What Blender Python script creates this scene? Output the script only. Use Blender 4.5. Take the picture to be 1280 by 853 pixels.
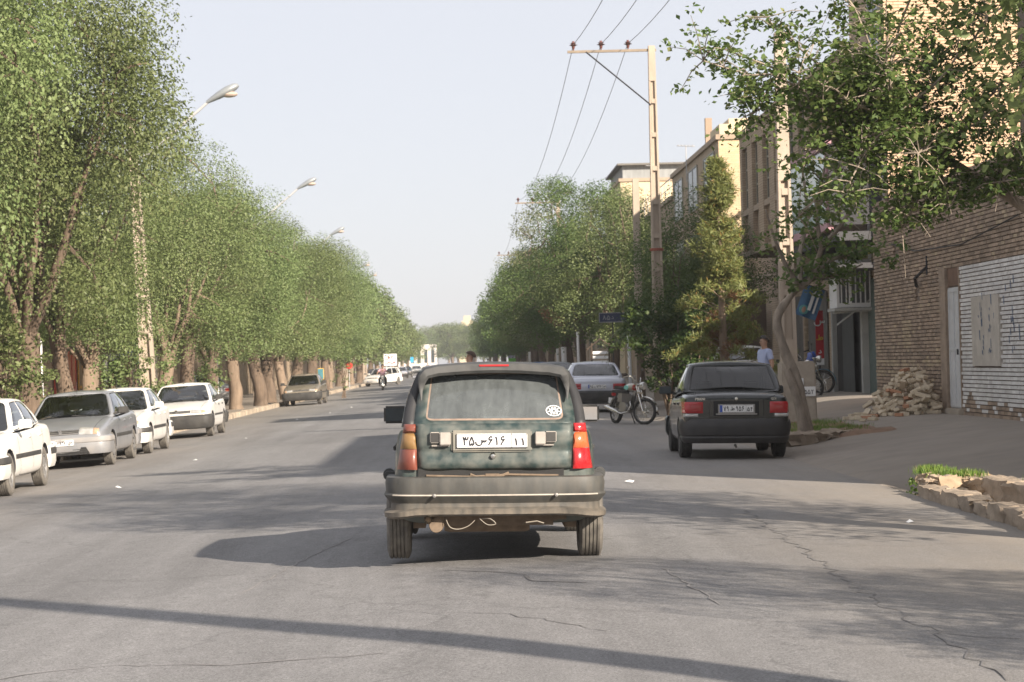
import bpy, bmesh, math, random
import numpy as np
from mathutils import Vector, Matrix, noise, geometry
from mathutils.bvhtree import BVHTree
PI = math.pi
S = bpy.context.scene
COL = S.collection
for o in list(bpy.data.objects): bpy.data.objects.remove(o)
R = random.Random(7)

# ---------------------------------------------------------------- camera
CAMZ = 1.425
cam = bpy.data.cameras.new('camera'); cam.sensor_width = 36; cam.lens = 36*2890/1280
cam.clip_start = .1; cam.clip_end = 6000
camo = bpy.data.objects.new('camera', cam); COL.objects.link(camo)
fw = Vector((65.7, 2890, 24.8)).normalized(); rt = fw.cross(Vector((0,0,1))).normalized(); upv = rt.cross(fw)
th = .026
r2 = rt*math.cos(th) - upv*math.sin(th); u2 = upv*math.cos(th) + rt*math.sin(th)
mw = Matrix((r2, u2, -fw)).transposed().to_4x4(); mw.translation = (0,0,CAMZ)
camo.matrix_world = mw
cam.dof.use_dof = True; cam.dof.focus_distance = 17.5; cam.dof.aperture_fstop = 9
S.camera = camo

# ---------------------------------------------------------------- world, sun, exposure
SUN_EL = math.radians(25); SUN_AZ = math.atan2(.61, -.79)
w = bpy.data.worlds.new('World'); S.world = w; w.use_nodes = True
nt = w.node_tree; nt.nodes.clear()
sky = nt.nodes.new('ShaderNodeTexSky'); sky.sky_type = 'NISHITA'; sky.sun_disc = False
sky.sun_elevation = SUN_EL; sky.sun_rotation = SUN_AZ; sky.dust_density = 3.5; sky.air_density = 1.0; sky.ozone_density = 1.4; sky.altitude = 1500
hz = nt.nodes.new('ShaderNodeMix'); hz.data_type = 'RGBA'; hz.inputs[0].default_value = .80
hz.inputs[7].default_value = (6.7, 6.65, 7.0, 1)
bg = nt.nodes.new('ShaderNodeBackground'); bg.inputs[1].default_value = .060
ow = nt.nodes.new('ShaderNodeOutputWorld')
nt.links.new(sky.outputs[0], hz.inputs[6]); nt.links.new(hz.outputs[2], bg.inputs[0]); nt.links.new(bg.outputs[0], ow.inputs[0])
sl = bpy.data.lights.new('sun', 'SUN'); sl.energy = 4.8; sl.angle = math.radians(.6); sl.color = (1, .88, .74)
so = bpy.data.objects.new('sun', sl); COL.objects.link(so)
sv = Vector((.61*math.cos(SUN_EL), -.79*math.cos(SUN_EL), math.sin(SUN_EL)))
so.rotation_euler = sv.to_track_quat('Z', 'Y').to_euler(); so.location = sv*60
S.view_settings.view_transform = 'Standard'; S.view_settings.look = 'None'; S.view_settings.gamma = 1
S.view_settings.exposure = 1.15
S.cycles.max_bounces = 6; S.cycles.transparent_max_bounces = 12; S.cycles.volume_bounces = 0

# ---------------------------------------------------------------- materials
MATS = {}
def pm(name, col, rough=.6, metal=0., var=.12, scale=3., bump=0., bscale=30., coat=0., dust=0., dcol=(.36,.31,.24), dz=None, rnd=0., stretch=(1,1,1), spec=.5, dmin=.35):
    """procedural principled: noise colour variation, optional dust mask, fine bump, per-piece random value"""
    if name in MATS: return MATS[name]
    m = bpy.data.materials.new(name); m.use_nodes = True; n = m.node_tree; L = n.links
    b = n.nodes['Principled BSDF']; tc = n.nodes.new('ShaderNodeTexCoord')
    mp = n.nodes.new('ShaderNodeMapping'); mp.inputs[3].default_value = stretch; L.new(tc.outputs['Object'], mp.inputs[0])
    nz = n.nodes.new('ShaderNodeTexNoise'); nz.inputs['Scale'].default_value = scale; nz.inputs['Detail'].default_value = 6; nz.inputs['Roughness'].default_value = .65
    L.new(mp.outputs[0], nz.inputs[0])
    mr = n.nodes.new('ShaderNodeMapRange'); mr.inputs[1].default_value = .3; mr.inputs[2].default_value = .7; mr.inputs[3].default_value = 1-var; mr.inputs[4].default_value = 1+var
    L.new(nz.outputs[0], mr.inputs[0]); fac = mr.outputs[0]
    if rnd:
        at = n.nodes.new('ShaderNodeAttribute'); at.attribute_name = 'rnd'
        m2 = n.nodes.new('ShaderNodeMapRange'); m2.inputs[3].default_value = 1-rnd; m2.inputs[4].default_value = 1+rnd
        L.new(at.outputs['Fac'], m2.inputs[0]); mm = n.nodes.new('ShaderNodeMath'); mm.operation = 'MULTIPLY'
        L.new(fac, mm.inputs[0]); L.new(m2.outputs[0], mm.inputs[1]); fac = mm.outputs[0]
    sc = n.nodes.new('ShaderNodeVectorMath'); sc.operation = 'SCALE'; sc.inputs[0].default_value = col; L.new(fac, sc.inputs['Scale'])
    out = sc.outputs[0]
    if dust:
        nd = n.nodes.new('ShaderNodeTexNoise'); nd.inputs['Scale'].default_value = scale*1.7+1; nd.inputs['Detail'].default_value = 8; L.new(mp.outputs[0], nd.inputs[0])
        md = n.nodes.new('ShaderNodeMapRange'); md.inputs[1].default_value = .35; md.inputs[2].default_value = .75; md.inputs[3].default_value = dust*dmin; md.inputs[4].default_value = dust
        L.new(nd.outputs[0], md.inputs[0]); df = md.outputs[0]
        if dz:
            sx = n.nodes.new('ShaderNodeSeparateXYZ'); L.new(tc.outputs['Object'], sx.inputs[0])
            mz = n.nodes.new('ShaderNodeMapRange'); mz.inputs[1].default_value = dz[0]; mz.inputs[2].default_value = dz[1]; mz.inputs[3].default_value = dz[2]; mz.inputs[4].default_value = 1.
            L.new(sx.outputs[2], mz.inputs[0]); mu = n.nodes.new('ShaderNodeMath'); mu.operation = 'MULTIPLY'; mu.use_clamp = True
            L.new(df, mu.inputs[0]); L.new(mz.outputs[0], mu.inputs[1]); df = mu.outputs[0]
        mx = n.nodes.new('ShaderNodeMix'); mx.data_type = 'RGBA'; mx.inputs[7].default_value = (*dcol, 1)
        L.new(df, mx.inputs[0]); L.new(out, mx.inputs[6]); out = mx.outputs[2]
        rr = n.nodes.new('ShaderNodeMapRange'); rr.inputs[3].default_value = rough; rr.inputs[4].default_value = .9; L.new(df, rr.inputs[0]); L.new(rr.outputs[0], b.inputs['Roughness'])
        if coat:
            cr = n.nodes.new('ShaderNodeMapRange'); cr.inputs[3].default_value = coat; cr.inputs[4].default_value = 0; L.new(df, cr.inputs[0]); L.new(cr.outputs[0], b.inputs['Coat Weight'])
    else:
        b.inputs['Roughness'].default_value = rough
        if coat: b.inputs['Coat Weight'].default_value = coat
    L.new(out, b.inputs['Base Color']); b.inputs['Metallic'].default_value = metal; b.inputs['Specular IOR Level'].default_value = spec
    b.inputs['Coat Roughness'].default_value = .06
    if bump:
        nb = n.nodes.new('ShaderNodeTexNoise'); nb.inputs['Scale'].default_value = bscale; nb.inputs['Detail'].default_value = 5; L.new(mp.outputs[0], nb.inputs[0])
        bp = n.nodes.new('ShaderNodeBump'); bp.inputs['Strength'].default_value = bump; bp.inputs['Distance'].default_value = .02
        L.new(nb.outputs[0], bp.inputs['Height']); L.new(bp.outputs[0], b.inputs['Normal'])
    MATS[name] = m; return m

def glassmat(name, tint=(.35,.4,.42), gl=.09, dust=0., dcol=(.30,.31,.29)):
    m = bpy.data.materials.new(name); m.use_nodes = True; n = m.node_tree; n.nodes.clear(); L = n.links
    o = n.nodes.new('ShaderNodeOutputMaterial'); tr = n.nodes.new('ShaderNodeBsdfTransparent'); tr.inputs[0].default_value = (*tint, 1)
    g = n.nodes.new('ShaderNodeBsdfGlossy'); g.inputs['Roughness'].default_value = .03; g.inputs[0].default_value = (.9,.9,.9,1)
    lw = n.nodes.new('ShaderNodeFresnel'); lw.inputs[0].default_value = 1.5
    ad = n.nodes.new('ShaderNodeMath'); ad.operation = 'MULTIPLY_ADD'; ad.inputs[1].default_value = 1.6; ad.inputs[2].default_value = gl-.05; ad.use_clamp = True
    L.new(lw.outputs[0], ad.inputs[0]); mx = n.nodes.new('ShaderNodeMixShader'); L.new(ad.outputs[0], mx.inputs[0]); L.new(tr.outputs[0], mx.inputs[1]); L.new(g.outputs[0], mx.inputs[2])
    out = mx.outputs[0]
    if dust:
        tc = n.nodes.new('ShaderNodeTexCoord'); mp = n.nodes.new('ShaderNodeMapping'); mp.inputs[3].default_value = (1.6,1,.5); L.new(tc.outputs['Object'], mp.inputs[0])
        nz = n.nodes.new('ShaderNodeTexNoise'); nz.inputs['Scale'].default_value = 7; nz.inputs['Detail'].default_value = 9; nz.inputs['Roughness'].default_value = .7; L.new(mp.outputs[0], nz.inputs[0])
        mr = n.nodes.new('ShaderNodeMapRange'); mr.inputs[1].default_value = .3; mr.inputs[2].default_value = .75; mr.inputs[3].default_value = dust*.45; mr.inputs[4].default_value = dust; L.new(nz.outputs[0], mr.inputs[0])
        d = n.nodes.new('ShaderNodeBsdfDiffuse'); d.inputs[0].default_value = (*dcol, 1); m2 = n.nodes.new('ShaderNodeMixShader')
        L.new(mr.outputs[0], m2.inputs[0]); L.new(out, m2.inputs[1]); L.new(d.outputs[0], m2.inputs[2]); out = m2.outputs[0]
    L.new(out, o.inputs[0]); MATS[name] = m; return m

def leafmat(name, c1, c2, c3=None, trans=.35):
    m = bpy.data.materials.new(name); m.use_nodes = True; n = m.node_tree; n.nodes.clear(); L = n.links
    o = n.nodes.new('ShaderNodeOutputMaterial'); at = n.nodes.new('ShaderNodeAttribute'); at.attribute_name = 'rnd'
    cr = n.nodes.new('ShaderNodeValToRGB'); cr.color_ramp.elements[0].color = (*c1,1); cr.color_ramp.elements[1].color = (*c2,1); cr.color_ramp.elements[1].position = .93
    if c3: e = cr.color_ramp.elements.new(.97); e.color = (*c3,1)
    L.new(at.outputs['Fac'], cr.inputs[0])
    oi = n.nodes.new('ShaderNodeObjectInfo'); hs = n.nodes.new('ShaderNodeHueSaturation')
    mr = n.nodes.new('ShaderNodeMapRange'); mr.inputs[3].default_value = .82; mr.inputs[4].default_value = 1.15; L.new(oi.outputs['Random'], mr.inputs[0]); L.new(mr.outputs[0], hs.inputs['Value'])
    mh = n.nodes.new('ShaderNodeMapRange'); mh.inputs[3].default_value = .485; mh.inputs[4].default_value = .51; L.new(oi.outputs['Random'], mh.inputs[0]); L.new(mh.outputs[0], hs.inputs['Hue'])
    L.new(cr.outputs[0], hs.inputs['Color'])
    d = n.nodes.new('ShaderNodeBsdfDiffuse'); t = n.nodes.new('ShaderNodeBsdfTranslucent'); g = n.nodes.new('ShaderNodeBsdfGlossy'); g.inputs['Roughness'].default_value = .5; g.inputs[0].default_value = (.5,.5,.5,1)
    L.new(hs.outputs[0], d.inputs[0]); L.new(hs.outputs[0], t.inputs[0])
    m1 = n.nodes.new('ShaderNodeMixShader'); m1.inputs[0].default_value = trans; L.new(d.outputs[0], m1.inputs[1]); L.new(t.outputs[0], m1.inputs[2])
    m2 = n.nodes.new('ShaderNodeMixShader'); m2.inputs[0].default_value = .035; L.new(m1.outputs[0], m2.inputs[1]); L.new(g.outputs[0], m2.inputs[2])
    L.new(m2.outputs[0], o.inputs[0]); MATS[name] = m; return m

# ---------------------------------------------------------------- mesh collector
class G:
    def __init__(s): s.v = []; s.f = []; s.m = []; s.r = []
    def add(s, vs, fs, mi=0, r=.5):
        b = len(s.v); s.v += [tuple(v) for v in vs]
        for f in fs: s.f.append(tuple(b+i for i in f)); s.m.append(mi); s.r.append(r)
        return s
    def box(s, c, d, mi=0, rz=0., rx=0., ry=0., tp=1., r=.5):
        x, y, z = d[0]/2, d[1]/2, d[2]/2
        vs = [Vector((sx*x*(tp if k else 1), sy*y*(tp if k else 1), z if k else -z)) for k in (0,1) for sx, sy in ((-1,-1),(1,-1),(1,1),(-1,1))]
        if rz or rx or ry:
            M = Matrix.Rotation(rz,3,'Z') @ Matrix.Rotation(ry,3,'Y') @ Matrix.Rotation(rx,3,'X'); vs = [M@v for v in vs]
        c = Vector(c); return s.add([v+c for v in vs], [(0,3,2,1),(4,5,6,7),(0,1,5,4),(1,2,6,5),(2,3,7,6),(3,0,4,7)], mi, r)
    def bx(s, x0,x1,y0,y1,z0,z1, mi=0, r=.5): return s.box(((x0+x1)/2,(y0+y1)/2,(z0+z1)/2),(abs(x1-x0),abs(y1-y0),abs(z1-z0)),mi,r=r)
    def sweep(s, path, secs, mi=0, caps=True, ref=(0,0,1), closed=False):
        """path of points; secs: one section [(a,b)..] or one per point; a along side vector, b along ref-ish"""
        P = [Vector(p) for p in path]; n = len(P); one = not isinstance(secs[0][0], (tuple, list))
        k = len(secs) if one else len(secs[0]); vs = []; ref = Vector(ref)
        for i, p in enumerate(P):
            if closed: t = P[(i+1)%n]-P[i-1]
            else: t = P[min(i+1,n-1)]-P[max(i-1,0)]
            t.normalize(); a = t.cross(ref)
            if a.length < 1e-4: a = t.cross(Vector((0,1,0)))
            a.normalize(); b = a.cross(t)
            vs += [p + a*q[0] + b*q[1] for q in (secs if one else secs[i])]
        fs = []
        for i in range(n if closed else n-1):
            i2 = (i+1) % n
            for j in range(k): fs.append((i*k+j, i*k+(j+1)%k, i2*k+(j+1)%k, i2*k+j))
        if caps and not closed: fs += [tuple(range(k-1,-1,-1)), tuple((n-1)*k+j for j in range(k))]
        return s.add(vs, fs, mi)
    def tube(s, path, r, n=8, mi=0, caps=True, closed=False, rnd=.5):
        P = [Vector(p) for p in path]; N = len(P); rs = r if isinstance(r, (list, tuple)) else [r]*N
        t0 = (P[1]-P[0]).normalized(); a = t0.orthogonal().normalized(); vs = []
        for i, p in enumerate(P):
            t = (P[(i+1)%N]-P[i-1]) if closed else (P[min(i+1,N-1)]-P[max(i-1,0)])
            t.normalize(); a = (a - t*a.dot(t)); a = a.normalized() if a.length > 1e-5 else t.orthogonal().normalized(); b = t.cross(a)
            vs += [p + (a*math.cos(2*PI*j/n) + b*math.sin(2*PI*j/n))*rs[i] for j in range(n)]
        fs = []
        for i in range(N if closed else N-1):
            i2 = (i+1) % N
            for j in range(n): fs.append((i*n+j, i*n+(j+1)%n, i2*n+(j+1)%n, i2*n+j))
        if caps and not closed: fs += [tuple(range(n-1,-1,-1)), tuple((N-1)*n+j for j in range(n))]
        return s.add(vs, fs, mi, rnd)
    def lathe(s, prof, c, axis='x', n=24, mi=0, mis=None):
        """prof [(r,h)] revolved round axis through c"""
        vs = []
        for (r, h) in prof:
            for j in range(n):
                a = 2*PI*j/n; q = {'x':(h, r*math.cos(a), r*math.sin(a)), 'y':(r*math.cos(a), h, r*math.sin(a)), 'z':(r*math.cos(a), r*math.sin(a), h)}[axis]
                vs.append((c[0]+q[0], c[1]+q[1], c[2]+q[2]))
        k = len(prof); b = len(s.v); s.v += vs
        for i in range(k-1):
            for j in range(n): s.f.append((b+i*n+j, b+i*n+(j+1)%n, b+(i+1)*n+(j+1)%n, b+(i+1)*n+j)); s.m.append(mis[i] if mis else mi); s.r.append(.5)
        return s
    def ball(s, c, r, nu=14, nv=9, mi=0, rnd=.5):
        if not isinstance(r, (tuple,list)): r = (r,r,r)
        vs = [(c[0],c[1],c[2]+r[2])]
        for i in range(1, nv):
            t = PI*i/nv
            vs += [(c[0]+r[0]*math.sin(t)*math.cos(2*PI*j/nu), c[1]+r[1]*math.sin(t)*math.sin(2*PI*j/nu), c[2]+r[2]*math.cos(t)) for j in range(nu)]
        vs.append((c[0],c[1],c[2]-r[2])); fs = [(0,1+j,1+(j+1)%nu) for j in range(nu)]
        for i in range(nv-2):
            for j in range(nu): a = 1+i*nu; fs.append((a+j, a+nu+j, a+nu+(j+1)%nu, a+(j+1)%nu))
        a = 1+(nv-2)*nu; fs += [(a+j, len(vs)-1, a+(j+1)%nu) for j in range(nu)]
        return s.add(vs, fs, mi, rnd)
    def prism(s, pts, axis, d0, d1, mi=0):
        """extrude a 2-D outline along axis; pts in the other two coordinates (x: (y,z), y: (x,z), z: (x,y))"""
        f = {'x': lambda p,d: (d,p[0],p[1]), 'y': lambda p,d: (p[0],d,p[1]), 'z': lambda p,d: (p[0],p[1],d)}[axis]
        n = len(pts); vs = [f(p,d0) for p in pts] + [f(p,d1) for p in pts]
        return s.add(vs, [tuple(range(n)), tuple(range(2*n-1,n-1,-1))] + [(i,(i+1)%n,n+(i+1)%n,n+i) for i in range(n)], mi)
    def rough(s, amp, fr, b=0):
        for i in range(b, len(s.v)):
            p = Vector(s.v[i]); s.v[i] = tuple(p+noise.noise_vector(Vector((p.x*fr,p.y*fr,p.z*fr*.45)))*amp)
        return s
    def mesh(s, name, mats, smooth=35, bevel=0., fix=True):
        me = bpy.data.meshes.new(name); me.from_pydata(s.v, [], s.f)
        if not isinstance(mats, (list,tuple)): mats = [mats]
        for m in mats: me.materials.append(m)
        me.polygons.foreach_set('material_index', s.m)
        at = me.attributes.new('rnd', 'FLOAT', 'FACE'); at.data.foreach_set('value', s.r)
        if fix or bevel:
            bm = bmesh.new(); bm.from_mesh(me); bmesh.ops.recalc_face_normals(bm, faces=bm.faces)
            if bevel: bmesh.ops.bevel(bm, geom=[e for e in bm.edges if len(e.link_faces)==2 and e.calc_face_angle(0)>.6], offset=bevel, segments=2, affect='EDGES', clamp_overlap=True)
            bm.to_mesh(me); bm.free()
        if smooth: me.polygons.foreach_set('use_smooth', [True]*len(me.polygons)); me.set_sharp_from_angle(angle=math.radians(smooth))
        me.update(); return me
    def build(s, name, mats, parent=None, smooth=35, bevel=0., loc=None):
        o = bpy.data.objects.new(name, s.mesh(name, mats, smooth, bevel)); COL.objects.link(o)
        if parent: o.parent = parent
        if loc: o.location = loc
        return o

def tag(o, label=None, cat=None, group=None, kind=None):
    if label: o['label'] = label
    if cat: o['category'] = cat
    if group: o['group'] = group
    if kind: o['kind'] = kind
    return o
def thing(name, label, cat, loc=(0,0,0), rz=0., group=None):
    o = bpy.data.objects.new(name, None); COL.objects.link(o); o.location = loc; o.rotation_euler = (0,0,rz); o.empty_display_size = .2
    return tag(o, label, cat, group)
def link(name, me, parent=None, loc=(0,0,0), rot=(0,0,0), sc=None):
    o = bpy.data.objects.new(name, me); COL.objects.link(o); o.location = loc; o.rotation_euler = rot
    if sc: o.scale = sc if isinstance(sc, (tuple,list)) else (sc,)*3
    if parent: o.parent = parent
    return o
KIDS = {}
def kids(o):
    return [c for c in o.children]
def dup(root, loc, rz=0., label=None, group=None, sc=None):
    def cp(o, par):
        c = o.copy(); COL.objects.link(c); c.parent = par
        for k in o.children: cp(k, c)
        return c
    r = cp(root, None); r.location = loc; r.rotation_euler = (0,0,rz)
    if sc: r.scale = (sc,)*3
    if label: r['label'] = label
    if group: r['group'] = group
    return r
def dense(P, rs, k=3):
    P = [Vector(p) for p in P]; Q = []; q = []
    for i in range(len(P)-1):
        p0, p1, p2, p3 = P[max(i-1,0)], P[i], P[i+1], P[min(i+2,len(P)-1)]
        for j in range(k):
            u = j/k; Q.append(.5*((2*p1)+(p2-p0)*u+(2*p0-5*p1+4*p2-p3)*u*u+(3*p1-p0-3*p2+p3)*u**3)); q.append(rs[i]+(rs[i+1]-rs[i])*u)
    return Q+[P[-1]], q+[rs[-1]]
def clamp(x,a,b): return max(a,min(b,x))
def lerp(a,b,t): return a+(b-a)*t
def text_mesh(body, h, mat, depth=.002, bold=.0, wsc=1.):
    """flat lettering mesh in the XZ plane facing -Y, centred, cap height about h"""
    c = bpy.data.curves.new('lettering', 'FONT'); c.body = body; c.align_x = 'CENTER'; c.size = h/.7; c.extrude = depth/2; c.offset = bold; c.resolution_u = 3
    o = bpy.data.objects.new('lettering', c); COL.objects.link(o); bpy.context.view_layer.update()
    me = bpy.data.meshes.new_from_object(o); bpy.data.objects.remove(o); bpy.data.curves.remove(c)
    n = len(me.vertices); co = np.zeros(n*3); me.vertices.foreach_get('co', co); co = co.reshape(-1,3)
    mid = (co.max(0)+co.min(0))/2 if n else np.zeros(3)
    out = np.stack([(co[:,0]-mid[0])*wsc, -co[:,2], co[:,1]-mid[1]], 1); me.vertices.foreach_set('co', out.ravel()); me.update()
    me.materials.clear(); me.materials.append(mat); return me

# plate lettering drawn as pen strokes on a 1 x 1.6 cell
GLY = {'1':[[(.35,1.5),(.52,1.2),(.6,.7),(.62,.05)]], '2':[[(.3,1.5),(.5,.9),(.55,.05)],[(.33,1.3),(.5,1.12),(.8,1.15),(.88,1.5)]],
 '3':[[(.02,1.5),(.26,1.0),(.32,.05)],[(.10,1.22),(.28,1.02),(.46,1.12),(.50,1.48)],[(.49,1.25),(.66,1.02),(.90,1.10),(.98,1.5)]],
 '4':[[(.2,1.5),(.4,1.0),(.46,.05)],[(.88,1.42),(.66,1.5),(.5,1.3),(.56,1.08),(.9,1.0)]],
 '5':[[(.5,1.5),(.3,1.05),(.12,.5),(.16,.16),(.36,.1),(.5,.35),(.64,.1),(.84,.16),(.88,.5),(.7,1.05),(.5,1.5)]],
 '6':[[(.86,1.38),(.6,1.5),(.36,1.36),(.3,1.08),(.5,.95),(.84,1.0),(.6,.7),(.35,.35),(.22,.05)]],
 '7':[[(.12,1.5),(.32,.9),(.5,.08),(.68,.9),(.88,1.5)]], '8':[[(.12,.08),(.34,.7),(.5,1.5),(.66,.7),(.88,.08)]],
 '9':[[(.64,1.02),(.34,.94),(.24,1.2),(.42,1.48),(.6,1.36),(.64,1.0),(.68,.05)]],
 'S':[[(2.0,1.0),(2.0,.72),(1.82,.62),(1.64,.72),(1.62,.95)],[(1.63,.72),(1.46,.62),(1.28,.72),(1.25,1.0)],[(1.26,.72),(1.22,.3),(.95,.08),(.5,.08),(.2,.3),(.14,.7)]],
 'T':[[(.1,.35),(.9,.35),(1.4,.42),(1.55,.62),(1.4,.85),(1.1,.8),(.75,.36)],[(.72,1.5),(.72,.4)]],
 'B':[[(.1,.8),(.16,.45),(.7,.38),(1.3,.45),(1.4,.85)],[(.74,.16),(.74,.04)]], 'D':[[(.5,1.1),(.78,.6),(.7,.38),(.15,.36)]]}
GLW = {'S':2.15,'T':1.65,'B':1.5}
PERS = dict(zip('۱۲۳۴۵۶۷۸۹سطبدص','123456789STBDS'))
def pen_mesh(txt, h, mat, t=.13, fit=None):
    g = G(); x = 0; k = h/1.5
    for ch in txt:
        if ch == ' ': x += .35; continue
        c = PERS.get(ch, ch)
        for st in GLY[c]:
            P = []
            for i in range(len(st)-1):
                p0, p1, p2, p3 = st[max(i-1,0)], st[i], st[i+1], st[min(i+2,len(st)-1)]
                for j in range(4):
                    u = j/4; P.append(tuple(.5*((2*p1[q])+(-p0[q]+p2[q])*u+(2*p0[q]-5*p1[q]+4*p2[q]-p3[q])*u*u+(-p0[q]+3*p1[q]-3*p2[q]+p3[q])*u**3) for q in (0,1)))
            P.append(st[-1]); vs = []
            for i, p in enumerate(P):
                a = P[max(i-1,0)]; b = P[min(i+1,len(P)-1)]; dx, dy = b[0]-a[0], b[1]-a[1]; l = math.hypot(dx,dy) or 1; nx, ny = -dy/l*t/2*1.0, dx/l*t/2
                for s_ in (1,-1): vs.append((x+p[0]+nx*s_, 0, p[1]+ny*s_))
            g.add(vs, [(2*i,2*i+1,2*i+3,2*i+2) for i in range(len(P)-1)])
        x += GLW.get(c, 1)+.12
    x0 = min(v[0] for v in g.v); x1 = max(v[0] for v in g.v); wx = k if not fit else min(k*1.3, fit/(x1-x0))
    g.v = [((v[0]-(x0+x1)/2)*wx, v[1], (v[2]-.78)*k) for v in g.v]
    me = g.mesh('lettering', mat, None, fix=False); return me

# ground profile: crowned road, lower on the left; pavement rises towards the houses on the right
LK = -8.15; RK = 4.65
def road_z(x): return .046*max(x,-8.2) if x < 0 else (0 if x < 1 else -.018*(x-1))
def sm(t): t = clamp(t,0,1); return t*t*(3-2*t)
def ground_z(x, y):
    """right of the kerb: ditch/driveway/pavement; left of the kerb: pavement"""
    if x <= LK: return -.25
    if x <= RK: return road_z(x)
    base = lerp(road_z(RK)+.04, .30, sm((x-4.75)/3.6)) + .16*sm((y-44)/5)*sm((x-6.5)/2.5)
    near = 1-sm((y-25.2)/1.2)
    far = sm((y-35.6)/1.2)*(1-sm((y-44)/1.5))
    if x < 5.6: base -= .13*near*sm((x-4.7)/.15)*(1-sm((x-5.25)/.3))
    if x < 7.2: base += .05*far*sm((x-5)/.4)*(1-sm((x-6.7)/.5))*(noise.noise(Vector((x*2,y*1.3,1)))+.3)
    base += .07*math.exp(-((y-30)/3.5)**2)*sm((x-4.7)/.8)*(1-sm((x-7.5)/1.))
    base += .012*noise.noise(Vector((x*.8,y*.5,3)))
    return base
# ---------------------------------------------------------------- shared materials
M = dict(
 concrete=pm('concrete',(.36,.31,.25),.85,var=.18,scale=5,bump=.3,bscale=60),
 polecon=pm('pole_concrete',(.40,.33,.26),.85,var=.16,scale=3,bump=.25,bscale=50,stretch=(1,1,.4)),
 kerb=pm('kerb_concrete',(.30,.24,.18),.9,var=.25,scale=5,bump=.6,bscale=25,rnd=.15),
 bark=pm('bark',(.135,.098,.07),.95,var=.4,scale=6,bump=.9,bscale=22,stretch=(1,1,.22)),
 barklight=pm('bark_light',(.21,.155,.11),.9,var=.3,scale=6,bump=.5,bscale=22,stretch=(1,1,.25)),
 barkgrey=pm('bark_grey',(.27,.225,.18),.95,var=.35,scale=8,bump=.9,bscale=18,stretch=(1,1,.4)),
 tyre=pm('tyre_rubber',(.055,.052,.05),.85,var=.2,scale=8,dust=.75,dcol=(.22,.20,.17)),
 tyreclean=pm('tyre_rubber_dark',(.022,.022,.022),.8,var=.2,scale=8,dust=.25,dcol=(.1,.09,.08)),
 rim=pm('wheel_metal',(.42,.42,.42),.35,.7,var=.1,dust=.35,dcol=(.25,.22,.18)),
 rimdark=pm('wheel_steel',(.13,.13,.13),.5,.5,var=.1,dust=.4,dcol=(.2,.18,.15)),
 black=pm('black_plastic',(.022,.022,.023),.55,var=.15,dust=.25,dcol=(.16,.15,.13)),
 rubber=pm('black_rubber',(.012,.012,.012),.7,var=.1),
 interior=pm('car_interior',(.05,.05,.055),.8,var=.15), seatgrey=pm('seat_cloth',(.16,.155,.15),.85,var=.15), seatbeige=pm('seat_cloth_beige',(.36,.30,.22),.85,var=.12),
 chrome=pm('chrome',(.62,.61,.58),.18,1.,var=.08,dust=.2), steel=pm('dull_steel',(.32,.31,.30),.42,.8,var=.15,dust=.2),
 white=pm('white_plate',(.82,.82,.81),.5,var=.04,dust=.08), plateyel=pm('old_plate',(.58,.49,.28),.55,var=.08,dust=.2),
 ink=pm('plate_ink',(.02,.02,.025),.6,var=.05), plateblue=pm('plate_blue',(.03,.09,.42),.5,var=.05),
 lensred=pm('red_lens',(.42,.008,.014),.2,var=.1,coat=.4,dust=.06), lensor=pm('orange_lens',(.62,.11,.03),.18,var=.1,coat=.8,dust=.12), lensclear=pm('clear_lens',(.50,.50,.49),.12,.3,var=.12,scale=14,coat=1.,dust=.18),
 lensfade=pm('faded_amber_lens',(.24,.12,.035),.3,var=.15,scale=8,coat=.3,dust=.4,dcol=(.25,.19,.10)), lensfadered=pm('faded_red_lens',(.16,.032,.02),.3,var=.15,scale=8,coat=.3,dust=.3,dcol=(.22,.12,.08)),
 lensam=pm('amber_lens',(.52,.34,.22),.2,var=.1,coat=.6,dust=.2),
 glass=glassmat('car_glass',(.50,.55,.56)), glassdark=glassmat('tinted_glass',(.17,.19,.2),.10), glassdust=glassmat('dusty_glass',(.50,.55,.57),.07,.52,(.22,.245,.25)),
 winglass=pm('window_glass',(.03,.04,.045),.22,var=.3,spec=.3), mirrorglass=pm('mirror_glass',(.75,.77,.8),.05,1.,var=.02),
 wood=pm('timber',(.07,.05,.035),.8,var=.25,scale=4,bump=.3,stretch=(4,4,.5)),
)
PAINT = dict(
 white=pm('paint_white',(.74,.73,.70),.38,var=.03,coat=.55,dust=.32,dcol=(.50,.44,.35),dz=(.65,.2,.25)),
 silver=pm('paint_silver_grey',(.27,.285,.31),.36,.35,var=.04,coat=.5,dust=.5,dcol=(.42,.36,.29),dz=(.7,.2,.15)),
 silver2=pm('paint_silver_blue',(.58,.60,.68),.3,.15,var=.04,coat=.5,dust=.3,dcol=(.42,.36,.29),dz=(.7,.2,.15)),
 brown=pm('paint_bronze',(.25,.22,.175),.36,.35,var=.05,coat=.4,dust=.55,dcol=(.38,.32,.25),dz=(.8,.2,.3)),
 black=pm('paint_black_green',(.006,.009,.009),.25,var=.1,coat=.45,dust=.05,dcol=(.12,.11,.1),dz=(.8,.2,.5)),
 dark=pm('paint_dark_grey',(.03,.033,.038),.25,.2,var=.1,coat=.7,dust=.3,dz=(.8,.2,.3)),
 green=pm('paint_dark_green',(.010,.032,.034),.32,.15,var=.3,scale=6,coat=.3,dust=.85,dcol=(.17,.17,.15),dz=(1.6,.3,.6),dmin=.12),
 blue=pm('paint_blue',(.05,.14,.36),.3,.1,var=.1,coat=.5,dust=.3,dz=(.8,.2,.3)),
 cream=pm('paint_cream',(.62,.57,.45),.35,var=.05,coat=.4,dust=.3,dz=(.8,.2,.3)),
)
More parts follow.
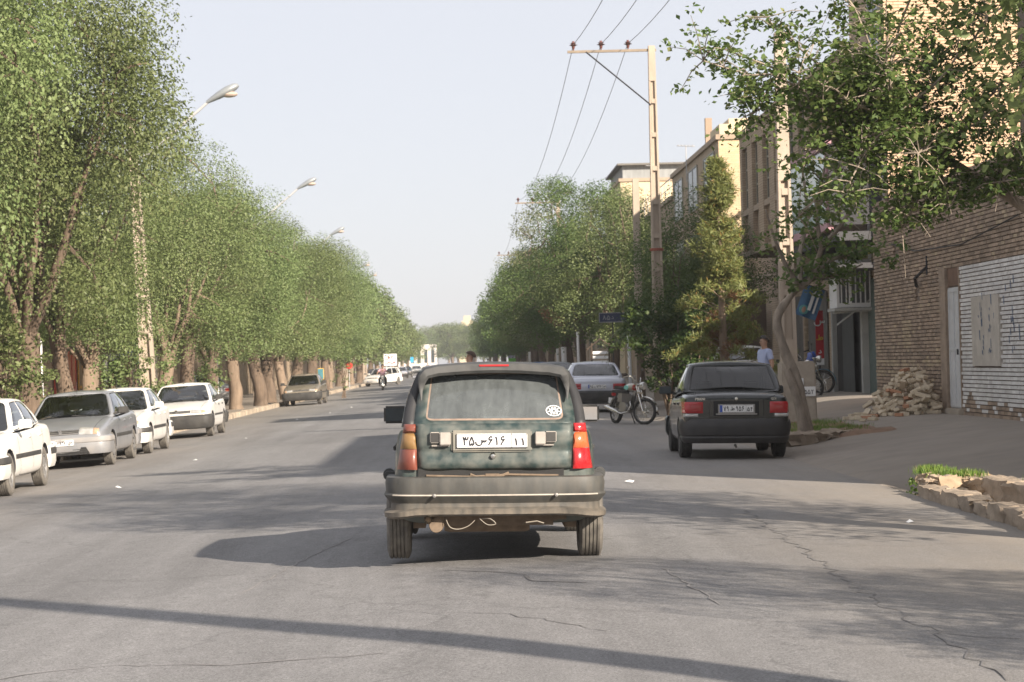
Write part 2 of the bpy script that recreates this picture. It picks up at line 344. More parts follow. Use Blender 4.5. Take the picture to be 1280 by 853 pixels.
GREYBUMP = pm('faded_grey_plastic',(.036,.040,.040),.55,var=.3,scale=9,dust=.9,dcol=(.25,.21,.165),dz=(.45,.35,.22),stretch=(1,1,.35))
GREYSPOIL = pm('sunbleached_spoiler',(.034,.036,.037),.5,var=.25,scale=7,dust=.45,dcol=(.12,.118,.112),dmin=.15)
DUSTBROWN = pm('dusty_underbody',(.10,.075,.055),.9,var=.3,scale=10,dust=.7,dcol=(.26,.19,.13))
SKIRT = pm('dusty_bumper_end',(.22,.17,.125),.8,var=.2,scale=8,dust=.8,dcol=(.42,.34,.25))

# ---------------------------------------------------------------- helper surfaces
def rquad(c, r=.18, n=4):
    """rounded polygon through uv corners c; r = share of the shorter adjoining edge"""
    out = []; k = len(c)
    for i in range(k):
        a, p, b = Vector(c[i-1]), Vector(c[i]), Vector(c[(i+1)%k])
        ra = r*min((a-p).length, (b-p).length)
        p0 = p+(a-p).normalized()*ra; p1 = p+(b-p).normalized()*ra
        for j in range(n+1):
            t = j/n; out.append(tuple(p0*(1-t)**2 + p*2*t*(1-t) + p1*t*t))
    return out
def inset(poly, d):
    c = Vector((sum(p[0] for p in poly)/len(poly), sum(p[1] for p in poly)/len(poly))); k = len(poly); out = []
    for i in range(k):
        p = Vector(poly[i]); t = Vector(poly[(i+1)%k])-Vector(poly[i-1]); nrm = Vector((-t.y, t.x)).normalized()
        if nrm.dot(c-p) < 0: nrm = -nrm
        out.append((p.x+nrm.x*d[0], p.y+nrm.y*d[1]))
    return out
def inside(p, poly):
    x, y = p; r = False; n = len(poly)
    for i in range(n):
        x1,y1 = poly[i]; x2,y2 = poly[i-1]
        if (y1>y) != (y2>y) and x < (x2-x1)*(y-y1)/(y2-y1)+x1: r = not r
    return r
def cdt(outer, holes, grid):
    pts = [Vector(p) for p in outer]; edges = [(i,(i+1)%len(outer)) for i in range(len(outer))]
    for h in holes:
        b = len(pts); pts += [Vector(p) for p in h]; edges += [(b+i, b+(i+1)%len(h)) for i in range(len(h))]
    pts += [Vector(g) for g in grid]
    v, e, f, _, _, _ = geometry.delaunay_2d_cdt(pts, edges, [], 0, 1e-5)
    keep = []
    for t in f:
        c = (sum(v[i].x for i in t)/len(t), sum(v[i].y for i in t)/len(t))
        if inside(c, outer) and not any(inside(c, h) for h in holes): keep.append(tuple(t))
    return v, keep
def panel(P, outer, holes, gf, nx=8, ny=5, mi=0):
    grid = [(lerp(min(p[0] for p in outer), max(p[0] for p in outer), (i+.5)/nx), lerp(0,1,(j+.5)/ny)) for i in range(nx) for j in range(ny)]
    v, f = cdt(outer, holes, grid); gf.add([P(q.x,q.y) for q in v], f, mi)
def glass_and_trim(P, hole, gg, gt, ins=(.02,.03), nx=6, ny=4, push=None, mi=0):
    inn = inset(hole, ins); k = len(hole)
    us = [p[0] for p in hole]; vs_ = [p[1] for p in hole]
    grid = [(lerp(min(us),max(us),(i+.5)/nx), lerp(min(vs_),max(vs_),(j+.5)/ny)) for i in range(nx) for j in range(ny)]
    grid = [g for g in grid if inside(g, inn)]
    v, f = cdt(inn, [], grid); gg.add([P(q.x,q.y) for q in v], f, mi)
    pf = push or (lambda p: p)
    o = [pf(P(*q)) for q in hole]; i2 = [pf(P(*q)) for q in inn]
    gt.add(o+i2, [(i,(i+1)%k,k+(i+1)%k,k+i) for i in range(k)])
def solid(me, t, off=-1):
    o = bpy.data.objects.new('tmp', me); COL.objects.link(o); m = o.modifiers.new('s','SOLIDIFY'); m.thickness = t; m.offset = off
    dg = bpy.context.evaluated_depsgraph_get(); n = bpy.data.meshes.new_from_object(o.evaluated_get(dg)); bpy.data.objects.remove(o); return n

# ---------------------------------------------------------------- car builder
def wheel(root, x, y, r, wd, tm, rm, style, side, name='wheel'):
    """side +1: outer face towards +x"""
    g = G(); h = wd/2
    prof = [(r*.60,-h*.86),(r*.66,-h*.98),(r*.84,-h*1.02),(r*.955,-h*.88)]
    nr = 5
    for i in range(nr):
        a = -h*.80+2*h*.80*i/nr; b_ = -h*.80+2*h*.80*(i+1)/nr
        prof += [(r,a+.004),(r,b_-.006),(r*.972,b_-.004),(r*.972,b_+.002)]
    prof = prof[:-2]; prof += [(r*.955,h*.88),(r*.84,h*1.02),(r*.66,h*.98),(r*.60,h*.86)]
    g2 = G(); g.lathe(prof, (0,0,0), 'x', 30); s = side; o = s*h*.75
    if style == 'cap':
        g2.lathe([(r*.62,o-.01*s),(r*.60,o+.01*s),(r*.5,o+.022*s),(r*.2,o+.03*s),(.001,o+.032*s)], (0,0,0), 'x', 24)
        for k in range(8):
            a = 2*PI*k/8; g2.box((o+.022*s, r*.47*math.cos(a), r*.47*math.sin(a)), (.012,.05,.028), 1, rx=a)
    else:
        g2.lathe([(r*.62,o-.01*s),(r*.62,o+.012*s),(r*.555,o+.012*s),(r*.54,o-.05*s),(.02,o-.055*s)], (0,0,0), 'x', 24, mis=[0,0,0,1])
        ns = 5 if style == 'five' else 8
        for k in range(ns):
            a = 2*PI*k/ns; g2.box((o-.006*s, r*.31*math.cos(a), r*.31*math.sin(a)), (.02, r*.54, .045 if ns==5 else .03), 0, rx=a)
        g2.lathe([(.055,o-.03*s),(.055,o+.008*s),(.001,o+.014*s)], (0,0,0), 'x', 14)
    w_ = g2.build(name, [rm, M['black']], root, loc=(x, y, r)); t = g.build('tyre', tm, w_); return w_

def seat(g, x, y, z=.42, mi=0):
    g.box((x,y,z),(.46,.48,.16),mi); g.box((x,y-.26,z+.30),(.44,.13,.55),mi,rx=.2,tp=.86); g.box((x,y-.345,z+.64),(.25,.09,.17),mi,rx=.15,tp=.9)

class Car:
    def __init__(c, name, label, sp):
        c.sp = sp; c.root = thing(name, label, sp.get('cat','car'), group=None); paint = c.paint = sp['paint']
        # lower body
        g = G(); st = []
        for s in sp['st']:
            y, wd, zb, zs, zt = s[:5]; cab = len(s) > 5
            h = zs-zb
            pts = [(0,zb),(.80*wd,zb),(.95*wd,zb+.04),(.995*wd,zb+.18*h+.03),(wd,zb+.5*h),(.993*wd,zb+.66*h),(.978*wd,zs-.10*h),(.94*wd,zs)]
            pts += [(.915*wd,zs-.004),(.88*wd,zs-.12),(.86*wd,.40),(0,.38)] if cab else [(.88*wd,zs+.3*(zt-zs)),(.74*wd,lerp(zs,zt,.62)),(.45*wd,lerp(zs,zt,.9)),(0,zt)]
            st.append((y, pts))
        k = len(st[0][1]); ring = 2*k-2; vs = []
        for y, pts in st:
            vs += [(p[0],y,p[1]) for p in pts] + [(-p[0],y,p[1]) for p in pts[-2:0:-1]]
        fs = []
        for i in range(len(st)-1):
            for j in range(ring): fs.append((i*ring+j, i*ring+(j+1)%ring, (i+1)*ring+(j+1)%ring, (i+1)*ring+j))
        for e in (0, len(st)-1):
            b = e*ring
            for j in range(k-1):
                a = [b+j, b+j+1, b+(ring-j-1)%ring, b+(ring-j)%ring]
                a2 = []; [a2.append(q) for q in a if q not in a2]
                fs.append(tuple(a2))
        g.add(vs, fs); me = g.mesh('body', [paint, M['interior']], None)
        o = bpy.data.objects.new('tmpb', me); COL.objects.link(o); m = o.modifiers.new('s','SUBSURF'); m.levels = 2; m.render_levels = 2
        cg = G(); r = sp['wr']*1.13
        for ay in sp['ax']:
            for s in (-1,1):
                x0, x1 = s*(sp['W']/2-.30), s*(sp['W']/2+.12)
                cg.lathe([(.001,x0),(r,x0),(r,x1),(.001,x1)], (0,ay,sp['wr']*1.06), 'x', 30)
        cm = cg.mesh('cut', M['interior'], None); co = bpy.data.objects.new('tmpc', cm); COL.objects.link(co)
        b = o.modifiers.new('b','BOOLEAN'); b.object = co; b.operation = 'DIFFERENCE'; b.solver = 'EXACT'
        dg = bpy.context.evaluated_depsgraph_get(); nm = bpy.data.meshes.new_from_object(o.evaluated_get(dg)); bpy.data.objects.remove(o); bpy.data.objects.remove(co)
        nm.materials.clear(); nm.materials.append(paint); nm.materials.append(M['interior'])
        W2 = sp['W']/2
        for p in nm.polygons:
            cc = p.center; dk = 0
            for ay in sp['ax']:
                d = math.hypot(cc.y-ay, cc.z-sp['wr']*1.06)
                if d < r*1.02 and abs(cc.x) < W2-.008: dk = 1
            if abs(cc.x) < .86*W2 and sp['cab'][0] < cc.y < sp['cab'][1] and .36 < cc.z < .9: dk = 1
            if cc.z < .22: dk = 1
            p.material_index = dk
        nm.polygons.foreach_set('use_smooth', [True]*len(nm.polygons)); nm.set_sharp_from_angle(angle=math.radians(40))
        nm.name = 'body'; c.body = link('body', nm, c.root)
        c.bvh = BVHTree.FromPolygons([v.co.copy() for v in nm.vertices], [tuple(p.vertices) for p in nm.polygons])
        c.greenhouse(); c.inside_(); c.wheels()
    def hit(c, p, d, off=.004):
        d = Vector(d); loc, nrm, i, dist = c.bvh.ray_cast(Vector(p)-d*3, d, 6)
        if loc is None:
            loc, nrm, i, dist = c.bvh.find_nearest(Vector(p)); 
        if nrm.dot(d) > 0: nrm = -nrm
        return loc + nrm*off
    def seam(c, pts, d, g, wdt=.008, off=.003, n=10):
        """thin joint strip following the body surface"""
        P = []
        for a, b in zip(pts[:-1], pts[1:]):
            for i in range(n): P.append(Vector(a).lerp(Vector(b), i/n))
        P.append(Vector(pts[-1])); H = [c.hit(p, d, off) for p in P]; dv = Vector(d); vs = []
        for i, h in enumerate(H):
            t = H[min(i+1,len(H)-1)]-H[max(i-1,0)]; s = t.cross(dv)
            s = s.normalized() if s.length > 1e-6 else Vector((0,0,1)); vs += [h+s*wdt/2, h-s*wdt/2]
        g.add(vs, [(2*i,2*i+1,2*i+3,2*i+2) for i in range(len(H)-1)])
    def patch(c, q, d, g, th=.02, nu=8, nv=5, mi=0, base=-.01):
        """raised plate following the body: q = 4 corners (any points projected along d)"""
        q = [Vector(p) for p in q]; top = []; bot = []
        for j in range(nv+1):
            for i in range(nu+1):
                p = (q[0].lerp(q[1], i/nu)).lerp(q[3].lerp(q[2], i/nu), j/nv); e = 1 if (0 < i < nu and 0 < j < nv) else .45
                top.append(c.hit(p, d, th*e)); bot.append(c.hit(p, d, base))
        W_ = nu+1; fs = []
        for j in range(nv):
            for i in range(nu): a = j*W_+i; fs.append((a,a+1,a+W_+1,a+W_))
        N = len(top); edge = [i for i in range(nu)] ; E = []
        E += [(i,i+1) for i in range(nu)] + [(nv*W_+i+1, nv*W_+i) for i in range(nu)] + [((j+1)*W_, j*W_) for j in range(nv)] + [(j*W_+nu,(j+1)*W_+nu) for j in range(nv)]
        fs += [(a, N+a, N+b, b) for a, b in E]
        g.add(top+bot, fs, mi)
    def greenhouse(c):
        q = c.sp['gh']; P = c.paint
        # q: A=(y,x,z) base, At top, C base, Ct top ; bulges
        (ya,xa,za),(yat,xat,zat),(yc,xc,zc),(yct,xct,zct) = q['A'],q['At'],q['C'],q['Ct']
        fb, rb, sb = q.get('fb',.16), q.get('rb',.10), .025
        def front(u,v):
            k = (1-u*u); return Vector((u*(lerp(xa,xat,v)+sb*math.sin(PI*v)), lerp(ya,yat,v)+fb*k*(1-.55*v), lerp(za,zat,v)+.035*k*v))
        def rear(u,v):
            k = (1-u*u); return Vector((u*(lerp(xc,xct,v)+sb*math.sin(PI*v)), lerp(yc,yct,v)-rb*k*(1-.5*v)-q.get('rs',0)*math.sin(PI*v), lerp(zc,zct,v)+.035*k*v))
        def side(s):
            def f(u,v):
                y = lerp(lerp(yc,ya,u), lerp(yct,yat,u), v)-q.get('rs',0)*math.sin(PI*v)*(1-u)
                x = lerp(lerp(xc,xa,u)+.03*math.sin(PI*u), lerp(xct,xat,u)+.015*math.sin(PI*u), v)+sb*math.sin(PI*v)
                z = lerp(lerp(zc,za,u)-q.get('dip',.0)*math.sin(PI*u), lerp(zct,zat,u)+q.get('arch',.03)*math.sin(PI*u), v)
                return Vector((s*x,y,z))
            return f
        def roof(u,v):
            k = (1-u*u); yv0 = lerp(yct,yat,v)-rb*.5*k*(1-v)+fb*.45*k*v
            return Vector((u*(lerp(xct,xat,v)+.015*math.sin(PI*v)), yv0, lerp(zct,zat,v)+.035*k+(q.get('arch',.03)+.015*k)*math.sin(PI*v)))
        full = lambda a,b: [(a+(b-a)*i/10,0) for i in range(11)]+[(b,i/6) for i in range(1,7)]+[(b+(a-b)*i/10,1) for i in range(1,11)]+[(a,1-i/6) for i in range(1,6)]
        gf = G(); gr = G(); gt = G(); hf = rquad([(-.92,.05),(.92,.05),(.93,.95),(-.93,.95)], .12); hr = rquad(q.get('rw',[(-.88,.10),(.88,.10),(.88,.93),(-.88,.93)]), q.get('rwr',.14))
        panel(front, full(-1,1), [hf], gf); rsp = q.get('rsplit', 1); panel(rear, full(-rsp,rsp), [hr], gr if q.get('rmat') else gf)
        if rsp < 1:
            for s in (-1,1): gf.add([rear(s*lerp(rsp,1,i/2), j/8) for j in range(9) for i in range(3)], [(j*3+i,j*3+i+1,j*3+i+4,j*3+i+3) for j in range(8) for i in range(2)], 1)
        gw = G(); glass_and_trim(front, hf, gw, gt, (.015,.02)); gw2 = G(); gt2 = G(); glass_and_trim(rear, hr, gw2, gt2, (.02,.03))
        gs = {}
        for s in (-1,1):
            f = side(s); holes = [rquad(h,.13) for h in q['sw']]; panel(f, full(0,1), holes, gf, mi=1 if q.get('pillarmat') else 0)
            gs[s] = []
            for h in holes:
                gg = G(); glass_and_trim(f, h, gg, gt, (.008,.03)); gs[s].append(gg)
        gf.add([roof(-1+2*i/10, j/8) for j in range(9) for i in range(11)], [(j*11+i,j*11+i+1,j*11+i+12,j*11+i+11) for j in range(8) for i in range(10)], 2 if q.get('roofmat') else 0)
        link('cabin_frame', solid(gf.mesh('cabin_frame', [P, q.get('pillarmat') or P, q.get('roofmat') or P], 30), .022, -1), c.root)
        if q.get('rmat'): link('tailgate', solid(gr.mesh('tailgate', q['rmat'], 30), .03, -1), c.root)
        GL = c.sp.get('glass', M['glass'])
        gw.build('windscreen', c.sp.get('fglass', GL), c.root); gw2.build('rear_window', c.sp.get('rglass', GL), c.root)
        for s in gs:
            for gg in gs[s]: gg.build('side_window', c.sp.get('sglass', GL), c.root)
        gt.build('window_trim', M['rubber'], c.root); gt2.build('rear_window_seal', q.get('seal', M['rubber']), c.root)
        c.front, c.rear, c.side, c.roof = front, rear, side, roof
    def inside_(c):
        sp = c.sp; sm_ = sp.get('seat', M['seatgrey'])
        y0, y1 = sp['cab']; g = G()
        for x in (-.36,.36):
            gg = G(); seat(gg, x, y0+(y1-y0)*.55); gg.build('seat', sm_, c.root, bevel=.03)
        g.box((0,y0+.42,.45),(1.2,.5,.18)); g.box((0,y0+.17,.68),(1.2,.14,.42),rx=.2)
        for x in (-.35,.35): g.box((x,y0+.10,.93),(.24,.08,.12))
        g.build('rear_seat', sm_, c.root, bevel=.03)
        g = G(); g.box((0,y1-.12,.72),(1.36,.34,.28)); g.box((0,y1+.0,.80),(1.2,.3,.10)); g.build('dashboard', M['interior'], c.root, bevel=.03)
        g = G(); a = [( -.36+.18*math.cos(t)*1, y1-.42-.05*math.sin(t), .82+.17*math.sin(t)) for t in [2*PI*i/16 for i in range(16)]]
        g.tube(a, .013, 6, closed=True); g.box((-.36,y1-.42,.82),(.3,.02,.05)); g.tube([(-.36,y1-.42,.82),(-.36,y1-.2,.72)],.02,6); g.build('steering_wheel', M['interior'], c.root)
        f = c.front(0,.86); g = G(); g.box((f.x,f.y-.07,f.z-.02),(.24,.02,.065)); g.tube([(f.x,f.y-.06,f.z-.01),(f.x,f.y-.01,f.z+.03)],.008,5); g.build('rear_view_mirror', M['black'], c.root)
    def wheels(c):
        sp = c.sp
        for ay in sp['ax']:
            for s in (-1,1): wheel(c.root, s*(sp['W']/2-.105+sp.get('track',0)), ay, sp['wr'], sp.get('tw',.18), sp.get('tyre',M['tyre']), sp.get('rimm',M['rim']), sp.get('rim','eight'), s)
    def seams(c):
        sp = c.sp; W2 = sp['W']/2+.02; g = G(); y0, y1 = sp['cab']; zb = sp.get('sill',.27); zt = sp.get('belt',.88)
        for s in (-1,1):
            for pts in sp['doors']: c.seam([(s*W2,y,z) for y,z in pts], (-s,0,0), g)
        for pts in sp.get('top_seams',[]): c.seam(pts, (0,0,-1), g)
        for pts in sp.get('rear_seams',[]): c.seam(pts, (0,1,0), g)
        g.build('panel_gaps', M['rubber'], c.root)
        for s in (-1,1):
            for (y,z) in sp['handles']:
                h = c.hit((s*W2,y,z),(-s,0,0),.012); g = G(); g.box(h,(.022,.15,.035)); g.build('door_handle', sp.get('handlemat', M['black']), c.root, bevel=.006)
            if sp.get('mould'):
                z, h, ya, yb, mt = sp['mould']; g = G()
                for (a,b) in sp.get('mouldsegs', [(ya,yb)]): c.patch([(s*W2,a,z),(s*W2,b,z),(s*W2,b,z+h),(s*W2,a,z+h)], (-s,0,0), g, .014, 14, 2)
                g.build('side_moulding', mt, c.root)
            # mirror
            q = sp['gh']; my = q['A'][0]-.12; mz = sp.get('belt',.9)+.09; mx = sp['W']/2+sp.get('mo',.10)
            g = G(); g.box((s*mx,my,mz),(.20,.11,.125),0,tp=.9); g.tube([(s*(mx-.07),my,mz-.03),(s*(q['A'][1]-.01),my+.03,mz-.06)],.028,6)
            mm = g.build('wing_mirror', sp.get('mirmat', c.paint), c.root, bevel=.025)
            g = G(); g.box((s*mx,my-.056,mz),(.165,.006,.095)); g.build('mirror_glass', sp.get('mirglass', M['mirrorglass']), mm, bevel=.002)
    def bumper(c, name, end, z0, z1, depth, mat, n=14, wd=None, yend=None, prof=None):
        """end=-1 rear, +1 front; wraps round the corners"""
        sp = c.sp; W2 = (wd or sp['W']/2)+.012; ye = yend if yend is not None else (sp['st'][0][0] if end < 0 else sp['st'][-1][0]); pts = []
        back = depth; cr = .20
        pts.append((-W2, ye-end*back)); pts.append((-W2, ye-end*cr))
        for i in range(1,7):
            a = i/7*PI/2; pts.append((-W2+cr*(1-math.cos(a)), ye-end*cr*(1-math.sin(a))+end*.0))
        m = len(pts)
        for i in range(-4,5): x = i/4*(W2-cr); pts.append((x, ye+end*.045*(1-(i/4)**2)))
        pts += [(-x,y) for x,y in pts[:m][::-1]]
        h = (z1-z0)/2; prof = prof or [(-.10,-h),(.0,-h),(.03,-h*.55),(.035,h*.2),(.028,h*.75),(.0,h),(-.10,h)]
        if end > 0: prof = [(-a,b) for a,b in prof]
        # side vector = t x up ; for path going +x: t=(1,0,0) x z = (0,-1,0) -> a>0 is rearward
        g = G(); g.sweep([(x,y,(z0+z1)/2) for x,y in pts], prof); return g.build(name, mat, c.root, smooth=30)
    def plate(c, p, text, wd=.50, h=.11, face=-1, mat=None, tilt=0., blue=True, code=None):
        """number plate facing -y (face -1) or +y"""
        g = G(); g.box((0,0,0),(wd,.008,h)); rz = 0 if face < 0 else PI
        o = g.build('licence_plate', mat or M['white'], c.root, bevel=.002, loc=p); o.rotation_euler = (tilt,0,rz)
        g = G(); b = .0025
        for (x0,x1,z0,z1) in ((-wd/2,wd/2,h/2-b*2,h/2-b),(-wd/2,wd/2,-h/2+b,-h/2+b*2),(-wd/2+b,-wd/2+2*b,-h/2,h/2),(wd/2-2*b,wd/2-b,-h/2,h/2),(wd*.275,wd*.28,-h/2,h/2)): g.bx(x0,x1,-.0065,-.004,z0,z1)
        g.build('plate_border', M['ink'], o)
        if blue: g = G(); g.bx(-wd/2+.003,-wd/2+.042,-.0068,-.004,-h/2+.004,h/2-.004); g.build('plate_band', M['plateblue'], o)
        t1, t2 = text
        link('plate_number', pen_mesh(t1, h*.62, M['ink'], .23, wd*.60), o, (-wd*.085 if blue else -wd*.115, -.009, 0))
        link('plate_number', pen_mesh(t2, h*.52, M['ink'], .23, wd*.16), o, (wd*.385, -.009, -h*.08)); return o

def sedan_spec(**k):
    """mid-size three-box saloon, 4.4 m"""
    sp = dict(W=1.70, wr=.30, ax=(-1.28,1.39), cab=(-1.38,.80), belt=.90,
     st=[(-2.20,.70,.36,.82,.85),(-2.18,.765,.30,.87,.90),(-2.05,.82,.26,.92,.965),(-1.75,.845,.23,.93,.99),(-1.46,.85,.22,.935,.995),(-1.385,.85,.22,.935,.985),
         (-1.375,.85,.22,.93,0,1),(-.6,.855,.20,.90,0,1),(.2,.855,.20,.88,0,1),(.79,.85,.20,.87,0,1),
         (.80,.85,.20,.87,.93),(.9,.85,.20,.865,.925),(1.3,.845,.21,.83,.89),(1.75,.83,.23,.77,.82),(2.04,.80,.25,.70,.745),(2.17,.74,.29,.65,.68),(2.20,.68,.34,.60,.62)],
     gh=dict(A=(.82,.775,.885),At=(.12,.585,1.335),C=(-1.52,.745,.965),Ct=(-.92,.585,1.33),fb=.17,rb=.10,arch=.022,
       sw=[[(.56,.03),(.955,.03),(.925,.92),(.60,.93)],[(.20,.04),(.535,.03),(.575,.93),(.12,.92)],[(.075,.05),(.175,.04),(.095,.90),(.07,.86)]]),
     doors=[[(.72,.86),(.74,.55),(.66,.26),(-.28,.25),(-.27,.88)],[(-.28,.25),(-.92,.26),(-1.05,.55),(-1.2,.70),(-1.22,.90)]],
     top_seams=[[(-.68,.92,1),(-.60,2.10,1),(0,2.165,1),(.60,2.10,1),(.68,.92,1)],[(-.62,-1.56,1),(-.64,-2.12,1),(0,-2.17,1),(.64,-2.12,1),(.62,-1.56,1)]],
     handles=[(-.15,.79),(-1.02,.80)])
    sp.update(k); return sp
# ================================================================ CARS
def finish_common(c, front=True, wip=True):
    c.seams()
    if wip:
        g = G()
        for u in (-.45,.25):
            g = G(); p0 = c.front(u,.03); p1 = c.front(u+.42,.10); p1b = c.front(u+.2,.07)
            g.tube([p0+Vector((0,.03,.012)), p1b+Vector((0,.022,.016)), p1+Vector((0,.02,.012))], .008, 5); g.build('wiper', M['black'], c.root)

def lights_front(c, mat_amber=True, z=(.60,.735), x=(.34,.70), grille=(.33,.615,.70)):
    y = c.sp['st'][-1][0]; W2 = c.sp['W']/2
    for s in (-1,1):
        g = G(); x0, x1 = x; z0, z1 = z
        c.patch([(s*x0,y,z0+.01),(s*(x1-.11),y,z0),(s*(x1-.11),y,z1-.025),(s*x0,y,z1)], (0,-1,0), g, .016, 8, 4)
        c.patch([(s*(x1-.105),y,z0),(s*x1,y,z0+.01),(s*(x1-.01),y,z1-.04),(s*(x1-.105),y,z1-.025)], (0,-1,0), g, .016, 5, 4, 1)
        g.build('headlight', [M['lensclear'], M['lensam'] if mat_amber else M['lensclear']], c.root)
    g = G(); gx, g0, g1 = grille; c.patch([(-gx,y,g0),(gx,y,g0),(gx,y,g1),(-gx,y,g1)], (0,-1,0), g, .006, 12, 3)
    gg = g.build('grille', M['rubber'], c.root); g = G()
    for k in range(3):
        zz = lerp(g0,g1,(k+.5)/3); c.patch([(-gx*.98,y,zz-.008),(gx*.98,y,zz-.008),(gx*.98,y,zz+.006),(-gx*.98,y,zz+.006)], (0,-1,0), g, .02, 12, 1)
    g.build('grille_bar', M['steel'] if not c.sp.get('bodygrille') else c.paint, gg)
    g = G(); h = c.hit((0,y,(g0+g1)/2),(0,-1,0),.022); g.prism([(-.035,.045),(.035,.045),(.03,-.02),(0,-.045),(-.03,-.02)], 'y', -.006, .006); g.build('front_emblem', M['chrome'], c.root, loc=h)

def lights_rear(c, z=(.62,.76), x=(.40,.76), two=False, mats=None):
    y = c.sp['st'][0][0]; mats = mats or [M['lensred'], M['lensor']]
    for s in (-1,1):
        g = G(); x0, x1 = x; z0, z1 = z; zm = lerp(z0,z1,.38)
        c.patch([(s*x0,y,zm),(s*x1,y,zm),(s*x1,y,z1),(s*x0,y,z1)], (0,1,0), g, .02, 9, 4, 0)
        c.patch([(s*x0,y,z0),(s*x1,y,z0),(s*x1,y,zm-.004),(s*x0,y,zm-.004)], (0,1,0), g, .02, 9, 3, 1 if two else 0)
        g.build('tail_light', mats, c.root)

def antenna(c, v=.93, x=.0):
    p = c.roof(x, v); g = G(); g.tube([p+Vector((0,0,-.01)), p+Vector((0,-.10,.20))], [.006,.003], 5); g.box(p, (.03,.06,.02)); g.build('aerial', M['black'], c.root)

def place(o, x, y, rz=0, tilt=True, z=None):
    o.location = (x, y, road_z(x)+.0 if z is None else z)
    if tilt:
        sl = .046 if x < 0 else -.018
        n = Matrix.Rotation(-math.atan(sl), 3, 'Y') @ Matrix.Rotation(rz, 3, 'Z')
        o.rotation_euler = n.to_euler()
    else: o.rotation_euler = (0,0,rz)

def retag(o, label, group=None):
    o['label'] = label
    if group: o['group'] = group

def recolour(root, old, new, sub=None):
    """give a copied car its own paint: copies the mesh data of the parts that carry it"""
    for ob in [root]+list(root.children_recursive):
        if ob.type == 'MESH' and any(m is old for m in ob.data.materials):
            ob.data = ob.data.copy()
            for i, m in enumerate(ob.data.materials):
                if m is old: ob.data.materials[i] = new

# ---- saloon with separate trunk (several colours)
def saloon(paint, label, bump_mat, lower_mat, plate_txt, rim='eight', **k):
    sp = sedan_spec(paint=paint, rim=rim, mould=(.50,.065,-1.0,1.02,k.pop('mouldmat', M['black'])), mouldsegs=[(-.93,1.02)], mirmat=k.pop('mirmat', paint), handlemat=paint, **k)
    c = Car('parked_car', label, sp); finish_common(c)
    lights_front(c); lights_rear(c, two=True)
    b = c.bumper('front_bumper', 1, .25, .57, .62, paint, wd=.83)
    g = G(); pts = []
    bb = c.bumper('bumper_strip', 1, .44, .56, .60, bump_mat, wd=.838, prof=[(-.06,-.055),(.02,-.055),(.044,-.03),(.046,.02),(.03,.055),(-.06,.055)])
    bb.parent = b
    g = G(); g.prism([(-.52,.26),(.52,.26),(.46,.38),(-.46,.38)], 'y', 2.12, 2.262); gi = g.build('air_intake', M['rubber'], b)
    g = G()
    for z in (.30,.335): g.bx(-.48,.48,2.262,2.27,z,z+.012)
    g.build('intake_slat', M['black'], gi)
    c.bumper('rear_bumper', -1, .27, .60, .62, paint, wd=.835); rb = c.bumper('rear_bumper_strip', -1, .45, .57, .60, bump_mat, wd=.842, prof=[(-.06,-.055),(.02,-.055),(.04,-.03),(.044,.02),(.03,.055),(-.06,.055)])
    c.plate((0, 2.285, .475), plate_txt, face=1, blue=True); c.plate((0,-2.235,.70), plate_txt, face=-1)
    antenna(c, .95, 0); return c

G_CARS = 'cars parked along the left kerb'
ca = saloon(PAINT['white'], 'white saloon nearest the camera at the left edge of the photo, black side strip', M['black'], None, ('۶۸ ب ۴۱۲','۱۳'), rim='eight', mouldmat=M['black'])
ca.root['group'] = G_CARS; place(ca.root, -7.2, 34.25, PI)
cb = saloon(PAINT['silver'], 'dusty silver grey saloon with dark roof, second from the left, facing the camera', pm('silver_strip',(.24,.24,.25),.5,var=.1,dust=.4), None, ('۳۵ ص ۸۲۷','۵۳'), rim='cap', rimm=M['rim'], seat=M['seatgrey'], mirmat=M['black'])
cb.root['group'] = G_CARS; place(cb.root, -7.25, 44.3, PI)
cc = dup(ca.root, (0,0,0), label='white saloon parked between the silver and the boxier white saloon', group=G_CARS); place(cc, -7.25, 49.5, PI)
# 405-like with black bumpers
def plainsaloon(paint, label, plate_txt, pmt, **k):
    sp = sedan_spec(paint=paint, rim='cap', rimm=M['rimdark'], mould=(.52,.05,-1.0,1.02,M['black']), mouldsegs=[(-.93,1.02)], mirmat=M['black'], bodygrille=k.pop('bg', False), **k)
    c = Car('parked_car', label, sp); finish_common(c); lights_front(c, z=(.615,.715), x=(.38,.74), grille=(.36,.63,.70)); lights_rear(c, z=(.635,.79), x=(.44,.77), two=False, mats=[M['lensred'], M['lensred']])
    c.bumper('front_bumper', 1, .24, .585, .62, M['black'] if not k.get('cream') else paint, wd=.835, prof=[(-.10,-.17),(.0,-.17),(.03,-.12),(.045,-.02),(.05,.06),(.045,.13),(.0,.17),(-.10,.17)])
    c.bumper('rear_bumper', -1, .27, .60, .62, M['black'], wd=.835, prof=[(-.10,-.165),(.0,-.165),(.03,-.1),(.05,.0),(.05,.11),(.0,.165),(-.10,.165)])
    g = G(); c.patch([(-.43,-2.2,.64),(.43,-2.2,.64),(.43,-2.2,.775),(-.43,-2.2,.775)], (0,1,0), g, .012, 12, 3); g.build('trunk_panel', paint, c.root)
    c.plate((0, 2.275, .47), plate_txt, face=1, blue=False, mat=pmt, wd=.46); c.plate((0,-2.235,.71), plate_txt, face=-1)
    antenna(c, .95, 0); return c
cd = plainsaloon(PAINT['white'], 'white boxy saloon with black front bumper and yellowed plate, fourth from the left', ('۹۵ ب ۷۴۶','۱۳'), M['plateyel'])
cd.root['group'] = G_CARS; place(cd.root, -7.15, 60.6, PI)
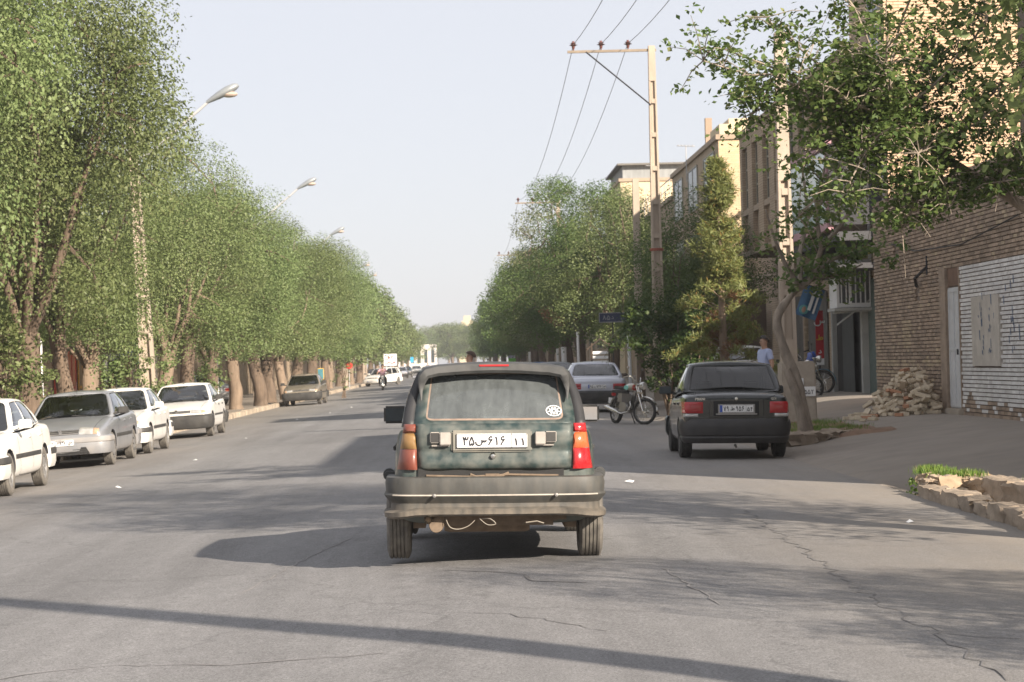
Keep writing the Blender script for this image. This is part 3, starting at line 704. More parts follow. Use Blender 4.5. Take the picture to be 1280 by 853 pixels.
ce = dup(cd.root, (0,0,0), label='dusty bronze brown saloon parked alone by the tree trunks facing the camera', group=G_CARS); recolour(ce, PAINT['white'], PAINT['brown']); recolour(ce, M['plateyel'], M['white']); place(ce, -7.05, 105.7, PI-.03)
# right-hand row
cf = dup(cd.root, (0,0,0), label='silver blue saloon seen from behind beside the red tanked motorcycle', group='cars on the right side of the road ahead'); recolour(cf, PAINT['white'], PAINT['silver2']); place(cf, 3.72, 65.4, 0)
far_r = [(3.75, 92, 'grey saloon seen from behind just left of the silver blue saloon', 'silver'), (3.9, 137, 'pale saloon roof seen above the roof of the green hatchback, right part', 'cream'), (3.7, 192, 'white saloon parked far down the right side beyond the pale saloon','white'),
         (3.6, 262, 'dark saloon parked far down the right side','dark'), (3.5, 335, 'small silver saloon farthest along the right side','silver2'), (-.75, 88, 'dark grey saloon driving ahead, roof just visible over the green hatchback','dark'),
         (-.9, 175, 'white saloon driving ahead in mid distance','white'), (1.9, 240, 'silver saloon driving ahead far down the road','silver2'), (-1.6, 310, 'blue saloon driving ahead far down the road','blue'), (.9, 290, 'white saloon roof far ahead between the silver and blue ones','white'), (-.3, 380, 'pale saloon farthest ahead on the road','cream'), (3.4, 410, 'white saloon at the far end of the right row','white'), (2.1, 430, 'dark saloon farthest ahead on the right lane','dark'), (3.8, 112, 'dark blue saloon parked under the whitewashed stump on the right','blue'), (3.7, 160, 'silver saloon parked between the pale and the white one on the right','silver'), (3.6, 225, 'cream saloon parked far down the right side under the trees','cream')]
for x, y, lb, pt in far_r:
    d = dup(cd.root, (0,0,0), label=lb, group='cars on the right side of the road ahead' if x > 3 else 'cars driving ahead')
    if pt != 'white': recolour(d, PAINT['white'], PAINT[pt])
    place(d, x, y, 0)
far_l = [(-7.4,205,'dark saloon parked behind the small white hatchback','dark'),(-7.1,224,'dark blue saloon parked second beyond the small white hatchback','blue'),(-7.1,246,'cream saloon parked third beyond the small white hatchback','cream'),(-6.9,270,'silver saloon parked fourth beyond the small white hatchback','silver2'),
         (-7.0,300,'dark saloon parked fifth beyond the small white hatchback','dark'),(-6.6,350,'white saloon farthest along the left kerb','white')]
for x, y, lb, pt in far_l:
    d = dup(cd.root, (0,0,0), label=lb, group=G_CARS)
    if pt != 'white': recolour(d, PAINT['white'], PAINT[pt])
    place(d, x, y, PI)
# parked beyond the black saloon, on the pavement
d = dup(ca.root, (0,0,0), label='white saloon parked on the right pavement beyond the black saloon'); place(d, 7.35, 61.5, .0, tilt=False, z=ground_z(7.35,61.5))
# parked in the side lane behind the left trees
d = dup(cb.root, (0,0,0), label='silver car in the side lane half hidden by the left tree trunks'); place(d, -12.2, 108, .5, tilt=False, z=-.25)

# ---- small hatchback (white) far left
def hatch_spec(**k):
    sp = dict(W=1.60, wr=.28, ax=(-1.13,1.17), cab=(-1.50,.80), belt=.89,
     st=[(-1.78,.66,.36,.80,.83),(-1.76,.72,.30,.86,.88),(-1.66,.765,.25,.90,.93),(-1.51,.785,.22,.905,.94),(-1.50,.785,.22,.90,0,1),(-.5,.80,.19,.88,0,1),(.3,.80,.19,.87,0,1),(.79,.79,.19,.86,0,1),
         (.80,.79,.19,.86,.92),(1.2,.785,.2,.82,.87),(1.55,.77,.22,.75,.80),(1.72,.72,.27,.67,.70),(1.76,.66,.33,.60,.62)],
     gh=dict(A=(.80,.72,.875),At=(.22,.575,1.38),C=(-1.62,.70,.93),Ct=(-1.30,.575,1.375),fb=.15,rb=.07,arch=.03,
       sw=[[(.56,.03),(.955,.03),(.925,.92),(.60,.93)],[(.20,.04),(.535,.03),(.575,.93),(.20,.92)],[(.075,.05),(.175,.04),(.165,.92),(.07,.90)]]),
     doors=[[(.70,.85),(.72,.5),(.64,.25),(-.25,.24),(-.24,.87)],[(-.25,.24),(-.82,.25),(-.95,.55),(-1.15,.70),(-1.17,.88)]],
     handles=[(-.12,.78),(-1.0,.79)])
    sp.update(k); return sp
sp = hatch_spec(paint=PAINT['white'], rim='cap', rimm=M['rimdark'])
c = Car('parked_car', 'small white hatchback pulling out on the left behind the pink shirted rider', sp); finish_common(c); lights_front(c, z=(.60,.71), x=(.38,.69), grille=(.34,.62,.69)); lights_rear(c)
c.bumper('front_bumper', 1, .26, .55, .5, PAINT['white'], wd=.78); c.bumper('rear_bumper', -1, .27, .56, .5, PAINT['white'], wd=.785); c.plate((0,1.86,.40), ('۸۴ د ۵۱۷','۱۳'), face=1); c.root['group'] = G_CARS
place(c.root, -6.2, 186, PI-.55)

# ---- black saloon, right (rear view)
sp = sedan_spec(paint=PAINT['black'], rim='five', rimm=M['rimdark'], W=1.61, wr=.28, ax=(-1.12,1.20), tyre=M['tyreclean'], cab=(-1.16,.74), belt=.90,
  st=[(-1.93,.70,.36,.86,.885),(-1.915,.755,.29,.905,.935),(-1.82,.785,.25,.935,.975),(-1.6,.795,.23,.945,1.0),(-1.3,.80,.22,.945,1.005),(-1.17,.80,.22,.94,1.0),
      (-1.16,.80,.22,.935,0,1),(-.5,.805,.2,.90,0,1),(.2,.805,.2,.88,0,1),(.73,.80,.2,.87,0,1),(.74,.80,.2,.87,.93),(1.1,.795,.21,.84,.89),(1.5,.78,.23,.78,.83),(1.78,.75,.26,.70,.73),(1.9,.68,.34,.60,.62)],
  gh=dict(A=(.76,.73,.885),At=(.15,.575,1.375),C=(-1.36,.725,.985),Ct=(-.93,.605,1.385),fb=.15,rb=.08,arch=.02,rw=[(-.90,.05),(.90,.05),(.89,.94),(-.89,.94)],rwr=.06,
     sw=[[(.55,.03),(.95,.03),(.92,.92),(.59,.93)],[(.17,.04),(.525,.03),(.565,.93),(.15,.92)]]),
  doors=[[(.66,.86),(.68,.5),(.60,.26),(-.25,.25),(-.24,.88)],[(-.25,.25),(-.80,.26),(-.93,.55),(-1.08,.70),(-1.10,.90)]], handles=[(-.12,.79),(-.92,.80)],
  top_seams=[[(-.58,-1.45,1),(-.60,-1.86,1)],[(.58,-1.45,1),(.60,-1.86,1)]], rear_seams=[[(-.575,-2,.93),(-.40,-2,.88),(-.40,-2,.645)],[(.575,-2,.93),(.40,-2,.88),(.40,-2,.645)],[(-.40,-2,.62),(.40,-2,.62)]],
  glass=glassmat('dark_rear_glass',(.16,.18,.19),.05), mo=.08, mirmat=M['black'], mirglass=M['winglass'], handlemat=PAINT['black'])
c = Car('parked_car', 'black saloon parked on the right, back to the camera, white number plate', sp); finish_common(c, wip=False)
y = -1.93
for s in (-1,1):
    g = G(); c.patch([(s*.49,y,.68),(s*.775,y,.68),(s*.775,y,.845),(s*.49,y,.845)], (0,1,0), g, .024, 8, 5, 0)
    for k in range(4): g.bx(min(s*.51,s*.70),max(s*.51,s*.70),y-.034,y-.028,.715+k*.03,.722+k*.03,0)
    tl = g.build('tail_light', [M['lensred']], c.root)
    g = G(); c.patch([(s*.56,y,.625),(s*.77,y,.625),(s*.77,y,.672),(s*.56,y,.672)], (0,1,0), g, .022, 6, 3, 0); g.build('reversing_lens', M['lensclear'], tl)
c.bumper('rear_bumper', -1, .235, .60, .55, pm('bumper_charcoal',(.018,.018,.021),.5,var=.1,dust=.06), wd=.755, prof=[(-.12,-.18),(-.02,-.18),(.01,-.15),(.03,-.10),(.02,-.075),(.035,-.06),(.055,.05),(.05,.13),(.02,.18),(-.12,.18)])
c.bumper('front_bumper', 1, .25, .56, .5, PAINT['black'], wd=.79); lights_front(c)
g = G(); c.patch([(-.335,y,.64),(.335,y,.64),(.335,y,.855),(-.335,y,.855)], (0,1,0), g, .006, 10, 4); g.build('plate_recess', M['rubber'], c.root)
g = G(); g.bx(-.30,.30,y-.045,y-.02,.655,.675); g.bx(-.27,.27,y-.034,y-.018,.66,.81); g.build('plate_holder', M['steel'], c.root)
c.plate((0,y-.044,.745), ('۷۹ ط ۹۵۶','۵۴'), face=-1)
g = G(); h = c.hit((0,y,.885),(0,1,0),.01); g.lathe([(.001,-.008),(.022,-.006),(.026,.004)], h, 'y', 16); g.build('emblem', M['chrome'], c.root)
link('badge_lettering', text_mesh('PRIDE', .032, M['chrome'], .004, .001), c.root, c.hit((-.53,y,.885),(0,1,0),.012), sc=(1.25,1,1)); link('badge_lettering', text_mesh('GTX', .026, M['chrome'], .004, .001), c.root, c.hit((.55,y,.885),(0,1,0),.012))
g = G(); g.tube([(.0,-1.7,.2),(.0,-1.82,.18)],.02,8); g.build('exhaust_pipe', M['steel'], c.root)
place(c.root, 3.94, 34.6, -.03); c.root.scale = (.965,1,.965)
# ---- green hatchback: the hero
sp = dict(cat='car', paint=PAINT['green'], W=1.56, wr=.285, tw=.175, track=.04, ax=(-1.16,1.24), cab=(-1.53,.83), belt=.90, rim='cap', rimm=M['rimdark'],
 st=[(-1.73,.615,.45,.90,.925),(-1.715,.675,.40,.925,.94),(-1.64,.715,.33,.93,.945),(-1.54,.735,.27,.93,.945),(-1.53,.74,.26,.925,0,1),(-.5,.765,.21,.90,0,1),(.4,.765,.2,.88,0,1),(.82,.76,.2,.88,0,1),
     (.83,.76,.2,.88,.93),(1.25,.75,.21,.83,.88),(1.6,.73,.24,.74,.78),(1.74,.67,.3,.66,.69),(1.78,.6,.36,.6,.62)],
 gh=dict(A=(.85,.705,.885),At=(.30,.545,1.315),C=(-1.675,.668,.945),Ct=(-1.38,.562,1.325),fb=.14,rb=.05,arch=.015,rmat=PAINT['green'],pillarmat=pm('pillar_black',(.018,.019,.022),.5,var=.2,dust=.12,dcol=(.14,.13,.12)),rsplit=.885,
   rw=[(-.755,.115),(.755,.115),(.80,.94),(-.80,.94)],rwr=.10,seal=pm('perished_seal',(.19,.13,.105),.8,var=.3,scale=14,dust=.4),
   sw=[[(.56,.03),(.95,.03),(.92,.92),(.60,.93)],[(.24,.04),(.535,.03),(.575,.93),(.22,.92)],[(.10,.06),(.20,.05),(.19,.9),(.10,.86)]]),
 doors=[[(.72,.86),(.74,.5),(.64,.25),(-.25,.24),(-.24,.88)],[(-.25,.24),(-.8,.25),(-.93,.55),(-1.12,.70),(-1.14,.90)]], handles=[(-.12,.77),(-1.0,.78)],
 rglass=M['glassdust'], mo=.0, mirmat=M['black'], handlemat=M['black'])
c = Car('hatchback', 'old dusty dark green hatchback with grey bumper, driving away in the middle of the road', sp)
hero = c; finish_common(c, wip=False); lights_front(c); c.bumper('front_bumper', 1, .26, .56, .5, M['black'], wd=.76)
yr = -1.73
# lower tailgate skin with dents
g = G(); nx, nz = 30, 14; vs = []
for j in range(nz+1):
    for i in range(nx+1):
        u = -1+2*i/nx; v = j/nz; z = .655+v*.31; x = u*lerp(.548,.572,v)
        y = yr-.022 + .05*max(0,abs(u)-.9)/.1*.3 - .012*math.exp(-((z-.70)/.03)**2)*(1-abs(u)**6) + .010*math.exp(-((z-.785)/.02)**2)
        y += .008*noise.noise(Vector((x*5,z*9,2)))*(1 if z < .82 else .3) + (.02 if j == 0 else 0) + .055*sm((z-.90)/.065)*.6
        z2 = z + (.006*noise.noise(Vector((x*6,3,1))) if j == 0 else 0); vs.append((x,y,z2))
fs = [(j*(nx+1)+i, j*(nx+1)+i+1, (j+1)*(nx+1)+i+1, (j+1)*(nx+1)+i) for j in range(nz) for i in range(nx)]
g.add(vs, fs); link('tailgate_skin', solid(g.mesh('tailgate_skin', PAINT['green'], 60), .012, 1), c.root)
g = G(); g.bx(-.56,.50,yr-.012,yr+.03,.585,.662); g.build('tailgate_gap', M['rubber'], c.root)  # dark strip laid over the green body, standing for the shaded gap
g = G()
g.tube([(-.50,yr-.02,.615),(-.2,yr-.022,.605),(.1,yr-.02,.618),(.46,yr-.02,.61)], .007, 6); g.tube([(-.18,yr-.02,.62),(-.1,yr-.035,.59),(.02,yr-.03,.60),(.10,yr-.02,.63)], .01, 6); g.box((-.02,yr-.02,.61),(.10,.02,.03))
g.build('latch_and_wires', DUSTBROWN, c.root)
# rear bumper
g = G(); pts = []; W2 = .782
pts = [(-W2,-1.20),(-W2,-1.5)]+[(-W2+.20*(1-math.cos(a)), -1.62-.20*math.sin(a)+.0) for a in [i/6*PI/2 for i in range(7)]][1:]
n0 = len(pts); mid = [(x, -1.82-.035*(1-(x/.59)**2)) for x in [-.45+.15*i for i in range(7)]]; path = pts+mid+[(-x,y) for x,y in pts[::-1]]
prof = [(-.09,-.155),(.0,-.155),(.030,-.135),(.036,-.092),(-.012,-.070),(-.014,-.025),(.020,.010),(.034,.030),(.020,.044),(.026,.11),(.014,.150),(.0,.155),(-.12,.155)]
secs = []
for x, y in path:
    e = sm((abs(x)-.50)/.25); secs.append([(a, b if b > -.03 else b*.72-.024*e) for a, b in prof])
g.sweep([(x,y,.452) for x,y in path], secs); bp = g.build('rear_bumper', GREYBUMP, c.root, smooth=38)
g = G(); g.sweep([(x, y, .452) for x,y in path[4:-4]], [(.033,.026),(.0365,.029),(.0365,.034),(.033,.037)]); g.build('bumper_rubbing_strip', pm('pale_scuffed_strip',(.42,.38,.33),.7,var=.2,scale=12), bp)
for x in (-.44,.44): g = G(); g.lathe([(.001,-.008),(.012,-.006),(.014,.004)], (x,-1.888,.483), 'y', 12); g.build('bumper_screw', M['steel'], bp)
for s in (-1,1):
    g = G(); g.lathe([(.0005,-.012),(.04,-.01),(.046,.02),(.04,.05)], (s*.79,-1.22,.60), 'y', 18); g.box((s*.77,-1.15,.60),(.10,.30,.05)); g.build('wheel_arch_flare', GREYSPOIL, c.root, bevel=.01)
# spoiler
sd = [(-.538,1.13),(-.545,1.19),(-.548,1.25),(-.54,1.30),(-.505,1.338),(-.41,1.358),(-.2,1.372),(0,1.377)]; sd = sd+[(-x,z) for x,z in sd[:-1][::-1]]
ry = lambda z: lerp(-1.69,-1.40,(z-.945)/.40); P3 = [(x, ry(z)-.045-.065*sm((z-1.22)/.12), z) for x,z in sd]; secs = []
for x, z in sd:
    k = lerp(.12,1,sm((z-1.13)/.19)); secs.append([(-.075*k,-.05*k),(.06*k,-.060*k),(.078*k,-.040*k),(.07*k,.006*k),(.02*k,.020*k),(-.12*k,.016*k)])
g = G(); N = len(P3); vs = []; 
for i, p in enumerate(P3):
    t = Vector(P3[min(i+1,N-1)])-Vector(P3[max(i-1,0)]); t.y = 0; t.normalize(); nrm = Vector((-t.z,0,t.x)); 
    vs += [Vector(p)+Vector((0,-a,0))+nrm*b for a,b in secs[i]]
kk = 6; fs = [(i*kk+j,i*kk+(j+1)%kk,(i+1)*kk+(j+1)%kk,(i+1)*kk+j) for i in range(N-1) for j in range(kk)]+[tuple(range(kk-1,-1,-1)),tuple((N-1)*kk+j for j in range(kk))]
g.add(vs, fs); sp_ = g.build('spoiler', GREYSPOIL, c.root, smooth=50)
g = G(); g.box((0,P3[7][1]-.076,1.368),(.22,.012,.013)); g.build('high_brake_light', M['lensred'], sp_, bevel=.003)
# tail lights, three stacked lenses on the corner
def corner(s, seg, mats, name='tail_light'):
    g = G(); nu, nv = 8, 4
    for k,(z0,z1,mi) in enumerate(seg):
        vs = []
        for off in (0, .03):
            for j in range(nv+1):
                z = lerp(z0,z1,j/nv); t = (z-.66)/.305; xi = lerp(.566,.572,t); xo = lerp(.715,.664,t)
                for i in range(nu+1):
                    x = lerp(xi,xo,i/nu); e = .5 if off and (i in (0,nu) or j in (0,nv)) else 1
                    y = -1.735+.045*t+.10*(max(0,x-.60)/.11)**2 - (off+.012)*e; vs.append((s*x,y,z))
        W_ = nu+1; N_ = W_*(nv+1); fs = [(N_+j*W_+i,N_+j*W_+i+1,N_+(j+1)*W_+i+1,N_+(j+1)*W_+i) for j in range(nv) for i in range(nu)]
        E = [(i,i+1) for i in range(nu)]+[(nv*W_+i+1,nv*W_+i) for i in range(nu)]+[((j+1)*W_,j*W_) for j in range(nv)]+[(j*W_+nu,(j+1)*W_+nu) for j in range(nv)]
        fs += [(a,b,N_+b,N_+a) for a,b in E]; g.add(vs, fs, mi)
    return g.build(name, mats, c.root, smooth=50)
seg = [(.655,.795,0),(.797,.905,1),(.907,.968,2)]
tag(corner(1, seg, [M['lensred'], M['lensor'], M['lensred']]), 'bright red and orange right tail light'); tag(corner(-1, seg, [M['lensfadered'], M['lensfade'], M['lensfadered']]), 'sun-faded brownish left tail light')
# plate, lamps, lock, sticker
g = G(); g.bx(-.315,.27,yr-.052,yr-.01,.775,.925); g.build('plate_surround', pm('plate_surround',(.10,.12,.12),.6,var=.2,dust=.6), c.root, bevel=.012)
c.plate((-.022,yr-.06,.852), ('۳۵س۶۱۶','۱۱'), wd=.515, h=.098, blue=False)
for s, x in ((-1,-.395),(1,.362)):
    g = G(); g.bx(x-.005 if s<0 else x-.07, x+.075 if s<0 else x+.005, yr-.085,yr-.01,.825,.912,0); g.bx(x-.075 if s<0 else x+.005, x-.005 if s<0 else x+.085, yr-.07,yr-.01,.84,.915,1)
    g.bx(x-.07,x+.07,yr-.06,yr-.01,.815,.826,2); g.build('plate_lamp', [pm('milky_lamp',(.33,.31,.29),.35,var=.2,scale=15,dust=.3), M['black'], SKIRT], c.root, bevel=.008)
g = G(); g.lathe([(.0005,-.02),(.016,-.018),(.019,.0),(.024,.006),(.026,.02)], (-.015,yr-.04,.745), 'y', 18); g.build('tailgate_lock', M['chrome'], c.root)
p = c.rear(.66,.26); g = G(); nrm = (c.rear(.67,.26)-p).cross(c.rear(.66,.27)-p).normalized(); nrm = -nrm if nrm.y > 0 else nrm
tx = (c.rear(.67,.26)-p).normalized(); tz = tx.cross(nrm).normalized(); tz = tz if tz.z > 0 else -tz
def ring(r0, r1, n=28):
    vs = []; 
    for k in range(n): a = 2*PI*k/n; vs += [p+nrm*.004+tx*r0*1.25*math.cos(a)+tz*r0*math.sin(a), p+nrm*.004+tx*r1*1.25*math.cos(a)+tz*r1*math.sin(a)]
    g.add(vs, [(2*k,2*k+1,(2*k+3)%(2*n),(2*k+2)%(2*n)) for k in range(n)])
ring(.041,.047); 
for k in range(9):
    a0 = k*2*PI/9
    for rr in (.014,.027): a = a0+rr*20; q = p+nrm*.004+tx*rr*1.25*math.cos(a)+tz*rr*math.sin(a); d1 = (tx*math.cos(a*2)+tz*math.sin(a*2))*.011; d2 = (tx*-math.sin(a*2)+tz*math.cos(a*2))*.003; g.add([q-d1-d2,q+d1-d2,q+d1+d2,q-d1+d2],[(0,1,2,3)])
tag(g.build('window_sticker', M['white'], c.root), 'round white lettered sticker')
# wing mirrors further out and boxier
for s in (-1,1):
    for k in list(c.root.children):
        if k.name.startswith('wing_mirror') and k.type == 'MESH':
            pass
for k in [k for k in c.root.children if k.name.startswith('wing_mirror')]:
    for kk2 in list(k.children): bpy.data.objects.remove(kk2)
    bpy.data.objects.remove(k)
for s in (-1,1):
    g = G(); g.box((s*.80,.56,.985),(.185,.10,.135)); g.tube([(s*.73,.58,.95),(s*.68,.63,.93)],.03,6); mm = g.build('wing_mirror', M['black'], c.root, bevel=.03)
    g = G(); g.box((s*.80,.506,.985),(.15,.006,.10)); g.build('mirror_glass', M['mirrorglass'] if s>0 else M['winglass'], mm, bevel=.002)
# underbody
g = G(); g.box((0,-1.55,.36),(1.10,.30,.12)); g.box((-.02,-1.45,.30),(.95,.40,.08)); g.build('rear_floor', DUSTBROWN, c.root, bevel=.03)
g = G(); g.lathe([(.0005,-.26),(.075,-.255),(.085,-.22),(.085,.34),(.075,.375),(.0005,.38)], (-.12,-1.40,.285), 'x', 18); g.tube([(-.36,-1.42,.29),(-.44,-1.5,.29),(-.47,-1.62,.305),(-.485,-1.80,.318)], .022, 10); si = g.build('silencer', DUSTBROWN, c.root)
g = G(); g.tube([(-.487,-1.79,.318),(-.487,-1.86,.315)], .027, 14, caps=False); g.tube([(-.487,-1.79,.318),(-.487,-1.855,.315)], .022, 14, caps=False); g.build('tail_pipe', M['chrome'], si)
g = G(); g.lathe([(.0005,-.01),(.05,-.01),(.055,.02),(.0005,.02)], (-.43,-1.76,.275), 'y', 20); g.box((-.43,-1.75,.31),(.11,.02,.09)); g.build('pipe_bracket', DUSTBROWN, c.root)
g = G(); g.tube(dense([(-.36,-1.80,.32),(-.33,-1.82,.265),(-.27,-1.82,.25),(-.20,-1.82,.27),(-.15,-1.82,.31)],[0]*5,5)[0], .0035, 5); wp = pm('wire_pale',(.26,.23,.19),.6); g.build('hanging_wire', wp, c.root)
g = G(); g.tube(dense([(-.12,-1.82,.325),(-.06,-1.83,.28),(.0,-1.83,.285),(-.04,-1.83,.32),(-.10,-1.82,.32)],[0]*5,5)[0], .0035, 5); g.build('hanging_wire', wp, c.root)
g = G(); g.tube([(.22,-1.8,.29),(.30,-1.81,.30),(.35,-1.81,.285)], .005, 5); g.build('hanging_wire', wp, c.root)
g = G(); g.tube([(-.6,-1.16,.29),(.6,-1.16,.29)], .045, 10); g.box((-.56,-1.2,.30),(.09,.4,.14)); g.box((.56,-1.2,.30),(.09,.4,.14)); g.build('rear_axle', DUSTBROWN, c.root)
place(c.root, .222, 17.98, -.004); c.root.scale = (.965,1,1.02)
# ================================================================ PEOPLE
SKIN = pm('skin',(.42,.25,.17),.55,var=.08); HAIR = pm('hair_dark',(.02,.016,.013),.6,var=.3,scale=20,bump=.5,bscale=80); HAIRB = pm('hair_brown',(.06,.032,.018),.6,var=.3,scale=20,bump=.5,bscale=80)
def skin_mesh(name, vs, es, rs, mat, root=0, lv=2):
    me = bpy.data.meshes.new(name); me.from_pydata([tuple(v) for v in vs], es, [])
    o = bpy.data.objects.new(name, me); COL.objects.link(o); o.modifiers.new('k','SKIN')
    if not me.skin_vertices:
        bm = bmesh.new(); bm.from_mesh(me); bm.verts.layers.skin.verify(); bm.to_mesh(me); bm.free()
    for i, r in enumerate(rs):
        q = me.skin_vertices[0].data[i]; q.radius = r if isinstance(r, tuple) else (r, r); q.use_root = (i == root)
    m = o.modifiers.new('s','SUBSURF'); m.levels = lv; m.render_levels = lv
    dg = bpy.context.evaluated_depsgraph_get(); n = bpy.data.meshes.new_from_object(o.evaluated_get(dg)); bpy.data.objects.remove(o)
    n.materials.clear(); n.materials.append(mat); n.polygons.foreach_set('use_smooth', [True]*len(n.polygons)); n.name = name; return n
def person(label, J, loc, rz, shirt, trousers, hair=HAIR, sleeve='short', fingers=True, group=None, hood=False):
    """J: joints as vectors in the person's own frame, facing +y"""
    J = {k: Vector(v) for k, v in J.items()}; vs = []; rs = []; es = []; ix = {}
    def ad(k, p, r): ix[k] = len(vs); vs.append(Vector(p)); rs.append(r); return ix[k]
    ad('pel', J['pel'], (.15,.11)); ad('waist', J['pel'].lerp(J['chest'],.45), (.14,.10)); ad('chest', J['chest'], (.165,.11)); ad('neck0', J['chest'].lerp(J['neck'],.8), (.085,.07)); ad('neck', J['neck'], .055)
    hd = J['head']; f = J.get('face', Vector((0,1,0))).normalized(); up = (hd-J['neck']).normalized()
    ad('jaw', J['neck'].lerp(hd,.45)+f*.022, (.062,.068)); ad('cran', hd, (.079,.094)); ad('crown', hd+up*.07-f*.008, (.058,.07))
    for a,b in (('pel','waist'),('waist','chest'),('chest','neck0'),('neck0','neck'),('neck','jaw'),('jaw','cran'),('cran','crown')): es.append((ix[a],ix[b]))
    for s in 'LR':
        sg = -1 if s == 'L' else 1
        ad('sh'+s, J['sh'+s], .062); ad('el'+s, J['el'+s], .042); ad('wr'+s, J['wr'+s], .029); es += [(ix['chest'],ix['sh'+s]),(ix['sh'+s],ix['el'+s]),(ix['el'+s],ix['wr'+s])]
        d = (J['wr'+s]-J['el'+s]).normalized(); sd = d.cross(f).normalized() if abs(d.dot(f)) < .9 else d.cross(Vector((0,0,1))).normalized()
        pl = ad('pa'+s, J['wr'+s]+d*.06, (.036,.018)); es.append((ix['wr'+s],pl))
        if fingers:
            kn = d.cross(sd).normalized()*(-1)
            for k,(o_,l) in enumerate(((-.028,.062),(-.009,.07),(.010,.066),(.027,.052))):
                a = ad(f'f{s}{k}a', J['wr'+s]+d*.095+sd*o_, .0095); b = ad(f'f{s}{k}b', J['wr'+s]+d*(.095+l*.5)+sd*o_*1.1+kn*.006, .0085); c_ = ad(f'f{s}{k}c', J['wr'+s]+d*(.095+l*.85)+sd*o_*1.1+kn*.022, .0075); es += [(pl,a),(a,b),(b,c_)]
            a = ad(f't{s}a', J['wr'+s]+d*.045-sd*.038, .011); b = ad(f't{s}b', J['wr'+s]+d*.085-sd*.052+kn*.012, .009); es += [(pl,a),(a,b)]
        ad('hip'+s, J['hip'+s], .095); ad('kn'+s, J['kn'+s], .062); ad('an'+s, J['an'+s], .042); ad('to'+s, J['to'+s], (.04,.03)); es += [(ix['pel'],ix['hip'+s]),(ix['hip'+s],ix['kn'+s]),(ix['kn'+s],ix['an'+s]),(ix['an'+s],ix['to'+s])]
    b = bpy.data.objects.new('person', skin_mesh('person', vs, es, rs, SKIN)); COL.objects.link(b); b.location = loc; b.rotation_euler = (0,0,rz); tag(b, label, 'person', group)
    # face
    g = G(); side = f.cross(up).normalized(); nc = hd+f*.093-up*.022; g.add([nc+up*.03, nc-side*.014-up*.008, nc+f*.022-up*.008, nc+side*.014-up*.008, nc-up*.014],[(0,1,2),(0,2,3),(1,4,2),(2,4,3)]); g.build('nose', SKIN, b)
    for s in (-1,1): g = G(); g.ball(hd+side*s*.080-up*.012, (.012,.02,.03), 8, 6); g.build('ear', SKIN, b)
    for s in (-1,1): g = G(); g.ball(hd+f*.086+side*s*.031+up*.004, .011, 8, 6); g.build('eye', M['ink'], b)
    g = G(); g.ball(hd+f*.080-up*.058, (.024,.012,.006), 8, 5); g.build('mouth', pm('lips',(.28,.11,.09),.5), b)
    # hair: shell over the crown
    g = G(); nu, nv = 18, 9; vv = []; fs = []; cen = hd+up*.018-f*.012
    for i in range(nv):
        t = lerp(.02,.62,i/(nv-1))*PI
        for j in range(nu):
            a = 2*PI*j/nu; dirv = side*math.sin(a)*math.sin(t)+f*math.cos(a)*math.sin(t)+up*math.cos(t)
            lim = .30+.32*(1-math.cos(a))/2
            tt = min(t, PI*lim*(1 if True else 1)); dirv = side*math.sin(a)*math.sin(tt)+f*math.cos(a)*math.sin(tt)+up*math.cos(tt)
            rr = .103+.008*noise.noise(dirv*9); vv.append(cen+Vector(dirv)*rr*(1 if abs(math.cos(a))<.5 else 1.03))
    for i in range(nv-1):
        for j in range(nu): fs.append((i*nu+j,i*nu+(j+1)%nu,(i+1)*nu+(j+1)%nu,(i+1)*nu+j))
    g.add(vv, fs+[tuple(range(nu))]); g.build('hair', hair, b, smooth=60)
    # clothes
    k = .6 if sleeve == 'short' else .97; vs2 = [J['pel']-Vector((0,0,.03)), J['pel'].lerp(J['chest'],.45), J['chest'], J['chest'].lerp(J['neck'],.62)]; r2 = [(.175,.135),(.17,.13),(.185,.13),(.10,.085)]; e2 = [(0,1),(1,2),(2,3)]
    for s in 'LR':
        n0 = len(vs2); vs2 += [J['sh'+s], J['sh'+s].lerp(J['el'+s], .5 if sleeve=='short' else 1), J['sh'+s].lerp(J['el'+s],k) if sleeve=='short' else J['el'+s].lerp(J['wr'+s],.93)]
        r2 += [.080,.068,.064 if sleeve=='short' else .042]; e2 += [(2,n0),(n0,n0+1),(n0+1,n0+2)]
    link('shirt', skin_mesh('shirt', vs2, e2, r2, shirt), b)
    vs2 = [J['pel']+Vector((0,0,.05)), J['pel']]; r2 = [(.16,.125),(.165,.13)]; e2 = [(0,1)]
    for s in 'LR': n0 = len(vs2); vs2 += [J['hip'+s], J['kn'+s], J['kn'+s].lerp(J['an'+s],.95)]; r2 += [.112,.082,.066]; e2 += [(1,n0),(n0,n0+1),(n0+1,n0+2)]
    link('trousers', skin_mesh('trousers', vs2, e2, r2, trousers), b)
    for s in 'LR':
        g = G(); a, t = J['an'+s], J['to'+s]; d = t-a; d.z = 0; ang = math.atan2(-d.x, d.y) if d.length > 1e-4 else 0
        g.box(((a.x+t.x)/2, (a.y+t.y)/2, min(a.z,t.z)+.005), (.095,.27,.085), rz=ang, tp=.8); g.build('shoe', M['rubber'], b, bevel=.02)
    return b
STAND = dict(pel=(0,0,.96),chest=(0,.0,1.30),neck=(0,.005,1.49),head=(0,.02,1.62),shL=(-.17,0,1.40),elL=(-.24,-.03,1.12),wrL=(-.23,.10,.90),shR=(.17,0,1.40),elR=(.24,-.03,1.12),wrR=(.23,.10,.90),
   hipL=(-.09,0,.90),knL=(-.10,.02,.50),anL=(-.10,-.02,.09),toL=(-.11,.14,.04),hipR=(.09,0,.90),knR=(.10,.0,.50),anR=(.11,-.02,.09),toR=(.12,.14,.04))
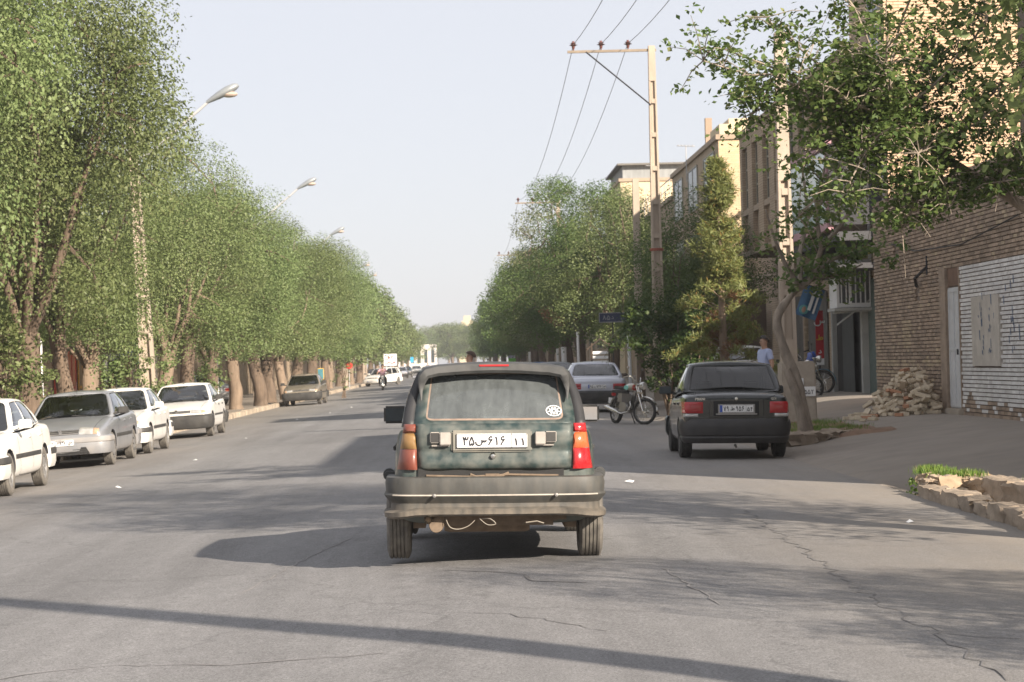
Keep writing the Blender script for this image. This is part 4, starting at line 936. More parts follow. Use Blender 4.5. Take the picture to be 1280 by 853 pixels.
RIDE = dict(pel=(0,-.28,.86),chest=(0,-.20,1.20),neck=(0,-.15,1.39),head=(0,-.10,1.52),shL=(-.18,-.18,1.30),elL=(-.33,.0,1.10),wrL=(-.33,.22,1.03),shR=(.18,-.18,1.30),elR=(.33,.0,1.10),wrR=(.33,.22,1.03),
   hipL=(-.10,-.26,.82),knL=(-.21,.13,.72),anL=(-.19,-.02,.36),toL=(-.20,.13,.31),hipR=(.10,-.26,.82),knR=(.21,.13,.72),anR=(.19,-.02,.36),toR=(.20,.13,.31))
P_BLUE = pm('shirt_light_blue',(.40,.46,.66),.8,var=.06,bump=.15,bscale=12); P_PINK = pm('shirt_pink',(.62,.36,.42),.8,var=.06,bump=.15,bscale=12); P_DK = pm('trousers_dark',(.02,.02,.025),.8,var=.1); P_ORG = pm('shirt_salmon',(.62,.26,.17),.8,var=.06); P_CY = pm('shirt_cyan',(.10,.45,.55),.8)

# ================================================================ MOTORCYCLES
def motorcycle(label, tank, accent, loc, rz, steer=0., lean=.12, group=None, kind='classic'):
    t = thing('motorcycle', label, 'motorcycle', loc, rz, group); t.rotation_euler = (0, lean, rz)
    r = .295; yf, yr_ = .64, -.62
    def whl(y, par, loc0=(0,0,0)):
        g = G(); g.lathe([(r-.055,-.012),(r-.06,-.02),(r-.045,-.024),(r-.04,0),(r-.045,.024),(r-.06,.02),(r-.055,.012)], (0,0,0), 'x', 28); g.lathe([(.001,-.05),(.05,-.045),(.055,0),(.05,.045),(.001,.05)], (0,0,0), 'x', 14)
        g.lathe([(.075,-.052),(.078,-.045),(.001,-.044)], (0,0,0), 'x', 16)
        for k in range(18): a = 2*PI*k/18; g.tube([(.02*(-1)**k,.05*math.cos(a+.2),.05*math.sin(a+.2)),(0,(r-.05)*math.cos(a),(r-.05)*math.sin(a))], .0035, 4)
        w = g.build('wheel', M['chrome'], par, loc=(0,y,r)); g = G(); g.lathe([(r-.062,-.028),(r-.035,-.05),(r-.01,-.036),(r,0),(r-.01,.036),(r-.035,.05),(r-.062,.028)], (0,0,0), 'x', 30); g.build('tyre', M['tyreclean'], w); return w
    whl(yr_, t)
    fk = G(); 
    for s in (-1,1): fk.tube([(s*.085,.64,.295),(s*.085,.50,.62),(s*.08,.40,.88)], [.022,.018,.018], 8)
    fk.box((0,.47,.70),(.21,.05,.03)); fk.box((0,.405,.87),(.21,.06,.03)); fk.tube([(0,.47,.68),(0,.40,.90)],.022,8)
    ang = steer; fork = fk.build('fork', M['chrome'], t)
    fw_ = whl(yf, fork)
    g = G(); pts = [(0, yf+(r+.035)*math.cos(a), r+(r+.035)*math.sin(a)) for a in [lerp(-.15,PI*.82,i/12) for i in range(13)]]; g.sweep(pts, [(-.045,-.004),(.045,-.004),(.04,.012),(-.04,.012)], ref=(1,0,0)) if False else g.sweep(pts, [(-.05,-.012),(.0,.004),(.05,-.012),(.045,-.018),(0,-.004),(-.045,-.018)])
    g.build('front_mudguard', M['chrome'] if kind=='classic' else accent, fork)
    g = G(); g.tube([(-.36,.22,1.0),(-.22,.33,1.05),(-.10,.40,.93),(.10,.40,.93),(.22,.33,1.05),(.36,.22,1.0)], .012, 7); g.build('handlebar', M['chrome'], fork)
    for s in (-1,1):
        g = G(); g.tube([(s*.25,.31,1.045),(s*.37,.215,.998)], .018, 8); g.build('grip', M['rubber'], fork)
        g = G(); g.tube([(s*.24,.31,1.05),(s*.30,.30,1.20)], .006, 5); g.ball((s*.31,.30,1.23),(.055,.012,.035),12,8); g.build('mirror', M['black'], fork)
    g = G(); g.lathe([(.001,-.11),(.05,-.10),(.085,-.03),(.09,.02)], (0,.54,.86), 'y', 18); hl = g.build('headlight', M['chrome'], fork); g = G(); g.lathe([(.088,.0),(.08,.018),(.001,.03)], (0,.56,.86), 'y', 18); g.build('headlight_lens', M['lensclear'], hl)
    if steer:
        piv = Vector((0,.42,0)); Rm = Matrix.Translation(piv) @ Matrix.Rotation(steer,4,'Z') @ Matrix.Translation(-piv); fork.matrix_basis = Rm
    if kind == 'classic':
        g = G(); ring = []
        prof = [(-.14,.05,.06),(-.08,.10,.10),(.05,.125,.115),(.18,.12,.10),(.28,.09,.07),(.32,.04,.03)]; vs = []; n = 12
        for y, rx, rz_ in prof: vs += [(rx*math.cos(2*PI*k/n), y, .80+.02*y+rz_*math.sin(2*PI*k/n)*(1 if math.sin(2*PI*k/n)>0 else .6)) for k in range(n)]
        fs = [(i*n+k,i*n+(k+1)%n,(i+1)*n+(k+1)%n,(i+1)*n+k) for i in range(len(prof)-1) for k in range(n)]+[tuple(range(n)),tuple(range(len(vs)-1,len(vs)-n-1,-1))]
        g.add(vs, fs); tk = g.build('fuel_tank', tank, t, smooth=60)
        for s in (-1,1): g = G(); g.prism([(-.06,.78),(.10,.75),(.17,.80),(.10,.85),(-.04,.845)], 'x', s*.118, s*.131); g.build('tank_badge', pm('turquoise_badge',(.05,.42,.40),.35,coat=.5), tk)
        g = G(); g.box((0,.29,.815),(.17,.05,.13)); g.build('side_panel', accent, t, bevel=.02)
        g = G(); g.sweep([(0,-.66,.80),(0,-.45,.795),(0,-.22,.785),(0,-.10,.80)], [[(-.11,-.03),(.11,-.03),(.10,.05),(-.10,.05)],[(-.13,-.03),(.13,-.03),(.12,.045),(-.12,.045)],[(-.12,-.03),(.12,-.03),(.10,.03),(-.10,.03)],[(-.09,-.02),(.09,-.02),(.07,.03),(-.07,.03)]]); g.build('saddle', M['rubber'], t, bevel=.015)
        g = G(); g.tube([(0,.40,.84),(0,.30,.60),(0,.22,.33),(0,-.12,.30),(0,-.30,.42)], .018, 7)
        for s in (-1,1): g.tube([(0,.38,.80),(s*.08,.0,.74),(s*.11,-.40,.74),(s*.11,-.70,.74)], .014, 6); g.tube([(s*.07,-.16,.36),(s*.09,-.62,.295)], .017, 6); g.tube([(s*.11,-.42,.70),(s*.10,-.62,.32)], .022, 8); g.tube([(s*.05,-.12,.34),(s*.1,-.30,.73)],.013,6)
        g.build('frame', M['black'], t)
        g = G(); g.lathe([(.001,-.13),(.10,-.12),(.115,-.05),(.115,.05),(.10,.12),(.001,.13)], (0,.02,.36), 'x', 18); g.box((0,-.10,.37),(.24,.30,.22)); g.box((0,-.28,.58),(.22,.22,.20))
        for k in range(7): g.box((0,.13+.012*k,.46+.025*k),(.17,.15,.011), rx=-.35)
        g.box((0,.17,.55),(.10,.09,.18), rx=-.35); g.build('engine', M['steel'], t, bevel=.006)
        g = G(); g.tube([(.06,.20,.50),(.09,.30,.40),(.12,.22,.26),(.13,-.1,.22),(.14,-.25,.25)], .02, 8); g.tube([(.14,-.22,.24),(.15,-.35,.27),(.16,-.85,.36),(.16,-.92,.37)], [.024,.042,.046,.028], 12); g.build('exhaust', M['chrome'], t)
        pts = [(0, yr_+(r+.035)*math.cos(a), r+(r+.035)*math.sin(a)) for a in [lerp(.35,PI*.92,i/10) for i in range(11)]]; g = G(); g.sweep(pts, [(-.055,-.012),(.0,.006),(.055,-.012),(.05,-.018),(0,0),(-.05,-.018)]); g.build('rear_mudguard', M['chrome'], t)
        g = G(); g.box((0,-.86,.66),(.10,.05,.07)); g.build('tail_light', M['lensred'], t, bevel=.012)
        g = G(); g.box((0,-.93,.52),(.17,.008,.13)); g.build('licence_plate', M['white'], t)
        g = G(); g.tube([(-.08,-.02,.26),(-.22,-.06,.02)], .012, 6); g.build('side_stand', M['black'], t)
    else:
        g = G(); vs = []; prof = [(.34,1.00,.05),(.40,.90,.13),(.36,.75,.17),(.28,.60,.18),(.18,.42,.17),(.05,.34,.13),(-.15,.36,.10)]
        for y, z, hw in prof: vs += [(-hw,y-.10,z),(-hw*.75,y+.02,z+.03),(0,y+.07,z+.04),(hw*.75,y+.02,z+.03),(hw,y-.10,z),(0,y-.12,z-.02)]
        fs = [(i*6+k,i*6+(k+1)%6,(i+1)*6+(k+1)%6,(i+1)*6+k) for i in range(6) for k in range(6)]+[(0,1,2,3,4,5),(41,40,39,38,37,36)]; g.add(vs, fs); g.build('leg_shield', tank, t, smooth=50)
        g = G(); g.sweep([(0,-.74,.72),(0,-.4,.66),(0,-.12,.58),(0,.05,.50)], [[(-.06,-.05),(.06,-.05),(.05,.05),(-.05,.05)],[(-.13,-.09),(.13,-.09),(.11,.08),(-.11,.08)],[(-.11,-.09),(.11,-.09),(.08,.06),(-.08,.06)],[(-.08,-.06),(.08,-.06),(.06,.04),(-.06,.04)]]); g.build('side_cover', tank, t, bevel=.02)
        g = G(); g.sweep([(0,-.68,.82),(0,-.35,.78),(0,-.12,.72),(0,.0,.68)], [[(-.10,-.04),(.10,-.04),(.09,.04),(-.09,.04)],[(-.13,-.04),(.13,-.04),(.12,.04),(-.12,.04)],[(-.11,-.04),(.11,-.04),(.09,.03),(-.09,.03)],[(-.06,-.03),(.06,-.03),(.05,.02),(-.05,.02)]]); g.build('saddle', M['rubber'], t, bevel=.015)
        g = G(); g.lathe([(.001,-.11),(.09,-.10),(.10,0),(.09,.10),(.001,.11)], (0,.02,.30), 'x', 16); g.box((0,.16,.31),(.11,.22,.11)); g.build('engine', M['steel'], t, bevel=.01)
        g = G(); g.tube([(.06,.2,.28),(.12,.0,.22),(.14,-.3,.27),(.15,-.8,.36)], [.018,.02,.035,.04], 10); g.build('exhaust', M['steel'], t)
        g = G()
        for s in (-1,1): g.tube([(s*.09,-.05,.32),(s*.09,-.62,.295)], .016, 6); g.tube([(s*.11,-.45,.60),(s*.10,-.62,.32)], .022, 8)
        g.build('frame', M['black'], t)
        pts = [(0, yr_+(r+.035)*math.cos(a), r+(r+.035)*math.sin(a)) for a in [lerp(.45,PI*.92,i/10) for i in range(11)]]; g = G(); g.sweep(pts, [(-.055,-.012),(.0,.006),(.055,-.012),(.05,-.018),(0,0),(-.05,-.018)]); g.build('rear_mudguard', M['black'], t)
        g = G(); g.tube([(-.08,-.02,.26),(-.24,-.06,.02)], .012, 6); g.build('side_stand', M['black'], t)
    return t
TANKG = pm('tank_olive_cream',(.34,.31,.24),.3,var=.1,coat=.6); TRED = pm('bike_red',(.42,.04,.03),.35,coat=.5); TBLUE = pm('bike_blue',(.012,.075,.42),.25,coat=.8,dust=.1); TBLK = pm('bike_black',(.015,.015,.017),.3,coat=.5); TTEAL = pm('mudguard_teal',(.04,.18,.28),.35,coat=.4)
sx = 4.0; G_MC = 'parked motorcycles on the right'
motorcycle('red and cream tanked motorcycle with chrome wheels parked behind the silver blue saloon', TANKG, TRED, (3.70,51.6,road_z(3.82)), -2.78, steer=.6, lean=-.12, group=G_MC)
mb = motorcycle('blue step-through motorcycle parked by the grey shutters behind the bent tree', TBLUE, TTEAL, (8.2,55.9,ground_z(8.3,56)-.0), -2.35, steer=.5, lean=-.1, group=G_MC, kind='step')
m2 = motorcycle('black motorcycle half hidden by the bent tree, only its front wheel showing', TBLK, TBLK, (7.62,54.0,ground_z(7.6,54)-.0), -2.3, steer=.5, lean=-.1, group=G_MC)
m3 = motorcycle('motorcycle parked beyond the roof of the black saloon, handlebar and mirrors showing', TBLK, TBLK, (6.05,56.,ground_z(6.1,56)+.02), -1.2, steer=-.3, lean=.1, group=G_MC)
# riders
def rider(label_b, label_p, x, y, rz, tank, shirt, hair=HAIR, face=(0,1,0), tr=P_DK):
    z = road_z(x); dup(MC0, (x,y,z), rz, label_b, 'ridden motorcycles'); J = dict(RIDE); J['face'] = face
    return person(label_p, J, (x,y,z), rz, shirt, tr, hair, group=None)
MC0 = motorcycle('motorcycle ridden by the man in the pink shirt coming towards the camera', TBLK, TBLK, (-4.9,146,road_z(-4.9)), PI, lean=0, group='ridden motorcycles')
person('man in pink shirt and dark trousers riding a motorcycle towards the camera', RIDE, (-4.9,146,road_z(-4.9)), PI, P_PINK, P_DK)
rider('motorcycle hidden ahead of the green hatchback', 'brown haired rider in salmon shirt, head and shoulder above the hatchback roof', .20, 44.5, -.05, TBLK, P_ORG, HAIRB, (-.9,.5,-.1))
rider('distant motorcycle with its rider in black', 'distant rider dressed in black on a motorcycle at left lane', -4.6, 330, PI, TBLK, P_DK)
# man on the pavement
J = dict(STAND); J['elR'] = (.23,.02,1.13); J['wrR'] = (.16,.22,1.02); J['face'] = (0,1,-.05)
person('man in light blue short sleeved shirt standing by the concrete pole', J, (6.22,47,ground_z(6.22,47)-.02), PI*.62, P_BLUE, P_DK)
J = dict(STAND); J['knL'] = (-.10,.16,.52); J['anL'] = (-.10,.28,.12); J['toL'] = (-.10,.42,.10); J['anR'] = (.1,-.22,.14); J['toR'] = (.1,-.1,.04)
person('pedestrian in a turquoise shirt far down the right side of the road', J, (2.9,240,road_z(2.9)), 0, P_CY, P_DK)
# driver, dimly visible
J = dict(pel=(0,0,.18),chest=(0,-.10,.50),neck=(0,-.10,.68),head=(0,-.07,.81),shL=(-.18,-.08,.60),elL=(-.24,.12,.42),wrL=(-.16,.34,.46),shR=(.18,-.08,.60),elR=(.24,.12,.42),wrR=(.16,.34,.46),hipL=(-.09,.02,.14),knL=(-.13,.42,.26),anL=(-.12,.68,.02),toL=(-.12,.80,.06),hipR=(.09,.02,.14),knR=(.13,.42,.26),anR=(.12,.68,.02),toR=(.12,.80,.06))
person('driver seen dimly through the dusty rear window of the green hatchback', J, (-.10,18.55,.34), 0, P_DK, P_DK)
# ================================================================ GROUND
def PX(px, py, Y):
    """point seen at photograph pixel (px, py) at distance Y"""
    dx, dy = px-575, 453-py; c, s = math.cos(.026), math.sin(.026); k = Y/2890
    return Vector(((dx*c+dy*s)*k, Y, CAMZ+(-dx*s+dy*c)*k))
def asphalt():
    m = bpy.data.materials.new('asphalt'); m.use_nodes = True; n = m.node_tree; L = n.links; b = n.nodes['Principled BSDF']
    tc = n.nodes.new('ShaderNodeTexCoord')
    def nz(sc, st, det=6, ro=.6):
        mp = n.nodes.new('ShaderNodeMapping'); mp.inputs[3].default_value = st; L.new(tc.outputs['Object'], mp.inputs[0])
        q = n.nodes.new('ShaderNodeTexNoise'); q.inputs['Scale'].default_value = sc; q.inputs['Detail'].default_value = det; q.inputs['Roughness'].default_value = ro; L.new(mp.outputs[0], q.inputs[0]); return q.outputs[0]
    def mr(x, a, b_, c, d): q = n.nodes.new('ShaderNodeMapRange'); q.inputs[1].default_value = a; q.inputs[2].default_value = b_; q.inputs[3].default_value = c; q.inputs[4].default_value = d; L.new(x, q.inputs[0]); return q.outputs[0]
    def mul(a, c): q = n.nodes.new('ShaderNodeMath'); q.operation = 'MULTIPLY'; L.new(a, q.inputs[0]); L.new(c, q.inputs[1]); return q.outputs[0]
    f = mr(nz(.35,(1,.25,1)), .3,.7,.88,1.12); f = mul(f, mr(nz(1.2,(1.6,.06,1),4), .3,.7,.84,1.12)); f = mul(f, mr(nz(75,(1,1,1),2,.8), .3,.7,.55,1.5)); f = mul(f, mr(nz(22,(1,1,1),4,.8), .3,.7,.84,1.16)); f = mul(f, mr(nz(7,(1,.5,1),8,.7), .3,.7,.9,1.1))
    v = n.nodes.new('ShaderNodeTexVoronoi'); v.feature = 'DISTANCE_TO_EDGE'; v.inputs['Scale'].default_value = .42
    ds = n.nodes.new('ShaderNodeMapping'); ds.inputs[3].default_value = (1,.5,1)
    ns = n.nodes.new('ShaderNodeTexNoise'); ns.inputs['Scale'].default_value = 1.5; ns.inputs['Detail'].default_value = 5; L.new(tc.outputs['Object'], ns.inputs[0])
    va = n.nodes.new('ShaderNodeVectorMath'); va.operation = 'MULTIPLY_ADD'; va.inputs[1].default_value = (.9,.9,.9); L.new(ns.outputs[1], va.inputs[0]); L.new(tc.outputs['Object'], va.inputs[2]); L.new(va.outputs[0], ds.inputs[0]); L.new(ds.outputs[0], v.inputs[0])
    f = mul(f, mr(v.outputs[0], 0,.010,.80,1))
    v2 = n.nodes.new('ShaderNodeTexVoronoi'); v2.inputs['Scale'].default_value = .5; m2 = n.nodes.new('ShaderNodeMapping'); m2.inputs[3].default_value = (1,.3,1); L.new(va.outputs[0], m2.inputs[0]); L.new(m2.outputs[0], v2.inputs[0]); s2 = n.nodes.new('ShaderNodeSeparateColor'); L.new(v2.outputs['Color'], s2.inputs[0]); f = mul(f, mr(s2.outputs[0],0,1,.91,1.06))
    sc = n.nodes.new('ShaderNodeVectorMath'); sc.operation = 'SCALE'; sc.inputs[0].default_value = (.192,.189,.189); L.new(f, sc.inputs['Scale'])
    # pale dust towards both kerbs
    sx = n.nodes.new('ShaderNodeSeparateXYZ'); L.new(tc.outputs['Object'], sx.inputs[0])
    a1 = mr(sx.outputs[0], -4.2,-8.0,0,.75); a2 = mr(sx.outputs[0], 1.6,4.6,0,.85); ad = n.nodes.new('ShaderNodeMath'); ad.operation = 'ADD'; L.new(a1, ad.inputs[0]); L.new(a2, ad.inputs[1])
    df = mul(ad.outputs[0], mr(nz(.9,(1,.35,1),8,.7), .3,.7,.35,1.1))
    mx = n.nodes.new('ShaderNodeMix'); mx.data_type = 'RGBA'; mx.inputs[7].default_value = (.285,.25,.21,1); L.new(df, mx.inputs[0]); L.new(sc.outputs[0], mx.inputs[6]); L.new(mx.outputs[2], b.inputs['Base Color'])
    b.inputs['Roughness'].default_value = .82; b.inputs['Specular IOR Level'].default_value = .35
    bp = n.nodes.new('ShaderNodeBump'); bp.inputs['Strength'].default_value = .5; bp.inputs['Distance'].default_value = .012; L.new(nz(90,(1,1,1),3,.7), bp.inputs['Height']); L.new(bp.outputs[0], b.inputs['Normal'])
    return m
ASPH = asphalt()
def sheet(name, xs, ys, zf, mat, kind='structure', label=None, cat=None):
    g = G(); nx = len(xs); g.add([(x,y,zf(x,y)) for y in ys for x in xs], [(j*nx+i,j*nx+i+1,(j+1)*nx+i+1,(j+1)*nx+i) for j in range(len(ys)-1) for i in range(nx-1)])
    o = g.build(name, mat, smooth=80); tag(o, label, cat, kind=kind); return o
rng_ = lambda a,b,s: [a+(b-a)*i/max(1,round((b-a)/s)) for i in range(max(1,round((b-a)/s))+1)]
sheet('road', rng_(LK,RK,.4), rng_(-25,80,3)+[100,150,250,450,800,1500,2500], lambda x,y: road_z(x)+(.012*noise.noise(Vector((x*.5,y*.22,9))) if y < 79 else 0), ASPH)
sheet('ground', rng_(-2500,2500,500), rng_(-200,2500,300), lambda x,y: -.62, pm('dry_earth',(.24,.19,.14),.95,var=.2,scale=.5))
PAVE = pm('dusty_pavement',(.235,.20,.165),.9,var=.2,scale=1.4,bump=.4,bscale=30,dust=.5,dcol=(.30,.25,.195)); 
sheet('pavement', [LK-.18,-9,-10,-12,-16,-30,-60], [-25,30,60,100,200,400,800,1500,2500][::-1], lambda x,y: -.25 if x > -20 else -.3, PAVE)
DRIVE = pm('driveway_screed',(.215,.19,.165),.88,var=.16,scale=1.1,bump=.35,bscale=40,dust=.6,dcol=(.30,.255,.205))
sheet('pavement', rng_(RK,9.7,.14)+[12,20,60], rng_(5,50,.3)+rng_(51,90,2)+[120,200,400,800,1500,2500], ground_z, DRIVE)
# earth bed in the gap of the pavement
sheet('soil', rng_(5.15,7.1,.12), rng_(36.2,43.5,.3), lambda x,y: ground_z(x,y)+(.035 if (5.3+.25*noise.noise(Vector((y*.7,0,0))) < x < 6.95+.2*noise.noise(Vector((y*.5,4,0)))-.08*(y-36) and y > 36.4) else -.05)+.04*noise.noise(Vector((x*4,y*3,0))), pm('red_soil',(.20,.125,.08),.95,var=.3,scale=4,bump=.8,bscale=30))
sheet('soil', rng_(4.84,5.42,.1), rng_(10,25.1,.3), lambda x,y: ground_z(x,y)+.02+.04*noise.noise(Vector((x*5,y*3,0))), pm('grey_soil',(.22,.17,.12),.95,var=.3,scale=4,bump=.8,bscale=30))
# cracks and patched seams in the asphalt
CR = pm('tar_crack',(.155,.149,.146),.8,var=.3); CP = pm('pale_patch',(.225,.215,.208),.85,var=.15,scale=2)
def crack(pts, wd, mat=CR, seed=1, amp=.05):
    P = []; rr = random.Random(seed)
    for a, b in zip(pts[:-1], pts[1:]):
        n = max(2, int((Vector(b)-Vector(a)).length/.15))
        for i in range(n): t = i/n; P.append((lerp(a[0],b[0],t)+rr.uniform(-amp,amp), lerp(a[1],b[1],t)+rr.uniform(-amp,amp)))
    P.append(pts[-1]); vs = []; g = G()
    for i, p in enumerate(P):
        a = Vector(P[max(i-1,0)]); b = Vector(P[min(i+1,len(P)-1)]); t = (b-a).normalized(); w_ = wd*rr.uniform(.15,.6); z = road_z(p[0])+.012*noise.noise(Vector((p[0]*.5,p[1]*.22,9)))+.004
        vs += [(p[0]-t.y*w_/2, p[1]+t.x*w_/2, z), (p[0]+t.y*w_/2, p[1]-t.x*w_/2, z)]
    g.add(vs, [(2*i,2*i+1,2*i+3,2*i+2) for i in range(len(P)-1)]); tag(g.build('road_crack', mat), kind='stuff')
def gp(px, py, z=0.):
    dx, dy = px-575, 453-py; c, s = math.cos(.026), math.sin(.026); X = dx*c+dy*s; Z = -dx*s+dy*c
    # solve for the road height at that place
    zz = 0
    for _ in range(8): k = (zz-CAMZ)/Z; zz = road_z(X*k)
    k = (zz-CAMZ)/Z; return (X*k, 2890*k)
crack([gp(560,712),gp(640,716),gp(665,728),gp(735,730)], .05, seed=3); crack([gp(930,640),gp(1010,690),gp(1080,740),gp(1180,800),gp(1262,853)], .045, seed=5)
crack([gp(1180,795),gp(1279,800)], .03, seed=6); crack([gp(870,668),gp(1000,676),gp(1090,674)], .03, seed=8)
crack([gp(0,850),gp(120,832),gp(330,828),gp(480,815)], .04, CP, seed=9); crack([gp(300,742),gp(380,700),gp(440,672)], .03, CP, seed=10, amp=.02)
crack([gp(830,712),gp(900,758)], .03, CP, seed=13, amp=.02)
crack([gp(480,765),gp(640,768),gp(760,790)], .022, CR, seed=14)
# kerb, left: joined stones
g = G(); y = 20.
while y < 230:
    l = .5+R.uniform(-.03,.03); g.box((LK-.09+R.uniform(-.015,.015), y+l/2, -.30+R.uniform(-.012,.012)), (.18,l-.025,.20), 0, rz=R.uniform(-.02,.02), r=R.random()); y += l
g.bx(LK-.2,LK,230,1500,-.45,-.21); tag(g.build('kerb', pm('kerb_pale',(.42,.35,.27),.9,var=.2,scale=3,bump=.4,rnd=.15), bevel=.012), kind='stuff')
def rock(name, d, loc, rz, parent=None, seed=0, mat=None, amp=.12, tilt=0):
    bm = bmesh.new(); bmesh.ops.create_cube(bm, size=1); bmesh.ops.subdivide_edges(bm, edges=bm.edges[:], cuts=4, use_grid_fill=True)
    for v in bm.verts:
        q = v.co.copy(); r_ = q.length; q = q*(1-.16*max(0,(r_-.6))); n = noise.noise_vector(q*2.6+Vector((seed*7.1,seed,0)))+.45*noise.noise_vector(q*8+Vector((seed,3,0))); q += n*amp*1.25; v.co = Vector((q.x*d[0],q.y*d[1],q.z*d[2]))
    me = bpy.data.meshes.new(name); bm.to_mesh(me); bm.free(); me.materials.append(mat or M['kerb']); me.polygons.foreach_set('use_smooth',[True]*len(me.polygons)); me.set_sharp_from_angle(angle=math.radians(35))
    at = me.attributes.new('rnd','FLOAT','FACE'); at.data.foreach_set('value',[random.Random(seed).random()]*len(me.polygons))
    o = bpy.data.objects.new(name, me); COL.objects.link(o); o.location = loc; o.rotation_euler = (tilt,0,rz); o.parent = parent; return o
k1 = thing('kerb', None, None); tag(k1, kind='structure'); y = 12.; i = 0
while y < 23.0:
    l = .62+R.uniform(-.08,.1); x = 4.68+R.uniform(-.03,.03)+.10*sm((y-19)/6); rock('kerb_stone', (.24,l-.03,.19), (x,y+l/2,road_z(4.6)+.03+R.uniform(-.02,.02)), R.uniform(-.05,.05), k1, i); y += l; i += 1
k2 = thing('kerb', None, None); tag(k2, kind='structure'); y = 12.
while y < 23.6:
    l = .70+R.uniform(-.1,.12); x = 5.42+R.uniform(-.04,.04); rock('kerb_stone', (.28,l-.04,.21), (x,y+l/2,.01+R.uniform(-.02,.02)), R.uniform(-.06,.06), k2, i+50); y += l; i += 1
k3 = thing('kerb', None, None); tag(k3, kind='structure')
for j,(px,py,w_) in enumerate(((990,562,.5),(1006,560,.45),(1022,559,.5),(1038,560,.4))):
    p = PX(px,py,37.4+.4*j); rock('kerb_stone', (w_,.5,.26), (5.15+.28*j,36.0+.28*j,.05), .5+j*.2, k3, 80+j, amp=.2)
for j in range(9): rock('kerb_stone', (.22,.55,.2), (4.85+R.uniform(-.05,.05), 38.2+j*.75, .0), R.uniform(-.1,.1), k3, 90+j, amp=.16)
rb = thing('rubble', 'broken kerb rubble and pale stones at the end of the ditch beside the driveway', 'rubble', (5.0,23.7,0))
for j in range(16): rock('stone', (R.uniform(.08,.26),R.uniform(.08,.24),R.uniform(.06,.14)), (R.uniform(-.28,.45),R.uniform(-.35,.45),.03+R.uniform(0,.05)), R.uniform(0,3), rb, 120+j, amp=.25, mat=M['kerb'] if j%3 else pm('sandstone',(.33,.25,.17),.9,var=.2,bump=.4))

# ================================================================ FOLIAGE
def leaf_mesh(name, C, size, mat, asp=.55, up=.35, seed=1, D=None, bend=.12, N=None, nb=.75, tone=None):
    rs = np.random.RandomState(seed); n = len(C); C = np.asarray(C, float)
    nr = rs.normal(size=(n,3)); nr[:,2] = np.abs(nr[:,2])*.8+up
    if N is not None: nr = nr*.85+N*nb; nr[:,2] += .35
    nr /= np.linalg.norm(nr,axis=1)[:,None]
    if D is None: D = rs.normal(size=(n,3)); D[:,2] *= .6; D[:,2] -= .25
    D = D-nr*(D*nr).sum(1)[:,None]; D /= np.linalg.norm(D,axis=1)[:,None]+1e-9; Sd = np.cross(nr,D)
    L_ = (size*rs.uniform(.65,1.25,n))[:,None]; W_ = L_*asp/2
    v = np.empty((n,4,3)); v[:,0] = C-D*L_/2; v[:,1] = C+Sd*W_+nr*L_*bend; v[:,2] = C+D*L_/2; v[:,3] = C-Sd*W_+nr*L_*bend
    me = bpy.data.meshes.new(name); me.vertices.add(4*n); me.vertices.foreach_set('co', v.ravel()); me.loops.add(4*n); me.loops.foreach_set('vertex_index', np.arange(4*n)); me.polygons.add(n)
    me.polygons.foreach_set('loop_start', np.arange(n)*4); me.update(calc_edges=True)
    at = me.attributes.new('rnd','FLOAT','FACE'); tv = rs.random_sample(n); tv = tv if tone is None else np.clip(tv*.5+tone*.5,0,1); at.data.foreach_set('value', tv); me.materials.append(mat); return me
LEAF = leafmat('elm_leaves', (.12,.175,.058), (.235,.285,.12), (.28,.29,.15)); LEAFD = leafmat('shaded_leaves', (.065,.12,.032), (.14,.20,.06)); LEAFM = leafmat('mulberry_leaves', (.07,.135,.035), (.17,.245,.075), (.28,.31,.12), .42)  # LEAFD: same leaf as LEAF with the right-hand shade put into its colour
LEAFP = leafmat('pale_leaves', (.13,.15,.065), (.24,.25,.13), (.30,.24,.14)); NEED = leafmat('pine_needles', (.12,.155,.045), (.23,.25,.085), (.30,.20,.06), .25); NEEDB = leafmat('brown_needles', (.13,.065,.035), (.20,.11,.055), None, .2); BUSH = leafmat('bush_leaves', (.025,.06,.015), (.075,.115,.03))
PALMM = leafmat('palm_leaves', (.12,.17,.09), (.22,.26,.15), None, .3); GRASS = leafmat('grass_blades', (.07,.14,.02), (.20,.28,.06), (.36,.32,.14), .3); AUT = leafmat('rust_leaves', (.22,.10,.05), (.36,.19,.10))
def clump_pts(cs, rr, n, seed, dirs=False, ex=.55):
    rs = np.random.RandomState(seed); out = []; dd = []
    for (c, r, k) in zip(cs, rr, n if hasattr(n,'__len__') else [n]*len(cs)):
        q = rs.normal(size=(k,3)); q /= np.linalg.norm(q,axis=1)[:,None]+1e-9; dd.append(q.copy()); q *= (rs.random_sample(k)**ex)[:,None]*r*rs.uniform(.82,1.1,(k,1)); q[:,2] *= .70; out.append(q+np.array(c))
    return (np.concatenate(out), np.concatenate(dd)) if dirs else np.concatenate(out)
def limb_path(a, b, sag=.12, seed=0, n=5):
    a, b = Vector(a), Vector(b); rr = random.Random(seed); L_ = (b-a).length; off = Vector((rr.uniform(-1,1),rr.uniform(-1,1),rr.uniform(-.2,.8)))*L_*sag
    return [a.lerp(b,t)+off*math.sin(PI*t)+Vector((rr.uniform(-1,1),rr.uniform(-1,1),rr.uniform(-1,1)))*L_*.02*(0<t<1) for t in [i/n for i in range(n+1)]]
